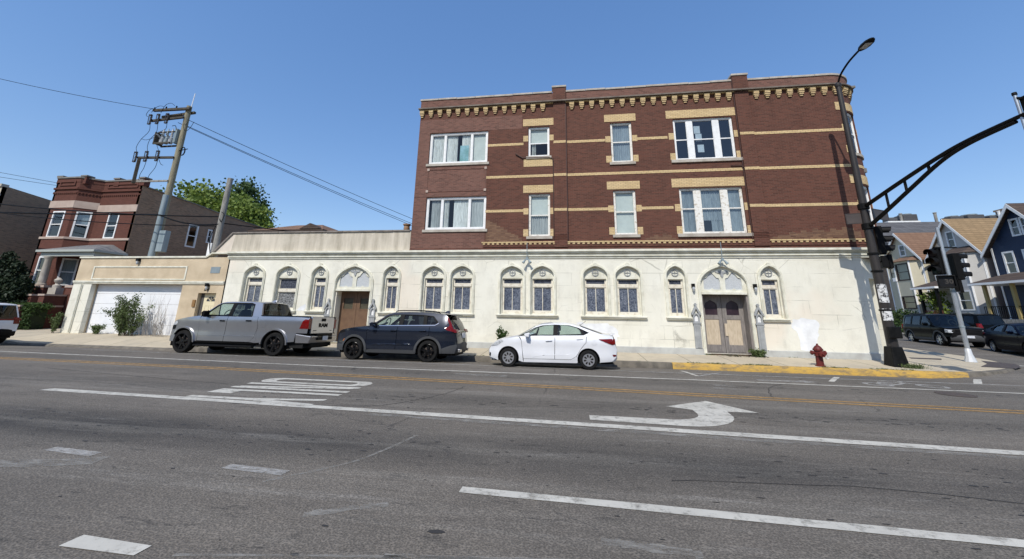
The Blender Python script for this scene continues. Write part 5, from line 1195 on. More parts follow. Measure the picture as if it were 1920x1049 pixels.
# ---- white sedan
def sedan(name, label, loc, rz, pmat, wstyle, roll=0., detail=True, group=None):
    c = Car(name, label, 'car', loc, rz, roll=roll, hw=.80, xf=-1.98, xr=2.16, belt=.93, top=1.36, tum=.22, fr=.26, rr=.16, bulge=.03)
    wf, wr, R, zc = -1.28, 1.24, .285, .285; c.wz = zc; AR = .345
    E = [(-1.94, .30), (-1.955, .50), (-1.88, .62), (-1.72, .745), (-1.45, .845), (-1.05, .915), (-.98, .925), (-.44, 1.235), (-.2, 1.315), (.2, 1.355), (.7, 1.335), (1.02, 1.265), (1.68, 1.045), (1.9, 1.02), (2.02, 1.005), (2.07, .80), (2.12, .60), (2.11, .40)]
    c.top_strip([('grille', pmat, 0, 2, None), ('hood', pmat, 2, 6, None), ('windshield', 'car_glass', 6, 7, pmat), ('roof', pmat, 7, 11, None), ('rear_window', 'car_glass_dark', 11, 12, pmat), ('boot_lid', pmat, 12, 15, None), ('boot_panel', pmat, 15, 17, None)], E, .05)
    wing = [(-1.93, .28), (-1.62, .19)] + wheel_cut(wf, zc, AR, .20) + [(-.80, .16), (-.84, .55), (-.865, .80), (-.95, .925), (-1.05, .915), (-1.45, .845), (-1.72, .745), (-1.87, .62), (-1.945, .5)]
    c.side('front_wing', wing, pmat)
    fd = [(-.79, .265), (.185, .28), (.20, .945), (-.90, .91), (-.855, .80), (-.83, .55)]
    rd = [(.20, .28), (.70, .285), (.86, .38), (1.02, .62), (1.17, .80), (1.18, .975), (.215, .947)]
    sill = [(-.79, .16), (.88, .18), (.90, .30), (.86, .37), (.70, .275), (-.785, .255)]
    c.side('sill', sill, pmat, .004)
    qu = [(.88, .18), (.905, .20)] + wheel_cut(wr, zc, AR, .20) + [(1.6, .22), (1.95, .25), (2.09, .38), (2.12, .6), (2.06, .8), (2.0, 1.0), (1.9, 1.015), (1.68, 1.045), (1.35, 1.14), (1.20, .985), (1.185, .80), (1.035, .62), (.875, .38)]
    c.side('rear_wing', qu, pmat)
    d1 = c.side('door', fd, pmat, .002); d2 = c.side('door', rd, pmat, .002)
    gf = [(-.85, .955), (-.46, 1.185), (-.22, 1.265), (.0, 1.295), (.155, 1.30), (.15, .975)]
    gr = [(.295, .98), (.30, 1.305), (.62, 1.295), (.90, 1.225), (.99, 1.17), (1.06, 1.055), (1.05, 1.02)]
    gq = [(1.12, 1.05), (1.08, 1.165), (1.26, 1.09)]
    cab = [(-.95, .92), (-.44, 1.235), (-.2, 1.315), (.2, 1.355), (.7, 1.335), (1.02, 1.265), (1.36, 1.145), (1.2, .975), (.2, .94)]
    c.side('cabin_frame', cab, pmat, 0, holes=[gf, gr, gq], thick=.04)
    c.side('window_trim', [(-.93, .945), (-.45, 1.212), (-.2, 1.288), (.2, 1.322), (.66, 1.31), (.95, 1.238), (1.09, 1.18), (1.285, 1.092), (1.1, 1.01)], 'black_pl', .004, holes=[gf, gr, gq])
    c.side('window', gf, 'car_glass', -.022); c.side('window', gr, 'car_glass', -.022); c.side('window', gq, 'car_glass_dark', -.022)
    for d, x0, z0 in ((d1, -.09, .82), (d2, .88, .895)): c.blob('door_handle', [(x0, z0), (x0 + .02, z0 - .015), (x0 + .19, z0), (x0 + .21, z0 + .015), (x0 + .19, z0 + .025), (x0 + .02, z0 + .02)], pmat, .005, .032, d[0], False, .006)
    c.blob('door_crease', [(-.50, .315), (-.2, .375), (.74, .43), (.74, .44), (-.2, .395)], pmat, -.002, .005)
    c.side('headlight', [(-1.88, .60), (-1.66, .635), (-1.44, .79), (-1.50, .80), (-1.72, .725), (-1.85, .65)], 'lens', .008, step=.06)
    c.side('fog_surround', [(-1.93, .31), (-1.885, .30), (-1.875, .40), (-1.92, .42)], 'black_pl', .012, step=None)
    c.side('tail_light', [(1.56, .905), (1.98, .925), (2.04, .76), (1.98, .745), (1.76, .82)], 'red_light', .012, step=.06)
    for sg in (-1, 1):
        g = MB(); g.hexa([(2.0, sg * .60 - .12, .76), (2.085, sg * .58 - .12, .76), (2.085, sg * .58 + .1, .76), (2.0, sg * .6 + .1, .76), (2.0, sg * .60 - .12, .92), (2.07, sg * .58 - .12, .92), (2.07, sg * .58 + .08, .92), (2.0, sg * .6 + .08, .92)]); c.part('tail_light', g, 'red_light', bevel=.01)
    c.side('reflector', [(1.97, .46), (2.09, .455), (2.085, .41), (2.0, .40)], 'red_light', .012, step=None)
    c.part('front_bumper', bumper_band(c, -2.0, .18, .50, .57, -1, .2), pmat, smooth=40)
    c.part('rear_bumper', bumper_band(c, 2.17, .24, .62, .665, 1, .16), pmat, smooth=40)
    if not detail:
        pass
    g = MB(); g.hexa([(1.95, -.55, 1.04), (2.08, -.52, 1.05), (2.08, .52, 1.05), (1.95, .55, 1.04), (1.95, -.55, 1.055), (2.10, -.52, 1.085), (2.10, .52, 1.085), (1.95, .55, 1.055)]); c.part('boot_spoiler', g, pmat)
    c.blob('fuel_door', [(1.42 + .085 * cos(t), .80 + .085 * sin(t)) for t in [2 * pi * i / 16 for i in range(16)]], pmat, -.002, .005, None, False, 0)
    c.inner(-1.85, 2.0, .17, .58, [(wf, AR), (wr, AR)], .28); g = MB(); g.box(-.85, 1.3, -.62, .62, .56, .64); g.box(-.95, -.55, -.64, .64, .6, .90); g.box(1.25, 1.65, -.6, .6, .6, .98); c.part('cabin_floor', g, 'seat')
    c.seats([(.05, .42), (.92, .34)], .66, 'seat_l' if detail else 'seat', wheel_x=-.40)
    c.mirror(-.70, .985, pmat, .17, .13)
    for x in (wf, wr): c.wheel(x, R, wstyle, zc, .19, .79)
    if detail:
        g = MB(); g.tube([(1.02, 0, 1.31), (1.22, 0, 1.46)], .006, 5); g.lathe([(.03, 1.295), (.02, 1.33), (.005, 1.34)], (1.02, 0, 0), 8); c.part('roof_antenna', g, 'black_pl')
    return c
sedan('sedan_car', 'small white four door sedan parked last in the row beside the cream wall', (-.69, 12.85 + .80, -.02), 0, 'p_white', 'cap', roll=-.025)
# ------------------------------------------------------------------ street furniture
def signal_head(name, loc, rz, label, backwards=False, parent=None, tilt=0):
    """three lamp head: lamps look along -y before rotation"""
    t = thing(name, loc, label, 'traffic signal', 'black traffic signal heads', rz)
    g = MB(); g.box(-.17, .17, -.02, .20, -.53, .53); t_ = g.build('housing', 'black_pl', t, bevel=.03, local=True)
    for k, (z, mt) in enumerate(((.35, 'red_lens_off'), (0, 'amber_lens_off'), (-.35, 'green_lens_off'))):
        q = MB(); q.lathe([(.15, -.03), (.13, -.035), (.01, -.05)], (0, 0, z), 18, axis='y'); lo = q.build('lens', mt, t, smooth=40, local=True)
        v = MB(); n = 14; a0 = -.25; vs = []
        for i in range(n + 1):
            a = a0 + (pi - 2 * a0) * i / n
            vs += [(.165 * cos(a), -.02, z + .165 * sin(a)), (.16 * cos(a), -.30 + .05 * (1 - sin(a)), z + .16 * sin(a) - .015)]
        v.add(vs, [(2 * i, 2 * i + 2, 2 * i + 3, 2 * i + 1) for i in range(n)]); v.build('visor', 'black_pl', t, smooth=50, local=True)
    return t
M['red_lens_off'] = plain('unlit_red_lens', (.018, .004, .004), .3); M['amber_lens_off'] = plain('unlit_amber_lens', (.02, .010, .003), .3); M['green_lens_off'] = plain('unlit_green_lens', (.003, .012, .009), .3)
PX, PY = 11.27, 16.15
lp = thing('mast_arm_pole', (PX, PY, .05), 'tall black pole with a street lamp on top and a truss arm over the road', 'street pole')
g = MB(); z0 = .05
g.hexa([(PX - .25, PY - .25, z0), (PX + .25, PY - .25, z0), (PX + .25, PY + .25, z0), (PX - .25, PY + .25, z0), (PX - .18, PY - .18, .74), (PX + .18, PY - .18, .74), (PX + .18, PY + .18, .74), (PX - .18, PY + .18, .74)]); g.build('base', 'black', lp, bevel=.03)
pole_m = plain('dark_brown_pole_paint', (.022, .019, .018), .5, c2=(.034, .029, .026), sc=5, stretch=(1, 1, .3), spec=.35)
g = MB(); g.tube([(PX, PY, .7), (PX, PY, 11.1)], [.165, .085], 16); g.lathe([(.10, 11.05), (.115, 11.1), (.11, 11.2), (.03, 11.27)], (PX, PY, 0), 14); g.build('shaft', pole_m, lp, smooth=40)
# stickers and a small cabinet on the shaft
g = MB(); g.box(PX - .20, PX + .20, PY - .27, PY - .13, 1.02, 1.42); g.build('control_box', 'black', lp, bevel=.03)
sticker = Mat('torn_stickers', .6); sticker.color(sticker.mix(sticker.noise(9, 6, .8, lo=.48, hi=.56), (.70, .70, .68), (.03, .03, .032))); M['sticker'] = sticker.m
for (z, h) in ((1.62, .42), (2.25, .66)):
    g = MB(); n = 10; vs = []
    for i in range(n + 1):
        a = -pi / 2 - 1.25 + 2.5 * i / n; vs += [(PX + .168 * cos(a), PY + .168 * sin(a), z), (PX + .166 * cos(a), PY + .166 * sin(a), z + h)]
    g.add(vs, [(2 * i, 2 * i + 2, 2 * i + 3, 2 * i + 1) for i in range(n)]); g.build('sticker', 'sticker', lp, smooth=60)
for z in (1.95, 3.35, 4.0): 
    g = MB(); g.lathe([(.165, z), (.18, z + .01), (.18, z + .06), (.165, z + .07)], (PX, PY, 0), 14, cap=False); g.build('band', 'black', lp)
g = MB(); pts = curve([(PX, PY, 11.15), (PX, PY - .25, 11.45), (PX, PY - .75, 11.66), (PX, PY - 1.25, 11.74), (PX, PY - 1.5, 11.75)], 6); g.tube(pts, .038, 8); la = g.build('lamp_arm', 'black', lp, smooth=50)
g = MB(); yy = PY - 1.42; rows = []
for (d, w_, zt, zb) in ((0, .05, 11.80, 11.70), (-.12, .14, 11.84, 11.70), (-.3, .18, 11.85, 11.70), (-.52, .17, 11.83, 11.71), (-.66, .10, 11.79, 11.73), (-.70, .04, 11.77, 11.74)):
    rows += [(PX - w_, yy + d, zb), (PX - w_ * .8, yy + d, (zt + zb) / 2 + .02), (PX, yy + d, zt), (PX + w_ * .8, yy + d, (zt + zb) / 2 + .02), (PX + w_, yy + d, zb)]
g.add(rows, [(k * 5 + j, k * 5 + j + 1, k * 5 + 5 + j + 1, k * 5 + 5 + j) for k in range(5) for j in range(4)] + [(k * 5 + 4, k * 5, k * 5 + 5, k * 5 + 9) for k in range(5)] + [(0, 1, 2, 3, 4), (29, 28, 27, 26, 25)])
lh = g.build('lamp_head', 'black', lp, smooth=50)
g = MB(); g.box(PX - .11, PX + .11, yy - .5, yy - .15, 11.685, 11.70); g.build('lamp_lens', 'lens', lp)
# truss arm: two tubes that meet, with struts
up = curve([(PX, PY - .1, 5.86), (PX, PY - 1.8, 6.22), (PX, PY - 3.4, 6.52), (PX, PY - 4.4, 6.63), (PX, PY - 5.75, 6.66)], 8)
dn = curve([(PX, PY - .1, 5.08), (PX, PY - 1.0, 5.42), (PX, PY - 2.2, 5.90), (PX, PY - 3.4, 6.36), (PX, PY - 4.3, 6.53), (PX, PY - 5.5, 6.57)], 8)
g = MB(); g.tube(up, [.072 - .02 * i / (len(up) - 1) for i in range(len(up))], 10); g.tube(dn, [.072 - .02 * i / (len(dn) - 1) for i in range(len(dn))], 10)
def at_y(path, y):
    for a, b in zip(path, path[1:]):
        if (a.y - y) * (b.y - y) <= 0: t = (a.y - y) / (a.y - b.y + 1e-9); return a.lerp(b, t)
for d in (1.15, 2.0, 2.95):
    a = at_y(up, PY - d); b = at_y(dn, PY - d); g.tube([a, b], .04, 8)
g.build('truss_arm', 'black', lp, smooth=50)
for z in (5.86, 5.08):
    g = MB(); g.lathe([(.15, z - .12), (.18, z - .1), (.18, z + .1), (.15, z + .12)], (PX, PY, 0), 14); g.build('arm_clamp', 'black', lp)
# mast arm signal and its tube
sy = PY - 5.65
g = MB(); g.tube([(PX, sy, 6.05), (PX, sy, 7.25)], .035, 10); g.lathe([(.045, 7.22), (.05, 7.25), (.045, 7.3)], (PX, sy, 0), 10, m=1); g.build('signal_tube', ['galv', 'black'], lp)
for k, (dx) in enumerate((0,)):
    t = signal_head('traffic_signal', (PX + .30, sy - .12, 6.65), radians(90), 'black traffic signal hung on the end of the truss arm at the photo edge')
for z0_, z1_ in ((7.10, 7.15), (6.15, 6.2), (6.6, 6.7)):
    g = MB(); g.box(PX - .02, PX + .32, sy - .05, sy + .03, z0_, z1_); g.build('signal_bracket', 'black', lp)
# signals on the shaft
signal_head('traffic_signal', (PX + .43, PY + .02, 4.55), radians(62), 'black traffic signal on the tall dark pole, above the pedestrian signal')
def ped(loc, rz, label):
    t = thing('pedestrian_signal', loc, label, 'pedestrian signal', 'pedestrian signal boxes', rz)
    g = MB(); g.box(-.23, .23, 0, .2, -.22, .22); g.slab(rect(-.26, .26, -.25, .25), -.1, 0, holes=[rect(-.21, .21, -.2, .2)]); g.build('housing', 'black_pl', t, bevel=.015, local=True)
    q = MB(); q.box(-.2, .2, -.012, 0, -.19, .19); s_ = q.build('screen', plain('unlit_screen', (.012, .012, .013), .3), t, local=True)
    q = MB(); add_text(q, '30', .24, lambda x, y, z: (x + .07, -.014 - z, y), depth=.002, bold=True); q.build('countdown_digits', plain('unlit_digits', (.05, .045, .04), .4), s_, local=True)
    return t
ped((PX + .47, PY + .05, 3.74), radians(62), 'black pedestrian countdown box on the tall dark pole under its traffic signal')
g = MB(); g.tube([(PX, PY, 5.0), (PX + .4, PY + .05, 5.08), (PX + .42, PY + .05, 5.0)], .03, 6); g.tube([(PX, PY, 3.75), (PX + .3, PY + .06, 3.75)], .03, 6); g.tube([(PX, PY, 4.1), (PX + .4, PY + .05, 4.05)], .025, 6); g.build('bracket', 'black', lp)
def plate(loc, rz, w_, h_, label, txt=None):
    t = thing('street_sign', loc, label, 'sign', None, rz)
    g = MB(); g.box(-w_ / 2, w_ / 2, -.008, .008, -h_ / 2, h_ / 2); g.build('panel', plain('dark_sign_back', (.055, .045, .042), .5, c2=(.075, .06, .055), sc=3), t, bevel=.004, local=True)
    r_ = MB(); r_.slab(rect(-w_ / 2, w_ / 2, -h_ / 2, h_ / 2), -.012, -.008, holes=[rect(-w_ / 2 + .03, w_ / 2 - .03, -h_ / 2 + .03, h_ / 2 - .03)]); r_.build('rim', plain('sign_rim', (.04, .033, .03), .5), t, local=True)
plate((PX + .48, PY - .05, 5.52), radians(28), .95, .40, 'dark brown sign plate to the right of the tall dark pole at the arm')
plate((PX - .32, PY + .10, 5.42), radians(-14), .55, .42, 'dark brown sign plate to the left of the tall dark pole at the arm')

# silver signal pole on the far corner
SX, SY, SZ = 14.94, 17.81, .16
sp = thing('signal_pole', (SX, SY, SZ), 'silver galvanised pole with a flared white base on the street corner', 'signal pole')
g = MB(); g.lathe([(.17, SZ), (.165, SZ + .04), (.10, SZ + .28), (.085, SZ + .46), (.075, SZ + .48)], (SX, SY, 0), 10); g.build('flared_base', plain('silver_painted_base', (.66, .67, .67), .45, .3), sp, smooth=30)
g = MB(); g.tube([(SX, SY, SZ + .45), (SX, SY, 5.35)], [.072, .062], 14); g.build('shaft', 'galv', sp, smooth=40)
for z in (2.75, 1.4): 
    g = MB(); g.lathe([(.074, z), (.085, z + .01), (.085, z + .06), (.074, z + .07)], (SX, SY, 0), 14, cap=False); g.build('band', 'galv_dull', sp)
g = MB(); g.box(SX - .3, SX + .5, SY - .03, SY + .03, 4.5, 4.55); g.box(SX - .3, SX + .5, SY - .03, SY + .03, 3.35, 3.4); g.build('bracket', 'black', sp)
signal_head('traffic_signal', (SX + .40, SY - .02, 3.75), radians(80), 'black traffic signal on the silver pole, the right hand one of the pair')
signal_head('traffic_signal', (SX - .24, SY + .16, 3.98), radians(-70), 'black traffic signal on the silver pole, the left hand one of the pair')
ped((SX + .34, SY + .1, 3.0), radians(50), 'black pedestrian signal box on the silver pole, right of the shaft')
ped((SX - .18, SY - .05, 3.15), radians(-30), 'black pedestrian signal box on the silver pole, left of the shaft')
# fire hydrant
HX, HY = 8.55, 15.62; HZ = zwalk(HX, HY) - .01
hy = thing('fire_hydrant', (HX, HY, HZ), 'stubby dark red fire hydrant behind the yellow kerb', 'fire hydrant')
g = MB(); g.lathe([(.15, 0), (.15, .04), (.115, .05), (.105, .34), (.135, .345), (.135, .375), (.12, .38), (.125, .52), (.155, .525), (.155, .56), (.14, .57), (.12, .62), (.08, .67), (.05, .69), (.045, .70), (.03, .705), (.03, .75), (.01, .755)], (HX, HY, HZ), 18); g.build('barrel', 'hydrant', hy, smooth=35)
for sx, ln, r_ in ((-1, .12, .055), (1, .12, .055)):
    g = MB(); g.lathe([(r_, 0), (r_, .10), (r_ + .02, .105), (r_ + .02, .15), (.03, .16), (.02, .19)], (0, 0, 0), 12, axis='x'); g.v = [(HX + sx * (a + .08), HY + b, HZ + .45 + c) for a, b, c in g.v]; g.build('side_outlet', 'hydrant', hy, smooth=35)
g = MB(); g.lathe([(.075, 0), (.075, -.10), (.10, -.105), (.10, -.16), (.03, -.17), (.025, -.2)], (HX, HY - .08, HZ + .42), 14, axis='y'); g.build('front_outlet', 'hydrant', hy, smooth=35)
g = MB(); g.tube(curve([(HX + .21, HY - .05, HZ + .44), (HX + .25, HY - .06, HZ + .30), (HX + .19, HY - .08, HZ + .24), (HX + .12, HY - .1, HZ + .33)], 5), .008, 5); g.build('chain', 'galv', hy)
g = MB()
for i in range(8): a = 2 * pi * i / 8; g.lathe([(.016, .555), (.016, .585)], (HX + .14 * cos(a), HY + .14 * sin(a), HZ), 6)
g.build('bolts', 'hydrant', hy)

# ---- utility poles and lines
UX, UY = -24.98, 20.
up_ = thing('utility_pole', (UX, UY, .3), 'tall weathered wooden utility pole with crossarms and a grey conduit sleeve', 'utility pole')
g = MB(); g.tube([(UX, UY, .3), (UX, UY, 14.75)], [.22, .15], 12); g.build('shaft', 'wood_pole', up_, smooth=50)
g = MB(); g.tube([(UX + .02, UY - .12, .3), (UX + .02, UY - .12, 8.5)], [.20, .16], 12); g.build('conduit', 'galv_dull', up_, smooth=50)
g = MB(); g.box(UX + .28, UX + .72, UY - .22, UY + .12, 4.9, 6.2); g.build('meter_box', 'galv_dull', up_, bevel=.02)
def bar(p, q, s_, name='crossarm', mt='wood_dark', parent=up_):
    g = MB(); p, q = Vector(p), Vector(q); d = (q - p).normalized(); a = Vector((0, 0, 1)).cross(d).normalized() * s_; b = d.cross(a).normalized() * s_
    g.hexa([p - a - b, p + a - b, p + a + b, p - a + b, q - a - b, q + a - b, q + a + b, q - a + b]); return g.build(name, mt, parent)
bar((UX + .35, UY - .2, 14.45), (UX - 2.5, UY - .2, 14.5), .075); bar((UX + .3, UY + .2, 14.38), (UX - 2.2, UY + .2, 14.2), .07)
bar((UX, UY - .2, 13.85), (UX - 2.45, UY - .2, 13.72), .065); bar((UX - 2.2, UY - .22, 14.5), (UX - 2.2, UY - .22, 13.5), .06)
bar((UX, UY - .2, 11.0), (UX - 2.75, UY - .2, 11.1), .065); bar((UX - 2.55, UY - .25, 11.0), (UX - 2.45, UY - .3, 9.3), .08)
bar((UX, UY - .2, 9.42), (UX - 2.5, UY - .2, 9.45), .05, mt='wood_grey')
def insul(x, z, h=.3, r_=.06):
    g = MB(); y = UY - .2; pr = []
    for i in range(5): pr += [(r_ * .5, z + h * i / 5), (r_, z + h * (i + .4) / 5), (r_ * .5, z + h * (i + .8) / 5)]
    g.lathe(pr, (x, y, 0), 8); g.build('insulator', 'black_pl', up_)
for x in (-2.45, -1.55, -.75): insul(UX + x, 14.57, .16, .05)
def cutout(x, z):
    g = MB(); y = UY - .34; pr = []
    for i in range(6): pr += [(.035, z - .3 + .1 * i), (.075, z - .26 + .1 * i)]
    g.lathe(pr, (x, y, 0), 8); g.tube([(x - .1, y - .05, z - .33), (x - .14, y - .05, z + .35)], .022, 6); g.box(x - .16, x + .03, y - .06, y + .04, z + .28, z + .36); g.box(x - .14, x + .03, y - .06, y + .04, z - .36, z - .30); g.build('fuse_cutout', plain('dark_porcelain', (.05, .045, .045), .35), up_)
for x in (-2.35, -1.75, -1.05): cutout(UX + x, 13.75)
for x in (-2.72, -1.9, -1.05): cutout(UX + x, 11.1)
# recloser on its frame
g = MB(); g.box(UX - 1.45, UX - .2, UY - .55, UY - .48, 11.85, 11.95); g.box(UX - 1.45, UX - .2, UY - .05, UY + .02, 11.85, 11.95); g.box(UX - 1.45, UX - 1.38, UY - .55, UY, 11.9, 12.7); g.box(UX - 1.5, UX - .25, UY - .34, UY - .24, 12.75, 12.82); g.build('recloser_frame', 'wood_dark', up_)
for i in range(3):
    x = UX - 1.15 + i * .34; g = MB(); pr = [(.12, 11.95), (.13, 12.0), (.13, 12.35), (.07, 12.4)]
    for k in range(4): pr += [(.05, 12.45 + k * .1), (.085, 12.48 + k * .1)]
    pr += [(.03, 12.9), (.03, 13.0)]; g.lathe(pr, (x, UY - .28, 0), 10); g.tube([(x, UY - .28, 12.3), (x - .05, UY - .62, 12.5)], [.07, .04], 8); g.build('recloser_unit', 'ceramic' if i != 1 else 'galv_dull', up_, smooth=40)
g = MB(); g.box(UX - .32, UX - .14, UY - .3, UY + .1, 12.0, 13.0); g.build('control_box', 'galv_dull', up_, bevel=.02)
g = MB(); g.tube([(UX + .15, UY, 14.7), (UX + .2, UY, 15.7)], .025, 6); g.build('antenna', 'white', up_)
g = MB(); ring = [(UX + .42 + .16 * cos(t), UY - .1, 11.45 + .28 * sin(t)) for t in [2 * pi * i / 14 for i in range(15)]]; g.tube(ring, .035, 6); g.tube([(UX + .15, UY - .1, 11.5), (UX + .75, UY - .1, 11.6)], .03, 6); g.build('cable_coil', 'black_pl', up_)
def jumper(pts, r_=.014, n=6):
    g = MB(); g.tube(curve(pts, n), r_, 5); g.build('jumper_wire', 'black_pl', up_)
y = UY - .3
jumper([(UX - 2.45, y, 14.6), (UX - 2.75, y, 14.45), (UX - 2.85, y, 14.1), (UX - 2.5, y, 13.95)]); jumper([(UX - 1.6, y, 14.65), (UX - 1.95, y, 14.75), (UX - 2.3, y, 14.6), (UX - 2.5, y, 14.3)]); jumper([(UX - .8, y, 14.7), (UX - 1.15, y, 14.9), (UX - 1.55, y, 14.75), (UX - 1.75, y, 14.2)])
jumper([(UX - 2.35, y, 13.4), (UX - 2.3, y, 12.9), (UX - 2.75, y, 12.35), (UX - 2.95, y, 11.8), (UX - 2.75, y, 11.4)]); jumper([(UX - 1.75, y, 13.4), (UX - 1.7, y, 12.8), (UX - 2.05, y, 12.3), (UX - 2.1, y, 11.8), (UX - 1.95, y, 11.4)]); jumper([(UX - 1.05, y, 13.4), (UX - 1.05, y, 13.0), (UX - 1.5, y, 12.75), (UX - 1.5, y, 12.1), (UX - 1.1, y, 11.4)])
jumper([(UX - 2.75, y, 12.4), (UX - 2.3, y, 12.3), (UX - 1.6, y, 12.5), (UX - 1.3, y, 12.6)])
jumper([(UX - 1.9, y, 10.75), (UX - 1.95, y, 10.3), (UX - 2.1, y, 9.9), (UX - 2.1, y, 9.5)]); jumper([(UX - 1.05, y, 10.75), (UX - 1.1, y, 10.3), (UX - 1.4, y, 9.8), (UX - 1.4, y, 9.5)]); jumper([(UX - .95, y, 10.85), (UX - .75, y, 10.55), (UX - .55, y, 10.45)])
jumper([(UX + .2, y, 13.3), (UX + .45, y, 12.8), (UX + .75, y, 12.9), (UX + 1.0, y, 13.4)]); jumper([(UX + .15, y, 13.6), (UX + .35, y, 13.2), (UX + .55, y, 13.4)])
jumper([(UX - .2, y, 12.9), (UX - .35, y, 13.2), (UX - .6, y, 13.2)], .02)
# old cut-off pole
QX, QY = -19.72, 19.
q_ = thing('old_pole', (QX, QY, .3), 'short grey cut off utility pole behind the raked parapet end', 'utility pole')
g = MB(); g.tube([(QX - .08, QY, .3), (QX + .02, QY, 9.1)], [.19, .145], 12); g.build('shaft', 'wood_grey', q_, smooth=50)
g = MB(); g.box(QX - .35, QX - .12, QY - .2, QY + .1, 4.2, 5.2); g.build('junction_box', 'white', q_, bevel=.02)
for pts in ([(QX + .1, QY - .2, 7.0), (QX + .4, QY - .3, 6.8), (QX + .3, QY - .3, 6.4), (QX + .05, QY - .2, 6.6)], [(QX - .1, QY - .2, 6.2), (QX - .25, QY - .25, 5.4), (QX - .1, QY - .2, 4.6)]):
    g = MB(); g.tube(curve(pts, 6), .02, 5); g.build('loose_cable', 'black_pl', q_)
def wire(a, b, s_, r_, label, n=18):
    g = MB(); g.tube(sag(a, b, s_, n), r_, 4); tag(g.build('overhead_wire', 'black_pl'), label, 'wire', 'overhead wires')
TOP = (UX, UY)
wire((UX - 2.45, UY - .2, 14.6), (-52, 15.5, 20.2), .5, .016, 'single thin wire running from the top crossarm out of the photo at upper left')
for k, (a, e) in enumerate((((UX + .25, UY - .1, 13.7), (-10, 34, 9.0)), ((UX + .2, UY, 13.3), (-10.2, 34, 8.65)), ((UX - .6, UY, 13.6), (-11.0, 34, 8.7)))):
    wire(a, (e[0] + 6, e[1] + 6, e[2] - 2.4), .35, .018, ['upper of the three wires slanting down from the pole behind the cream parapet', 'middle of the three wires slanting down from the pole behind the cream parapet', 'lowest of the three wires slanting down from the pole behind the cream parapet'][k])
Y_ = 19.0
wire((-48, Y_, 9.6), (QX, QY - .1, 6.75), .5, .035, 'thick black cable passing across the red brick house below its cornice, the upper of two')
wire((-48, Y_ - .2, 8.0), (UX, UY - .25, 7.2), .15, .045, 'thick black cable ending at the grey conduit of the tall wooden pole')
wire((-48, Y_ + .2, 9.2), (QX, QY - .1, 6.2), .6, .025, 'thin black cable passing across the red brick house between the thick cables')
wire((UX, UY - .25, 7.2), (QX, QY - .15, 6.3), .25, .04, 'thick black cable slung between the tall pole and the cut off pole')
wire((-60, 17, 14.5), (-35.5, 24.5, 10.4), .2, .014, 'thin wire reaching the roof of the red brick house, the upper one')
wire((-60, 17, 13.6), (-36.5, 24.0, 10.4), .2, .014, 'thin wire reaching the roof of the red brick house, the lower one')
wire((QX, QY, 6.4), (-9, 36, 8.2), .3, .03, 'black cable running back from the cut off pole over the garage roof')
# ------------------------------------------------------------------ houses left
def house_window(parent, fn, a, b, z0, z1, curtain=None, fm='white', w_=.09, gl='glass_dim', rail=.5):
    g = MB(fn); g.slab(rect(a, b, z0, z1), -.03, .08, holes=[rect(a + w_, b - w_, z0 + w_, z1 - w_)]); zr = z0 + (z1 - z0) * rail; g.box(a + w_, b - w_, .0, .06, zr - .03, zr + .03)
    o = g.build('window', fm, parent); p = MB(fn); p.slab(rect(a + w_, b - w_, z0 + w_, z1 - w_), .03); p.build('pane', gl, o)
    if curtain: c = MB(fn); c.slab(rect(a + w_, b - w_, z0 + (z1 - z0) * curtain[0], z0 + (z1 - z0) * curtain[1]), .12); c.build('curtain', curtain[2], o)
    return o
HY_, HXR, HXL = 22., -29.75, -37.3
RH = thing('red_brick_house', (-33.5, HY_, .4), 'two storey red brick house with a bay front and a grey hipped porch roof', 'house')
# plan of the front: left facet, centre facet, right return, flat wall
HXL = -35.86
plan = [(HXL, HY_ + .8), (HXL, 21.15), (-33.84, 21.15), (-33.0, HY_), (HXR, HY_)]
def facefn(i):
    a, b = Vector(plan[i]), Vector(plan[i + 1]); t = (b - a).normalized(); n = Vector((t.y, -t.x)); L = (b - a).length
    return (lambda u, d, z: (a.x + t.x * u - n.x * d, a.y + t.y * u - n.y * d, z)), L
# openings by facet: (facet, u0, u1, z0, z1)
F_ = [facefn(i) for i in range(4)]
ops = {0: [], 1: [(.5, 1.52, 6.15, 8.0), (.5, 1.4, 3.0, 4.85)], 2: [(.22, 1.0, 6.15, 8.05), (.22, 1.0, 2.95, 4.75)], 3: [(1.08, 1.98, 6.2, 8.0)]}
for i, (fn, L) in enumerate(F_):
    g = MB(fn); g.slab(rect(0, L, .3, 10.1), 0, .15, holes=[rect(a, b, c, d) for a, b, c, d in ops[i]]); g.build('front_wall', 'brick_house', RH)
    for k, (a, b, c, d) in enumerate(ops[i]): house_window(RH, fn, a, b, c, d, (.0, 1, 'curtain_grey') if (i, k) in ((2, 1),) else ((.5, 1, 'curtain_grey') if i == 2 else None))
    e = .02
    for nm, z0, z1, dd, mt in (('limestone_band', 8.25 if i < 3 else 8.1, 8.75 if i < 3 else 8.6, .03, 'lime_pink'), ('sill_band', 6.05, 6.2, .05, 'lime_pink'), ('cornice', 9.58, 9.70, .09, 'brick_house'), ('dentil_band', 9.32, 9.40, .04, 'brick_house'), ('parapet_cap', 10.42 - .02 * i, 10.52 - .02 * i, .08, 'pave_dark')):
        if nm == 'limestone_band': pass
        g = MB(fn); g.slab(rect(-e, L + e, z0, z1), -dd, .02)
        if nm == 'dentil_band':
            u = 0
            while u < L - .08: g.box(u, u + .08, -dd - .02, 0, z0 - .08, z0); u += .17
        g.build(nm, mt, RH)
    g = MB(fn); g.slab(rect(0, L, 10.1, 10.42 - .02 * i), -.02, .2)
    if L > 1.5: g.slab(rect(.35, L - .35, 9.85, 10.2), -.06, -.0, holes=[rect(.45, L - .45, 9.95, 10.1)])
    g.build('parapet', 'brick_house', RH)
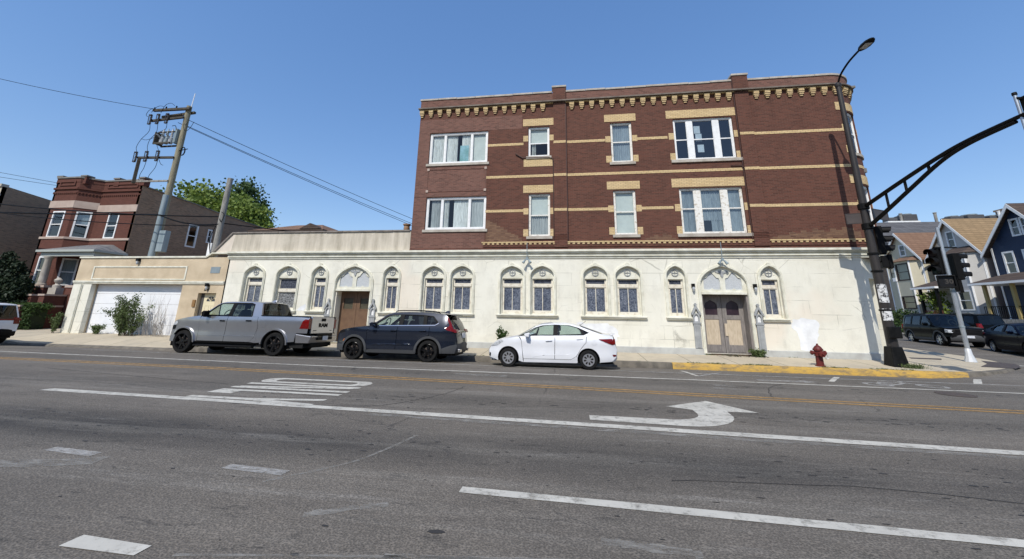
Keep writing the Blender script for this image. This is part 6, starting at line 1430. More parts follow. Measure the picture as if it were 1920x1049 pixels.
for x, y in ((HXL + .15, 21.3), (-33.75, 21.35), (-32.0, HY_ + .1), (HXR - .12, HY_ + .1)):
    g = MB(); g.box(x - .22, x + .22, y - .15, y + .25, 10.0, 10.52); g.box(x - .27, x + .27, y - .2, y + .3, 10.52, 10.62, 1); g.build('parapet_pier', ['brick_house', 'pave_dark'], RH)
sidefn = lambda u, d, z: (HXR - d, u, z)
sw = [(25.9, 26.75, 6.3, 8.15), (27.6, 28.05, 6.9, 8.05)]
g = MB(sidefn); g.slab([(HY_, .3), (36, .3), (36, 9.3), (31, 9.45), (28, 9.6), (26, 9.75), (HY_, 9.95)], 0, .2, holes=[rect(*h) for h in sw]); g.box(HY_, HY_ + .35, -.01, .2, .3, 10.35); g.build('side_wall', 'brick_common', RH)
for h in sw: house_window(RH, sidefn, *h, w_=.11)
g = MB(sidefn)
for (a, b, za, zb) in ((22.3, 26, 9.93, 9.75), (26, 28, 9.75, 9.6), (28, 31, 9.6, 9.45), (31, 36, 9.45, 9.3)): g.hexa([(a, -.06, za), (b, -.06, zb), (b, .26, zb), (a, .26, za), (a, -.06, za + .08), (b, -.06, zb + .08), (b, .26, zb + .08), (a, .26, za + .08)])
g.build('side_coping', 'pave_dark', RH)
g = MB(); g.box(HXL, HXL + .15, HY_ + .7, 36, .3, 9.6); g.box(HXL, HXR - .2, 35.8, 36, .3, 9.3); g.box(HXL + .1, HXR - .15, HY_ + .8, 35.9, 9.0, 9.1); g.box(HXL, HXR - .2, HY_ + 4, HY_ + 4.1, .3, 9); g.build('roof', 'pave_dark', RH)
# porch
PL, PR, PY0 = -33.95, -29.55, 20.1
g = MB(); g.hexa([(PL, PY0, 5.12), (PR, PY0, 5.12), (PR, HY_, 5.12), (PL, HY_, 5.12), (PL + 1.3, 21.2, 5.55), (-31.0, 21.2, 5.62), (-30.9, HY_, 5.75), (PL + 1.2, HY_, 5.75)]); po = g.build('porch_roof', 'shingle_g', RH)
g = MB(); g.box(PL - .05, PR + .05, PY0 - .06, PY0 + .06, 4.98, 5.12); g.box(PR - .06, PR + .05, PY0 + .06, HY_, 4.98, 5.12); g.box(PL - .05, PL + .06, PY0 + .06, 21.2, 4.98, 5.12); g.box(PL + .15, PR - .12, PY0 + .12, PY0 + .28, 4.72, 4.98); g.box(PR - .26, PR - .12, PY0 + .28, HY_, 4.72, 4.98); g.box(PL + .3, PR - .3, PY0 + .3, 21.9, 4.9, 4.96); g.build('porch_fascia', plain('grey_green_trim', (.36, .38, .35), .6), RH)
for x in (-33.25,):
    g = MB(); g.lathe([(.24, 2.88), (.24, 2.98), (.19, 3.02), (.20, 3.3), (.165, 4.5), (.2, 4.58), (.23, 4.64), (.23, 4.72)], (x, 20.35, 0), 14); g.build('porch_column', 'limestone', RH, smooth=40)
g = MB(); g.box(-33.7, -29.8, 20.15, HY_, .3, 2.3); g.build('porch_base', 'brick_house', RH)
for a, b in ((-33.7, -32.6), (-30.9, -29.8)):
    g = MB(); g.box(a, b, 20.12, 20.5, 2.3, 2.74); g.box(a - .05, b + .05, 20.07, 20.55, 2.74, 2.88, 1); g.build('porch_rail_wall', ['brick_house', 'lime_pink'], RH)
g = MB()
for i in range(8): g.box(-32.3, -31.2, 20.12 - i * .27, 20.4 - i * .27, .3, 2.1 - i * .235)
g.build('front_steps', 'limestone', RH)
for x, yy in ((-32.5, 18.6), (-30.9, 18.2)):
    g = MB(); g.box(x - .2, x + .2, yy, 20.1, .3, 1.55); g.box(x - .24, x + .24, yy - .05, 20.1, 1.55, 1.65, 1); g.box(x - .2, x + .2, yy + .9, 20.1, 1.65, 2.2); g.box(x - .24, x + .24, yy + .85, 20.1, 2.2, 2.3, 1); g.build('step_wall', ['brick_house', 'lime_pink'], RH)
g = MB(); ux, uy = -31.9, 20.3; g.box(ux - .3, ux + .3, uy - .2, uy + .2, 2.25, 2.72); g.lathe([(.2, 2.72), (.2, 2.88), (.09, 2.94), (.08, 2.99), (.18, 3.1), (.2, 3.2), (.15, 3.27), (.04, 3.36)], (ux, uy, 0), 12); tag(g.build('stone_urn', 'limestone', smooth=40), 'round stone urn standing on the porch wall of the red brick house', 'urn')
# next house along, seen at the photo edge
FH = thing('brown_brick_house', (-43, 21, .4), 'dark brown brick house at the left edge of the photo with a pale front corner', 'house')
g = MB(); g.slab(rect(-48, -40.3, .3, 9.9), 20.95, 21.2, holes=[rect(-42.6, -41.6, 6.3, 8.2)]); g.build('front_wall', plain('pale_tan_front', (.50, .44, .35), .85, c2=(.42, .36, .28), sc=2), FH)
house_window(FH, lambda u, d, z: (u, 20.95 + d, z), -42.6, -41.6, 6.3, 8.2)
g = MB(); g.slab(rect(-48, -40.25, 9.9, 10.1), 20.85, 21.25); g.slab(rect(-48, -40.2, 9.2, 9.35), 20.8, 20.95); g.build('cornice', 'limestone', FH)
g = MB(lambda u, d, z: (-40.3 - d, u, z)); g.slab([(20.96, .3), (36, .3), (36, 8.9), (27, 9.3), (20.96, 10.0)], 0, .2); g.build('side_wall', 'brick_common', FH)
g = MB(); g.box(-48, -47.8, 21.2, 36, .3, 9); g.box(-48, -40.5, 35.8, 36, .3, 8.8); g.box(-47.9, -40.5, 21.2, 35.9, 8.8, 8.9); g.build('roof', 'pave_dark', FH)
# hipped roof of a house behind the garage wing
BH = thing('rear_house', (-24, 31, .3), 'low house behind the cream parapet with a brown shingle hip roof', 'house')
g = MB(); g.box(-27.6, -21.5, 30.6, 37, .2, 8.5); g.build('wall', 'brick_common', BH)
g = MB(); g.hexa([(-28.2, 30, 8.45), (-21.0, 30, 8.45), (-21, 38, 8.45), (-28.2, 38, 8.45), (-25.2, 32.2, 9.35), (-22.6, 32.2, 9.35), (-22.6, 35.5, 9.35), (-25.2, 35.5, 9.35)]); g.build('roof', 'shingle_brown', BH)
g = MB(); g.box(-28.25, -20.95, 29.95, 30.05, 8.33, 8.46); g.box(-21.05, -20.95, 30.05, 38, 8.33, 8.46); g.build('eaves', 'shingle_dark', BH)
g = MB(); g.hexa([(-23.2, 29.9, 8.5), (-21.2, 29.9, 8.5), (-21.2, 31, 8.5), (-23.2, 31, 8.5), (-22.25, 29.9, 8.98), (-22.15, 29.9, 8.98), (-22.15, 31.6, 8.98), (-22.25, 31.6, 8.98)]); g.build('dormer', 'shingle_dark', BH)

# ------------------------------------------------------------------ houses across the side street: fronts look towards -x
def front(X): return lambda u, d, z: (X + d, -u, z)          # u runs to the right in the photo (towards -y)
def gable_house(name, label, X, yc, hw, zr, ze, zb, depth, wallm, roofm, sidem=None, over=.3, trim='white', wins=(), gl='glass_dim', wf='white', bay=None):
    T = thing(name, (X, yc, zb), label, 'house'); fn = front(X); c = -yc
    g = MB(fn); g.slab([(c - hw, zb), (c + hw, zb), (c + hw, ze), (c, zr - .08), (c - hw, ze)], 0, .2, holes=[rect(*w_) for w_ in wins]); g.build('front_wall', wallm, T)
    for sgn, mt in ((-1, sidem or wallm), (1, sidem or wallm)):
        g = MB(); y = yc - sgn * hw; g.box(X + .2, X + depth, min(y, y + sgn * .15), max(y, y + sgn * .15), zb, ze); g.build('side_wall', mt, T)
    g = MB(); g.box(X + depth - .2, X + depth, yc - hw, yc + hw, zb, ze); g.box(X + 3, X + 3.1, yc - hw + .2, yc + hw - .2, zb, ze); g.build('rear_wall', wallm, T)
    sl = (zr - ze) / hw
    for sgn in (-1, 1):
        g = MB(); e = hw + over; y1 = yc + sgn * e; ze_ = ze - sl * over
        g.hexa([(X - over, yc, zr - .1), (X + depth + .2, yc, zr - .1), (X + depth + .2, y1, ze_ - .1), (X - over, y1, ze_ - .1), (X - over, yc, zr + .06), (X + depth + .2, yc, zr + .06), (X + depth + .2, y1, ze_ + .06), (X - over, y1, ze_ + .06)][::1]); g.build('roof', roofm, T)
        g = MB(fn); a = -sgn
        g.slab([(c, zr - .28), (c, zr + .04), (c + a * e, ze_ + .04), (c + a * e, ze_ - .24)] if a > 0 else [(c, zr + .04), (c, zr - .28), (c + a * e, ze_ - .24), (c + a * e, ze_ + .04)], -over - .03, -over + .02); g.build('bargeboard', trim, T)
        g = MB(fn); g.slab([(c, zr - .3), (c + a * e, ze_ - .26), (c + a * e, ze_ - .2), (c, zr - .2)] if a > 0 else [(c, zr - .3), (c, zr - .2), (c + a * e, ze_ - .2), (c + a * e, ze_ - .26)], -over + .02, .0) if False else g.box(c - .01, c + .01, -.01, 0, zr - .4, zr - .3); g.build('finial', trim, T)
        g = MB(fn); q = c + a * hw; g.box(min(q, q - a * .12), max(q, q - a * .12), -.03, .0, zb, ze); g.build('corner_board', trim, T)
    for w_ in wins: house_window(T, fn, *w_, w_=.12, fm=wf, gl=gl)
    return T, fn, c
def bay_front(T, fn, c0, c1, d, z0, z1, wallm, roofm, wins, wf='white', trim='white', splay=.5, top=.45):
    P_ = [(c0, 0), (c0 + splay, -d), (c1 - splay, -d), (c1, 0)]
    for i in range(3):
        a, b = Vector(P_[i]), Vector(P_[i + 1]); t = (b - a).normalized(); n = Vector((t.y, -t.x)); L = (b - a).length
        f2 = (lambda a, t, n: (lambda u, dd, z: fn(a.x + t.x * u - n.x * dd, a.y + t.y * u - n.y * dd, z)))(a, t, n)
        ws = [(L * p, L * q, r_, s_) for (k, p, q, r_, s_) in wins if k == i]
        g = MB(f2); g.slab(rect(0, L, z0, z1), 0, .1, holes=[rect(*w_) for w_ in ws]); g.build('bay_wall', wallm, T)
        for w_ in ws: house_window(T, f2, *w_, w_=.11, fm=wf)
        g = MB(f2); g.box(-.06, .06, -.04, .05, z0, z1); g.box(L - .06, L + .06, -.04, .05, z0, z1) if i == 2 else None; g.build('corner_board', trim, T)
    g = MB(fn); m_ = (c0 + c1) / 2; o = .2
    g.add([(c0 - o, 0, z1), (c0 + splay - o * .6, -d - o, z1), (c1 - splay + o * .6, -d - o, z1), (c1 + o, 0, z1), (c0 + splay * .9, -.05, z1 + top), (c1 - splay * .9, -.05, z1 + top)], [(0, 1, 4), (1, 2, 5, 4), (2, 3, 5), (0, 3, 2, 1)]); g.build('bay_roof', roofm, T)
    return T
XH = 32.6; ZB_ = .5
# cream house
Tc, fc, cc = gable_house('cream_house', 'cream clapboard house with a brown gable roof, farthest of the three across the side street', XH, 43.2, 2.15, 10.1, 7.55, ZB_, 12, 'side_cream', 'shingle_brown', 'side_cream', wf='dark_trim' if 0 else 'white', wins=[(-43.35, -42.6, 7.75, 8.9)])
M['brown_trim'] = plain('dark_brown_trim', (.035, .022, .018), .5)
bay_front(Tc, fc, cc - .75, cc + 2.0, .7, ZB_, 7.2, 'side_cream', 'shingle_brown', [(0, .1, .9, 5.4, 7.0), (1, .08, .92, 5.35, 7.0), (1, .08, .92, 2.7, 3.9), (0, .1, .9, 2.8, 3.9)], wf='brown_trim', trim='white')
house_window(Tc, fc, cc - 1.75, cc - 1.0, 5.5, 7.0, w_=.1, fm='brown_trim')
# window air conditioner
g = MB(fc); g.box(cc - .55, cc - .15, -.85, -.4, 5.35, 5.7); tag(g.build('air_conditioner', 'white'), 'white window air conditioner in the cream house bay', 'air conditioner')
# grey house
Tg, fg, cg = gable_house('grey_house', 'pale grey clapboard house with a tan gable roof between the cream and the navy house', XH, 37.9, 2.25, 10.25, 7.35, ZB_, 13, 'side_grey', 'shingle_tan', 'side_pink', wins=[(-38.25, -37.5, 7.75, 9.2)])
bay_front(Tg, fg, cg - .55, cg + 2.2, .75, ZB_, 7.1, 'side_grey', 'shingle_dark', [(0, .1, .9, 5.1, 6.85), (1, .12, .88, 5.1, 6.85), (0, .1, .9, 2.5, 4.2), (1, .15, .85, 2.5, 4.1)], splay=.55, top=.6)
# navy house
Tb, fb, cb = gable_house('navy_house', 'navy blue clapboard house with white trim and a front porch at the right edge', XH, 32.6, 2.35, 10.15, 7.2, ZB_, 13, 'side_blue', 'shingle_dark', 'side_blue', wins=[(-33.2, -32.55, 7.8, 9.1), (-32.5, -31.85, 7.8, 9.1), (-34.25, -33.45, 5.1, 6.8), (-32.9, -32.2, 5.1, 6.8), (-31.9, -31.2, 5.1, 6.8)], over=.42)
# porches
def porch(T, X0, X1, y0, y1, zr, zf, postm, roofm, posts, rail=None):
    g = MB(); g.hexa([(X0 - .3, y0 - .3, zr), (X1, y0 - .3, zr), (X1, y1 + .3, zr), (X0 - .3, y1 + .3, zr), (X0 + .9, y0 + .5, zr + .5), (X1, y0 + .5, zr + .75), (X1, y1 - .5, zr + .75), (X0 + .9, y1 - .5, zr + .5)]); g.build('porch_roof', roofm, T)
    g = MB(); g.box(X0 - .33, X1, y0 - .33, y1 + .33, zr - .16, zr - .002); g.build('porch_fascia', 'white', T)
    g = MB(); g.box(X0, X1, y0, y1, .45, zf); g.build('porch_floor', 'wood_grey', T)
    for y in posts:
        g = MB(); g.box(X0 + .02, X0 + .2, y - .09, y + .09, zf, zr - .16); g.build('porch_post', postm, T)
    if rail:
        g = MB(); g.box(X0 + .08, X0 + .13, y0, y1, zf + .85, zf + .9); g.box(X0 + .08, X0 + .13, y0, y1, zf + .1, zf + .14)
        y = y0
        while y < y1: g.box(X0 + .09, X0 + .12, y - .012, y + .012, zf + .1, zf + .87); y += .13
        g.build('porch_railing', rail, T)
M['wood_yellow'] = plain('fresh_yellow_timber', (.40, .31, .13), .8, c2=(.30, .23, .09), sc=4, stretch=(3, 3, .3))
M['wood_red'] = plain('red_stained_timber', (.21, .075, .04), .8, c2=(.15, .05, .03), sc=4)
porch(Tb, 30.6, 32.6, 30.2, 34.5, 4.45, 1.85, 'wood_yellow', 'shingle_dark', (34.1, 32.2, 30.6), 'black')
porch(Tg, 30.9, 32.6, 38.3, 40.1, 4.5, 1.6, 'black', 'shingle_dark', (40.0, 38.4), 'wood_red')
# house with a charcoal roof behind, and a flat block carrying cooling units
BR = thing('rear_house', (42, 49.6, .5), 'house with a broad charcoal shingle roof rising behind the cream house', 'house')
g = MB(); g.box(34.5, 52, 45.2, 54, .4, 8.9); g.build('wall', 'brick_common', BR)
g = MB(); g.hexa([(33.5, 44.6, 8.7), (52.5, 44.6, 8.7), (52.5, 54.6, 8.7), (33.5, 54.6, 8.7), (33.5, 49.5, 12.65), (52.5, 49.5, 12.65), (52.5, 49.7, 12.65), (33.5, 49.7, 12.65)]); g.build('roof', 'shingle_grey', BR)
FB = thing('flat_roofed_block', (48, 60, .5), 'flat roofed block behind the houses, seen only as a pale strip under the cooling units', 'building')
g = MB(); g.box(37.9, 62, 51, 75, .4, 12.9); g.build('wall', 'brick_common', FB)
g = MB(); g.box(37.8, 41.2, 50.9, 54, 12.9, 13.12); g.build('parapet', 'white', FB)
def cooler(x, y, z, s_, label):
    t = thing('cooling_unit', (x, y, z), label, 'cooling unit', 'roof-top cooling units')
    g = MB(); g.box(-s_, s_, -s_, s_, 0, s_ * 1.15); g.build('casing', plain('dark_louvred_casing', (.05, .052, .055), .7, c2=(.09, .09, .095), sc=9, stretch=(.2, .2, 4)), t, bevel=.08, local=True)
    g = MB(); g.lathe([(s_ * .85, s_ * 1.15), (s_ * .85, s_ * 1.3), (s_ * .2, s_ * 1.3)], (0, 0, 0), 12); g.build('fan_cover', 'galv_dull', t, local=True)
cooler(38.7, 51.8, 13.05, .5, 'small dark cooling unit on the pale roof strip, left of the bigger one')
cooler(40.4, 51.8, 13.12, .75, 'large dark cooling unit on the pale roof strip near the tall dark pole')
cooler(45.6, 52.2, 12.95, .7, 'dark cooling unit above the tan roof, leftmost of its row')
cooler(47.6, 52.4, 12.95, .85, 'dark cooling unit above the tan roof, second in its row')
cooler(49.6, 52.2, 12.95, .7, 'dark cooling unit above the tan roof next to the brick chimney')
for (x, y, z0, z1, r_, mt, lab) in ((39.5, 51.2, 12.9, 14.1, .14, 'wood_grey', 'thin rusty flue pipe between the two cooling units on the left'), (42.6, 50.6, 12.6, 14.0, .14, 'wood_grey', 'thin rusty flue pipe standing at the left end of the tan roof'), (49.6, 51.2, 12.9, 14.2, .12, 'white', 'short white vent pipe in front of the cooling units above the tan roof')):
    g = MB(); g.tube([(x, y, z0), (x, y, z1)], r_, 8); g.lathe([(r_ * 1.25, z1 - .1), (r_ * 1.25, z1)], (x, y, 0), 8); tag(g.build('flue_pipe', mt), lab, 'flue pipe')
g = MB(); g.box(50.6, 51.8, 51.6, 52.6, 12.9, 14.4); g.box(50.5, 51.9, 51.5, 52.7, 14.4, 14.6); tag(g.build('chimney', 'brick_common'), 'brick chimney beside the row of cooling units above the tan roof', 'chimney')

# ------------------------------------------------------------------ behind the camera: unseen blocks added for glass and car paint to reflect
for k, (x0, x1, h, mt, lab) in enumerate(((-46, -30, 9.5, 'brick_common', 'unseen two storey brown brick block added across the road for reflections'), (-29, -14, 7.0, 'brick_house', 'unseen low red brick shop row added across the road for reflections'), (-12.5, 4, 10.5, 'brick_common', 'unseen three storey brown brick flats added across the road for reflections'), (5, 17, 8.0, 'brick_house', 'unseen two storey red brick flats added across the road for reflections'), (30, 52, 9.0, 'brick_common', 'unseen corner brick block added across the road for reflections'))):
    OB = thing('added_reflection_block', ((x0 + x1) / 2, -19, 0), lab, 'building'); fn = lambda u, d, z: (u, -19 - d, z)
    hs_ = [(u, u + 1.1, z, z + 1.7) for z in ([1.2, 4.4, 7.6] if h > 10 else [1.2, 4.4]) for u in [x0 + 1.2 + i * 2.7 for i in range(int((x1 - x0 - 2) / 2.7))]]
    g = MB(fn); g.slab(rect(x0, x1, -.3, h), 0, .2, holes=[rect(*q) for q in hs_]); g.box(x0, x0 + .2, .2, 12, -.3, h - .3); g.box(x1 - .2, x1, .2, 12, -.3, h - .3); g.box(x0, x1, 11.8, 12, -.3, h - .3); g.box(x0, x1, .2, 12, h - .5, h - .4); g.build('wall', mt, OB)
    g = MB(fn)
    for q in hs_: g.slab(rect(*q), .12)
    g.build('glazing', 'transom', OB)
g = MB(); g.plate([(-160, -20.1), (160, -20.1), (160, -15), (-160, -15)], .14); struct('near_pavement', g, 'pave')
# ------------------------------------------------------------------ other vehicles
def suv(name, label, loc, rz, pmat, clad='trim_grey', wstyle='a7', hw=.86, glassm='car_glass_dark', group=None):
    c = Car(name, label, 'car', loc, rz, hw=hw, xf=-2.15, xr=2.15, belt=1.08, top=1.70, tum=.17, fr=.18, rr=.10, bulge=.03)
    wf, wr, R, zc = -1.33, 1.29, .36, .36; c.wz = zc; AR = .43
    E = [(-2.12, .55), (-2.12, .80), (-2.06, .92), (-1.95, .98), (-1.4, 1.05), (-1.08, 1.08), (-1.0, 1.09), (-.42, 1.58), (-.25, 1.66), (.2, 1.70), (1.2, 1.70), (1.85, 1.67), (1.93, 1.62), (2.08, 1.05), (2.12, .85), (2.12, .55)]
    c.top_strip([('grille', 'black_pl', 0, 2, None), ('hood', pmat, 2, 6, None), ('windshield', 'car_glass', 6, 7, pmat), ('roof', pmat, 7, 12, None), ('rear_window', glassm, 12, 13, pmat), ('tailgate', pmat, 13, 15, None)], E, .045)
    body = [(-2.1, .55), (-1.8, .52)] + wheel_cut(wf, zc, AR, .42) + [(-.88, .38), (.84, .38)] + wheel_cut(wr, zc, AR, .42) + [(1.78, .5), (2.11, .55), (2.11, .85), (2.07, 1.05), (1.0, 1.10), (-1.0, 1.085), (-1.4, 1.05), (-1.95, .975), (-2.06, .91)]
    c.side('body', body, pmat)
    for x0, x1 in ((-.86, .12), (.14, 1.02)):
        c.side('door', [(x0, .46), (x1 - (.0 if x1 < .5 else .12), .46), (x1, .80), (x1, 1.06), (x0, 1.06)], pmat, .008)
    gf = [(-.82, 1.12), (-.36, 1.55), (-.22, 1.60), (.10, 1.61), (.10, 1.12)]; gr = [(.20, 1.12), (.20, 1.61), (1.0, 1.61), (1.0, 1.12)]; gq = [(1.10, 1.14), (1.10, 1.60), (1.76, 1.58), (1.84, 1.16)]
    cab = [(-1.0, 1.08), (-.42, 1.58), (-.25, 1.66), (.2, 1.70), (1.2, 1.70), (1.85, 1.67), (1.93, 1.62), (2.06, 1.06)]
    c.side('cabin_frame', cab, pmat, 0, holes=[gf, gr, gq], thick=.04)
    c.side('window', gf, 'car_glass', -.02); c.side('window', gr, glassm, -.02); c.side('window', gq, glassm, -.02)
    for x in (wf, wr): c.side('wheel_arch_cladding', circ(x, zc, AR + .06, pi + .1, -.1, 18) + circ(x, zc, AR - .02, -.1, pi + .1, 18), clad, .016, thick=.05, step=None)
    c.side('sill', [(-.86, .30), (.84, .30), (.84, .44), (-.86, .44)], clad, .006, thick=.06)
    c.part('front_bumper', bumper_band(c, -2.2, .32, .66, hw - .15, -1, .16), clad, smooth=40); c.part('rear_bumper', bumper_band(c, 2.2, .34, .66, hw - .10, 1, .12), clad, smooth=40)
    for sg in (-1, 1):
        g = MB(); g.hexa([(-2.14, sg * .62 - .16, .74), (-1.9, sg * .70 - .12, .74), (-1.9, sg * .70 + .12, .74), (-2.14, sg * .62 + .16, .74), (-2.1, sg * .62 - .16, .90), (-1.9, sg * .70 - .12, .93), (-1.9, sg * .70 + .12, .93), (-2.1, sg * .62 + .16, .90)]); c.part('headlight', g, 'lens', bevel=.02)
        g = MB(); g.hexa([(2.02, sg * .74 - .1, .85), (2.16, sg * .70 - .1, .85), (2.16, sg * .70 + .1, .85), (2.02, sg * .74 + .1, .85), (1.98, sg * .74 - .1, 1.12), (2.09, sg * .70 - .1, 1.12), (2.09, sg * .70 + .08, 1.12), (1.98, sg * .74 + .08, 1.12)]); c.part('tail_light', g, 'red_light', bevel=.01)
    for x in (-2.225, 2.215):
        g = MB(); g.box(x - .01, x + .01, -.16, .16, .50, .62) if x < 0 else g.box(x - .09, x - .07, -.16, .16, .72, .86); c.part('licence_plate', g, 'plate')
    g = MB(); g.box(-2.15, -2.1, -.5, .5, .78, .90); c.part('radiator_grille', g, 'black_pl')
    c.inner(-2.0, 2.05, .26, .80, [(wf, AR), (wr, AR)]); g = MB(); g.box(-.9, 1.9, -.66, .66, .8, .9); g.box(-.95, -.5, -.68, .68, .85, 1.06); c.part('cabin_floor', g, 'seat')
    c.seats([(.05, .5), (.95, .45)], .9, wheel_x=-.4); c.mirror(-.72, 1.16, pmat, .2, .17)
    for x in (wf, wr): c.wheel(x, R, wstyle, zc, .22, hw - .02)
    for sg in (-1, 1):
        g = MB(); g.tube([(-.1, sg * .58, 1.68), (.0, sg * .58, 1.74), (1.5, sg * .58, 1.74), (1.65, sg * .58, 1.69)], .02, 6); c.part('roof_rail', g, 'black_pl')
    return c
# heading: front points along local -x.  rz turns it.
def place_front(wx, wy, th, xl, hw):      # put the near front wheel (local xl, -hw or +hw) at a ground point
    pass
th = radians(-12); hx, hy = sin(th), -cos(th)            # heading of the dark suv
rz = atan2(-hy, -hx)
# near side (facing -x) is the car's right-hand side: local +y or -y
def at(px_, py_, rz, lx, ly): return (px_ - (lx * cos(rz) - ly * sin(rz)), py_ - (lx * sin(rz) + ly * cos(rz)))
x_, y_ = at(19.9, 25.23, rz, -1.33, .86)
suv('dark_suv', 'black boxy suv with grey cladding waiting in the side street, headlights towards us', (x_, y_, .30), rz, 'p_black', 'trim_grey', 'a7')
th = radians(-20); hx, hy = sin(th), -cos(th); rz = atan2(-hy, -hx)
x_, y_ = at(20.1, 22.7, rz, 1.24, .80)
sedan('dark_sedan', 'dark navy sedan at the right edge of the photo, cut off by the frame', (x_, y_, .22), rz, 'p_navy', 'a10', detail=False)
rz = radians(-90)
suv('parked_car', 'black car half hidden between the dark suv and the navy sedan', (26.4, 31.5, .40), rz, 'p_black', 'black_pl', 'b5', glassm='car_glass_dark')
c = suv('white_suv', 'white suv leaving the photo at the left edge, only its tail showing', (-25.95, 12.55 + .9, -.01), 0, 'p_white', 'black_pl', 'b5', hw=.90)
g = MB(); g.box(2.06, 2.14, -.84, .84, 1.0, 1.06); c.part('light_bar', g, 'red_light', bevel=.01)
# ------------------------------------------------------------------ trees and plants
def leaves(g, clumps, n, spread, size, rnd, flat=.0, narrow=1.):
    for (cx, cy, cz) in clumps:
        for _ in range(n):
            p = Vector((rnd.gauss(cx, spread), rnd.gauss(cy, spread), rnd.gauss(cz, spread * .8)))
            a = Vector((rnd.gauss(0, 1), rnd.gauss(0, 1), rnd.gauss(0, .7) - flat)).normalized(); b = a.orthogonal().normalized(); ang = rnd.uniform(0, 6.28); b = (b * cos(ang) + a.cross(b) * sin(ang)); c = a.cross(b)
            s_ = size * rnd.uniform(.6, 1.25); w_ = s_ * .5 * narrow
            g.v += [tuple(p - b * s_ * .5), tuple(p + c * w_), tuple(p + b * s_ * .6), tuple(p - c * w_)]
            k = len(g.v); g.f.append((k - 4, k - 3, k - 2, k - 1)); g.mi.append(0)
def fast_build(g, name, mat, parent=None):
    off = root_of(parent) if parent else Vector((0, 0, 0))
    me = bpy.data.meshes.new(name); me.from_pydata([(a - off.x, b - off.y, c - off.z) for a, b, c in g.v], [], g.f); me.materials.append(M[mat])
    o = bpy.data.objects.new(name, me); COL.objects.link(o); o.parent = parent; return o
def tree(label, x, y, zb, trunk, blobs, nclump, nleaf, spread, size, mat, seed, name='tree'):
    rnd = random.Random(seed); t = thing(name, (x, y, zb), label, 'tree')
    cl = []
    for (cx, cy, cz, rx, ry, rz) in blobs:
        k = 0
        while k < nclump:
            v = Vector((rnd.gauss(0, 1), rnd.gauss(0, 1), rnd.gauss(0, 1))).normalized() * (rnd.random() ** .45)
            if v.z < -.75: continue
            cl.append((cx + v.x * rx, cy + v.y * ry, cz + v.z * rz)); k += 1
    g = MB(); leaves(g, cl, nleaf, spread, size, rnd); fast_build(g, 'crown', mat, t)
    g = MB(); top = blobs[0]; g.tube([(x, y, zb), (x + .1, y, zb + (top[2] - zb) * .5), (top[0], top[1], top[2])], [trunk, trunk * .7, trunk * .25], 8)
    for c_ in cl[::max(1, len(cl) // 16)]: g.tube([(x + .1, y, zb + (top[2] - zb) * .5), ((x + c_[0]) / 2, (y + c_[1]) / 2, (c_[2] + top[2]) / 2 - .6), c_], [trunk * .35, trunk * .2, .03], 5)
    g.build('trunk', 'bark', t); return t
tree('big bright green leafy tree behind the red brick house roof', -50, 44, .3, .45, [(-49.5, 43, 13.2, 6.5, 4, 4.6), (-45, 43, 13.0, 4.2, 3.5, 4.0), (-54, 43, 12.5, 3.5, 3, 3.8)], 95, 60, .60, .40, 'leaf', 3)
tree('dark green tree showing between the bright tree and the cut off pole', -44.5, 48, .3, .4, [(-46.6, 48, 15.2, 3.6, 3, 4.4)], 110, 60, .6, .36, 'leaf_d', 5)
tree('mid green tree sloping down behind the side wall of the red brick house', -41, 41, .3, .4, [(-40.5, 41, 12.2, 3.3, 3, 3.4), (-38.2, 41, 10.6, 2.2, 2.2, 2.6)], 90, 60, .5, .34, 'leaf', 9)
tree('small bare topped tree tip showing above the cream parapet', -22, 50, .3, .2, [(-22, 50, 10.8, 1.0, 1, 1.4)], 10, 12, .3, .25, 'leaf_d', 12)
def conifer(label, x, y, zb, h, r_, seed, n=240):
    rnd = random.Random(seed); t = thing('conifer', (x, y, zb), label, 'tree', 'dark conifers in front of the red brick house'); cl = []
    for i in range(n):
        f = rnd.random() ** 1.3; a = rnd.uniform(0, 6.28); rr = r_ * (1 - f) ** .6 * rnd.uniform(.55, 1.08) * (1 + .2 * sin(a * 5 + f * 9)); cl.append((x + rr * cos(a), y + rr * sin(a), zb + .15 + f * (h - .2)))
    g = MB(); leaves(g, cl, 26, .10, .17, rnd, narrow=.6); fast_build(g, 'foliage', 'leaf_c', t)
    g = MB(); g.tube([(x, y, zb), (x, y, zb + h * .9)], [.09, .02], 6); g.build('trunk', 'bark', t)
conifer('tallest of the dark conifers, at the very left edge of the photo', -35.6, 19.8, .3, 4.6, 1.1, 1); conifer('dark conifer in the middle of the group left of the porch', -34.2, 19.6, .3, 3.9, 1.0, 2); conifer('lowest dark conifer, the one next to the porch column', -33.1, 19.4, .3, 3.0, .85, 4)
conifer('dark conifer filling in behind the clipped hedge, front of the group', -34.3, 18.9, .3, 2.6, 1.0, 6)
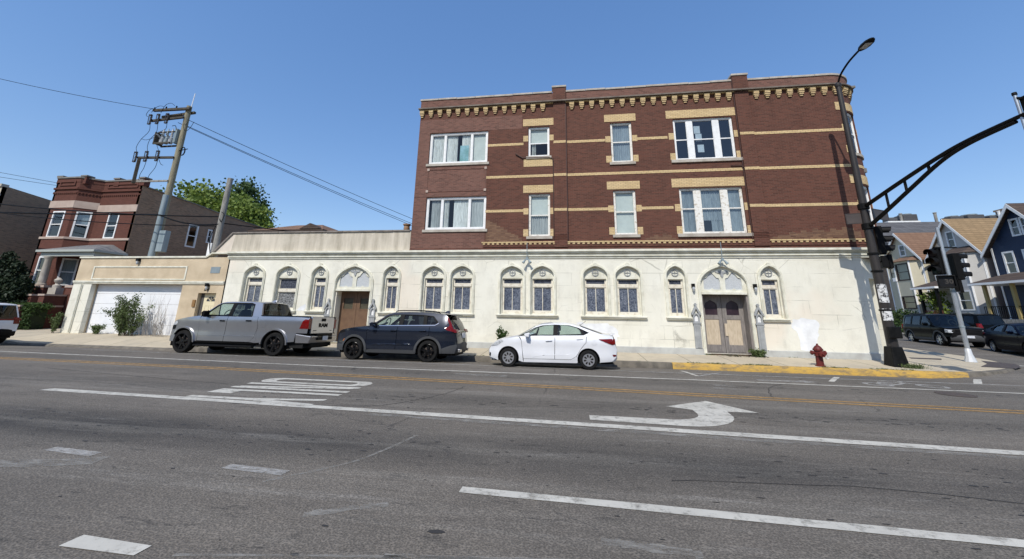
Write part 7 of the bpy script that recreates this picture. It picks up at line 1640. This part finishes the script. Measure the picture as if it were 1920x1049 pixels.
# clipped hedge
rnd = random.Random(21); hd = thing('hedge', (-31.6, 18.9, .3), 'low clipped green hedge in front of the brick steps', 'hedge')
g = MB(); cl = [(rnd.uniform(-33.6, -30.2), rnd.choice((18.35, 18.45, rnd.uniform(18.4, 19.3))), rnd.uniform(.4, 1.6)) for _ in range(420)] + [(rnd.uniform(-33.6, -30.2), rnd.uniform(18.35, 19.3), rnd.uniform(1.5, 1.66)) for _ in range(220)]
leaves(g, cl, 20, .08, .09, rnd); fast_build(g, 'foliage', 'leaf_d', hd)
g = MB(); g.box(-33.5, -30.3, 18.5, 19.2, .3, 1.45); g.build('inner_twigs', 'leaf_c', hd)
def shrub(name, label, cat, stems, leafm, n, spread, size, seed, r_=.012, group=None, narrow=.55, clump=1):
    """stems: list of polylines; leaves gather along the upper part"""
    rnd = random.Random(seed); b = stems[0][0]; t = thing(name, b, label, cat, group); g = MB()
    for s_ in stems: p = curve(s_, 5); g.tube(p, [r_ * (1 - .7 * i / (len(p) - 1)) for i in range(len(p))], 4)
    g.build('stem', 'bark', t)
    if n:
        g = MB(); cl = []
        for s_ in stems:
            p = curve(s_, 5)
            for q in p[len(p) // 5:]: cl.append(tuple(q))
        leaves(g, cl, n, spread, size, rnd, narrow=narrow); fast_build(g, 'foliage', leafm, t)
    return t
rnd = random.Random(8); st = []
for i in range(40):
    x0 = rnd.uniform(-22.5, -21.6); dx = rnd.gauss(0, .5); h = rnd.uniform(.8, 2.0) * (1 - .22 * abs(dx)); st.append([(x0, 17.25, zwalk(x0, 17.2)), (x0 + dx * .4, 17.2 + rnd.uniform(-.25, .15), .3 + h * .6), (x0 + dx + rnd.uniform(-.12, .12), 17.2 + rnd.uniform(-.35, .2), .3 + h)])
shrub('wild_shrub', 'tall leafy wild shrub growing against the white garage door', 'shrub', st, 'leaf_w', 15, .08, .085, 8)
st = []
for i in range(46):
    x0 = rnd.uniform(-21.5, -20.0); h = rnd.uniform(.7, 2.1); st.append([(x0, 17.35, .24), (x0 + rnd.gauss(0, .1), 17.3, .3 + h * .5), (x0 + rnd.gauss(0, .25), 17.35 + rnd.uniform(-.1, .1), .3 + h)])
dry = shrub('dry_stalks', 'thin bare grey stalks beside the leafy shrub on the garage door', 'plant', st, 'leaf_w', 0, .1, .1, 9, .009)
for ch in dry.children: ch.data.materials[0] = plain('dry_stalk', (.30, .27, .23), .9)
def weed(label, x, y, h, w_, n, seed, mat='leaf_w', name='weed', size=.08):
    rnd = random.Random(seed); z = zwalk(x, y); st = []
    for i in range(n): dx = rnd.gauss(0, w_ * .5); st.append([(x + rnd.uniform(-w_, w_) * .3, y, z), (x + dx * .6, y + rnd.uniform(-.06, .06), z + h * rnd.uniform(.4, .7)), (x + dx, y + rnd.uniform(-.1, .1), z + h * rnd.uniform(.5, 1.05))])
    shrub(name, label, 'weed', st, mat, 7, .05, size, seed, .006, 'weeds by the wall')
weed('small green weed at the foot of the garage door, left of the tall shrub', -24.2, 17.5, .42, .5, 14, 3)
weed('green creeper at the foot of the garage left pier', -26.75, 17.4, 1.0, .3, 16, 4)
weed('bushy green weed showing above the hood of the white sedan', -2.95, 17.35, .84, .18, 12, 5, 'leaf_d', size=.11)
weed('grassy weed beside the threshold of the grey double doors', 7.35, 17.42, .24, .3, 12, 6)
weed('tuft of weeds at the foot of the tall dark pole base', 11.6, 15.8, .10, .4, 18, 7, size=.035)
weed('low weed along the pavement edge left of the pickup', -17.2, 17.3, .2, .5, 12, 10)
# litter and crumbs of leaf by the grey doors
rnd = random.Random(4); g = MB()
for i in range(60):
    x, y = rnd.uniform(6.2, 7.7), rnd.uniform(17.25, 17.5); s_ = rnd.uniform(.015, .05); z = zwalk(x, y) + .004; a = rnd.uniform(0, 3); g.add([(x + s_ * cos(a), y + s_ * sin(a), z), (x - s_ * sin(a), y + s_ * cos(a), z + .02), (x - s_ * cos(a), y - s_ * sin(a), z + .005), (x + s_ * sin(a), y - s_ * cos(a), z + .025)], [(0, 1, 2, 3)])
tag(g.build('leaf_litter', 'wood_dark'), kind='stuff')
g = MB(); rnd = random.Random(14)
def tuft(x, y, z, h):
    for i in range(rnd.randint(4, 9)):
        a = rnd.uniform(0, 6.28); d = rnd.uniform(.01, .05); l = h * rnd.uniform(.5, 1.2); w_ = .006
        g.add([(x + d * cos(a) - w_, y + d * sin(a), z), (x + d * cos(a) + w_, y + d * sin(a), z), (x + d * 2.2 * cos(a), y + d * 2.2 * sin(a) - .01, z + l)], [(0, 1, 2)])
for i in range(520):
    x = rnd.uniform(-16, 12) if i % 3 else rnd.uniform(2, 11.5); y = 15.2 + .16 + rnd.uniform(-.01, .03); 
    if sin(x * 3.1) + sin(x * 1.3 + 1) > .1: tuft(x, y, zwalk(x, y), rnd.uniform(.02, .06))
for i in range(300):
    x = rnd.uniform(-9, 11.5); 
    if sin(x * 2.3) + sin(x * .9 + 2) > .4: tuft(x, 17.54, zwalk(x, 17.54), rnd.uniform(.02, .07))
tag(g.build('kerb_weeds', 'leaf_w'), kind='stuff')
# greenery across the side street
def bush(label, x, y, zb, r_, h, seed, mat='leaf_d'):
    rnd = random.Random(seed); t = thing('bush', (x, y, zb), label, 'bush'); cl = [(x + rnd.gauss(0, r_ * .5), y + rnd.gauss(0, r_ * .5), zb + rnd.uniform(.1, h)) for _ in range(70)]
    g = MB(); leaves(g, cl, 26, .16, .16, rnd); fast_build(g, 'foliage', mat, t); g = MB(); g.tube([(x, y, zb), (x, y, zb + h * .8)], [.06, .02], 5); g.build('stem', 'bark', t)
bush('green bush behind the roof of the black suv beside the cream house', 31.0, 42.6, .5, 1.4, 2.0, 31); bush('slim green bush growing between the cream and the grey house', 31.6, 39.4, .5, .7, 3.6, 32, 'leaf'); bush('low green bush in front of the grey house', 31.2, 36.6, .5, .8, 1.5, 33)
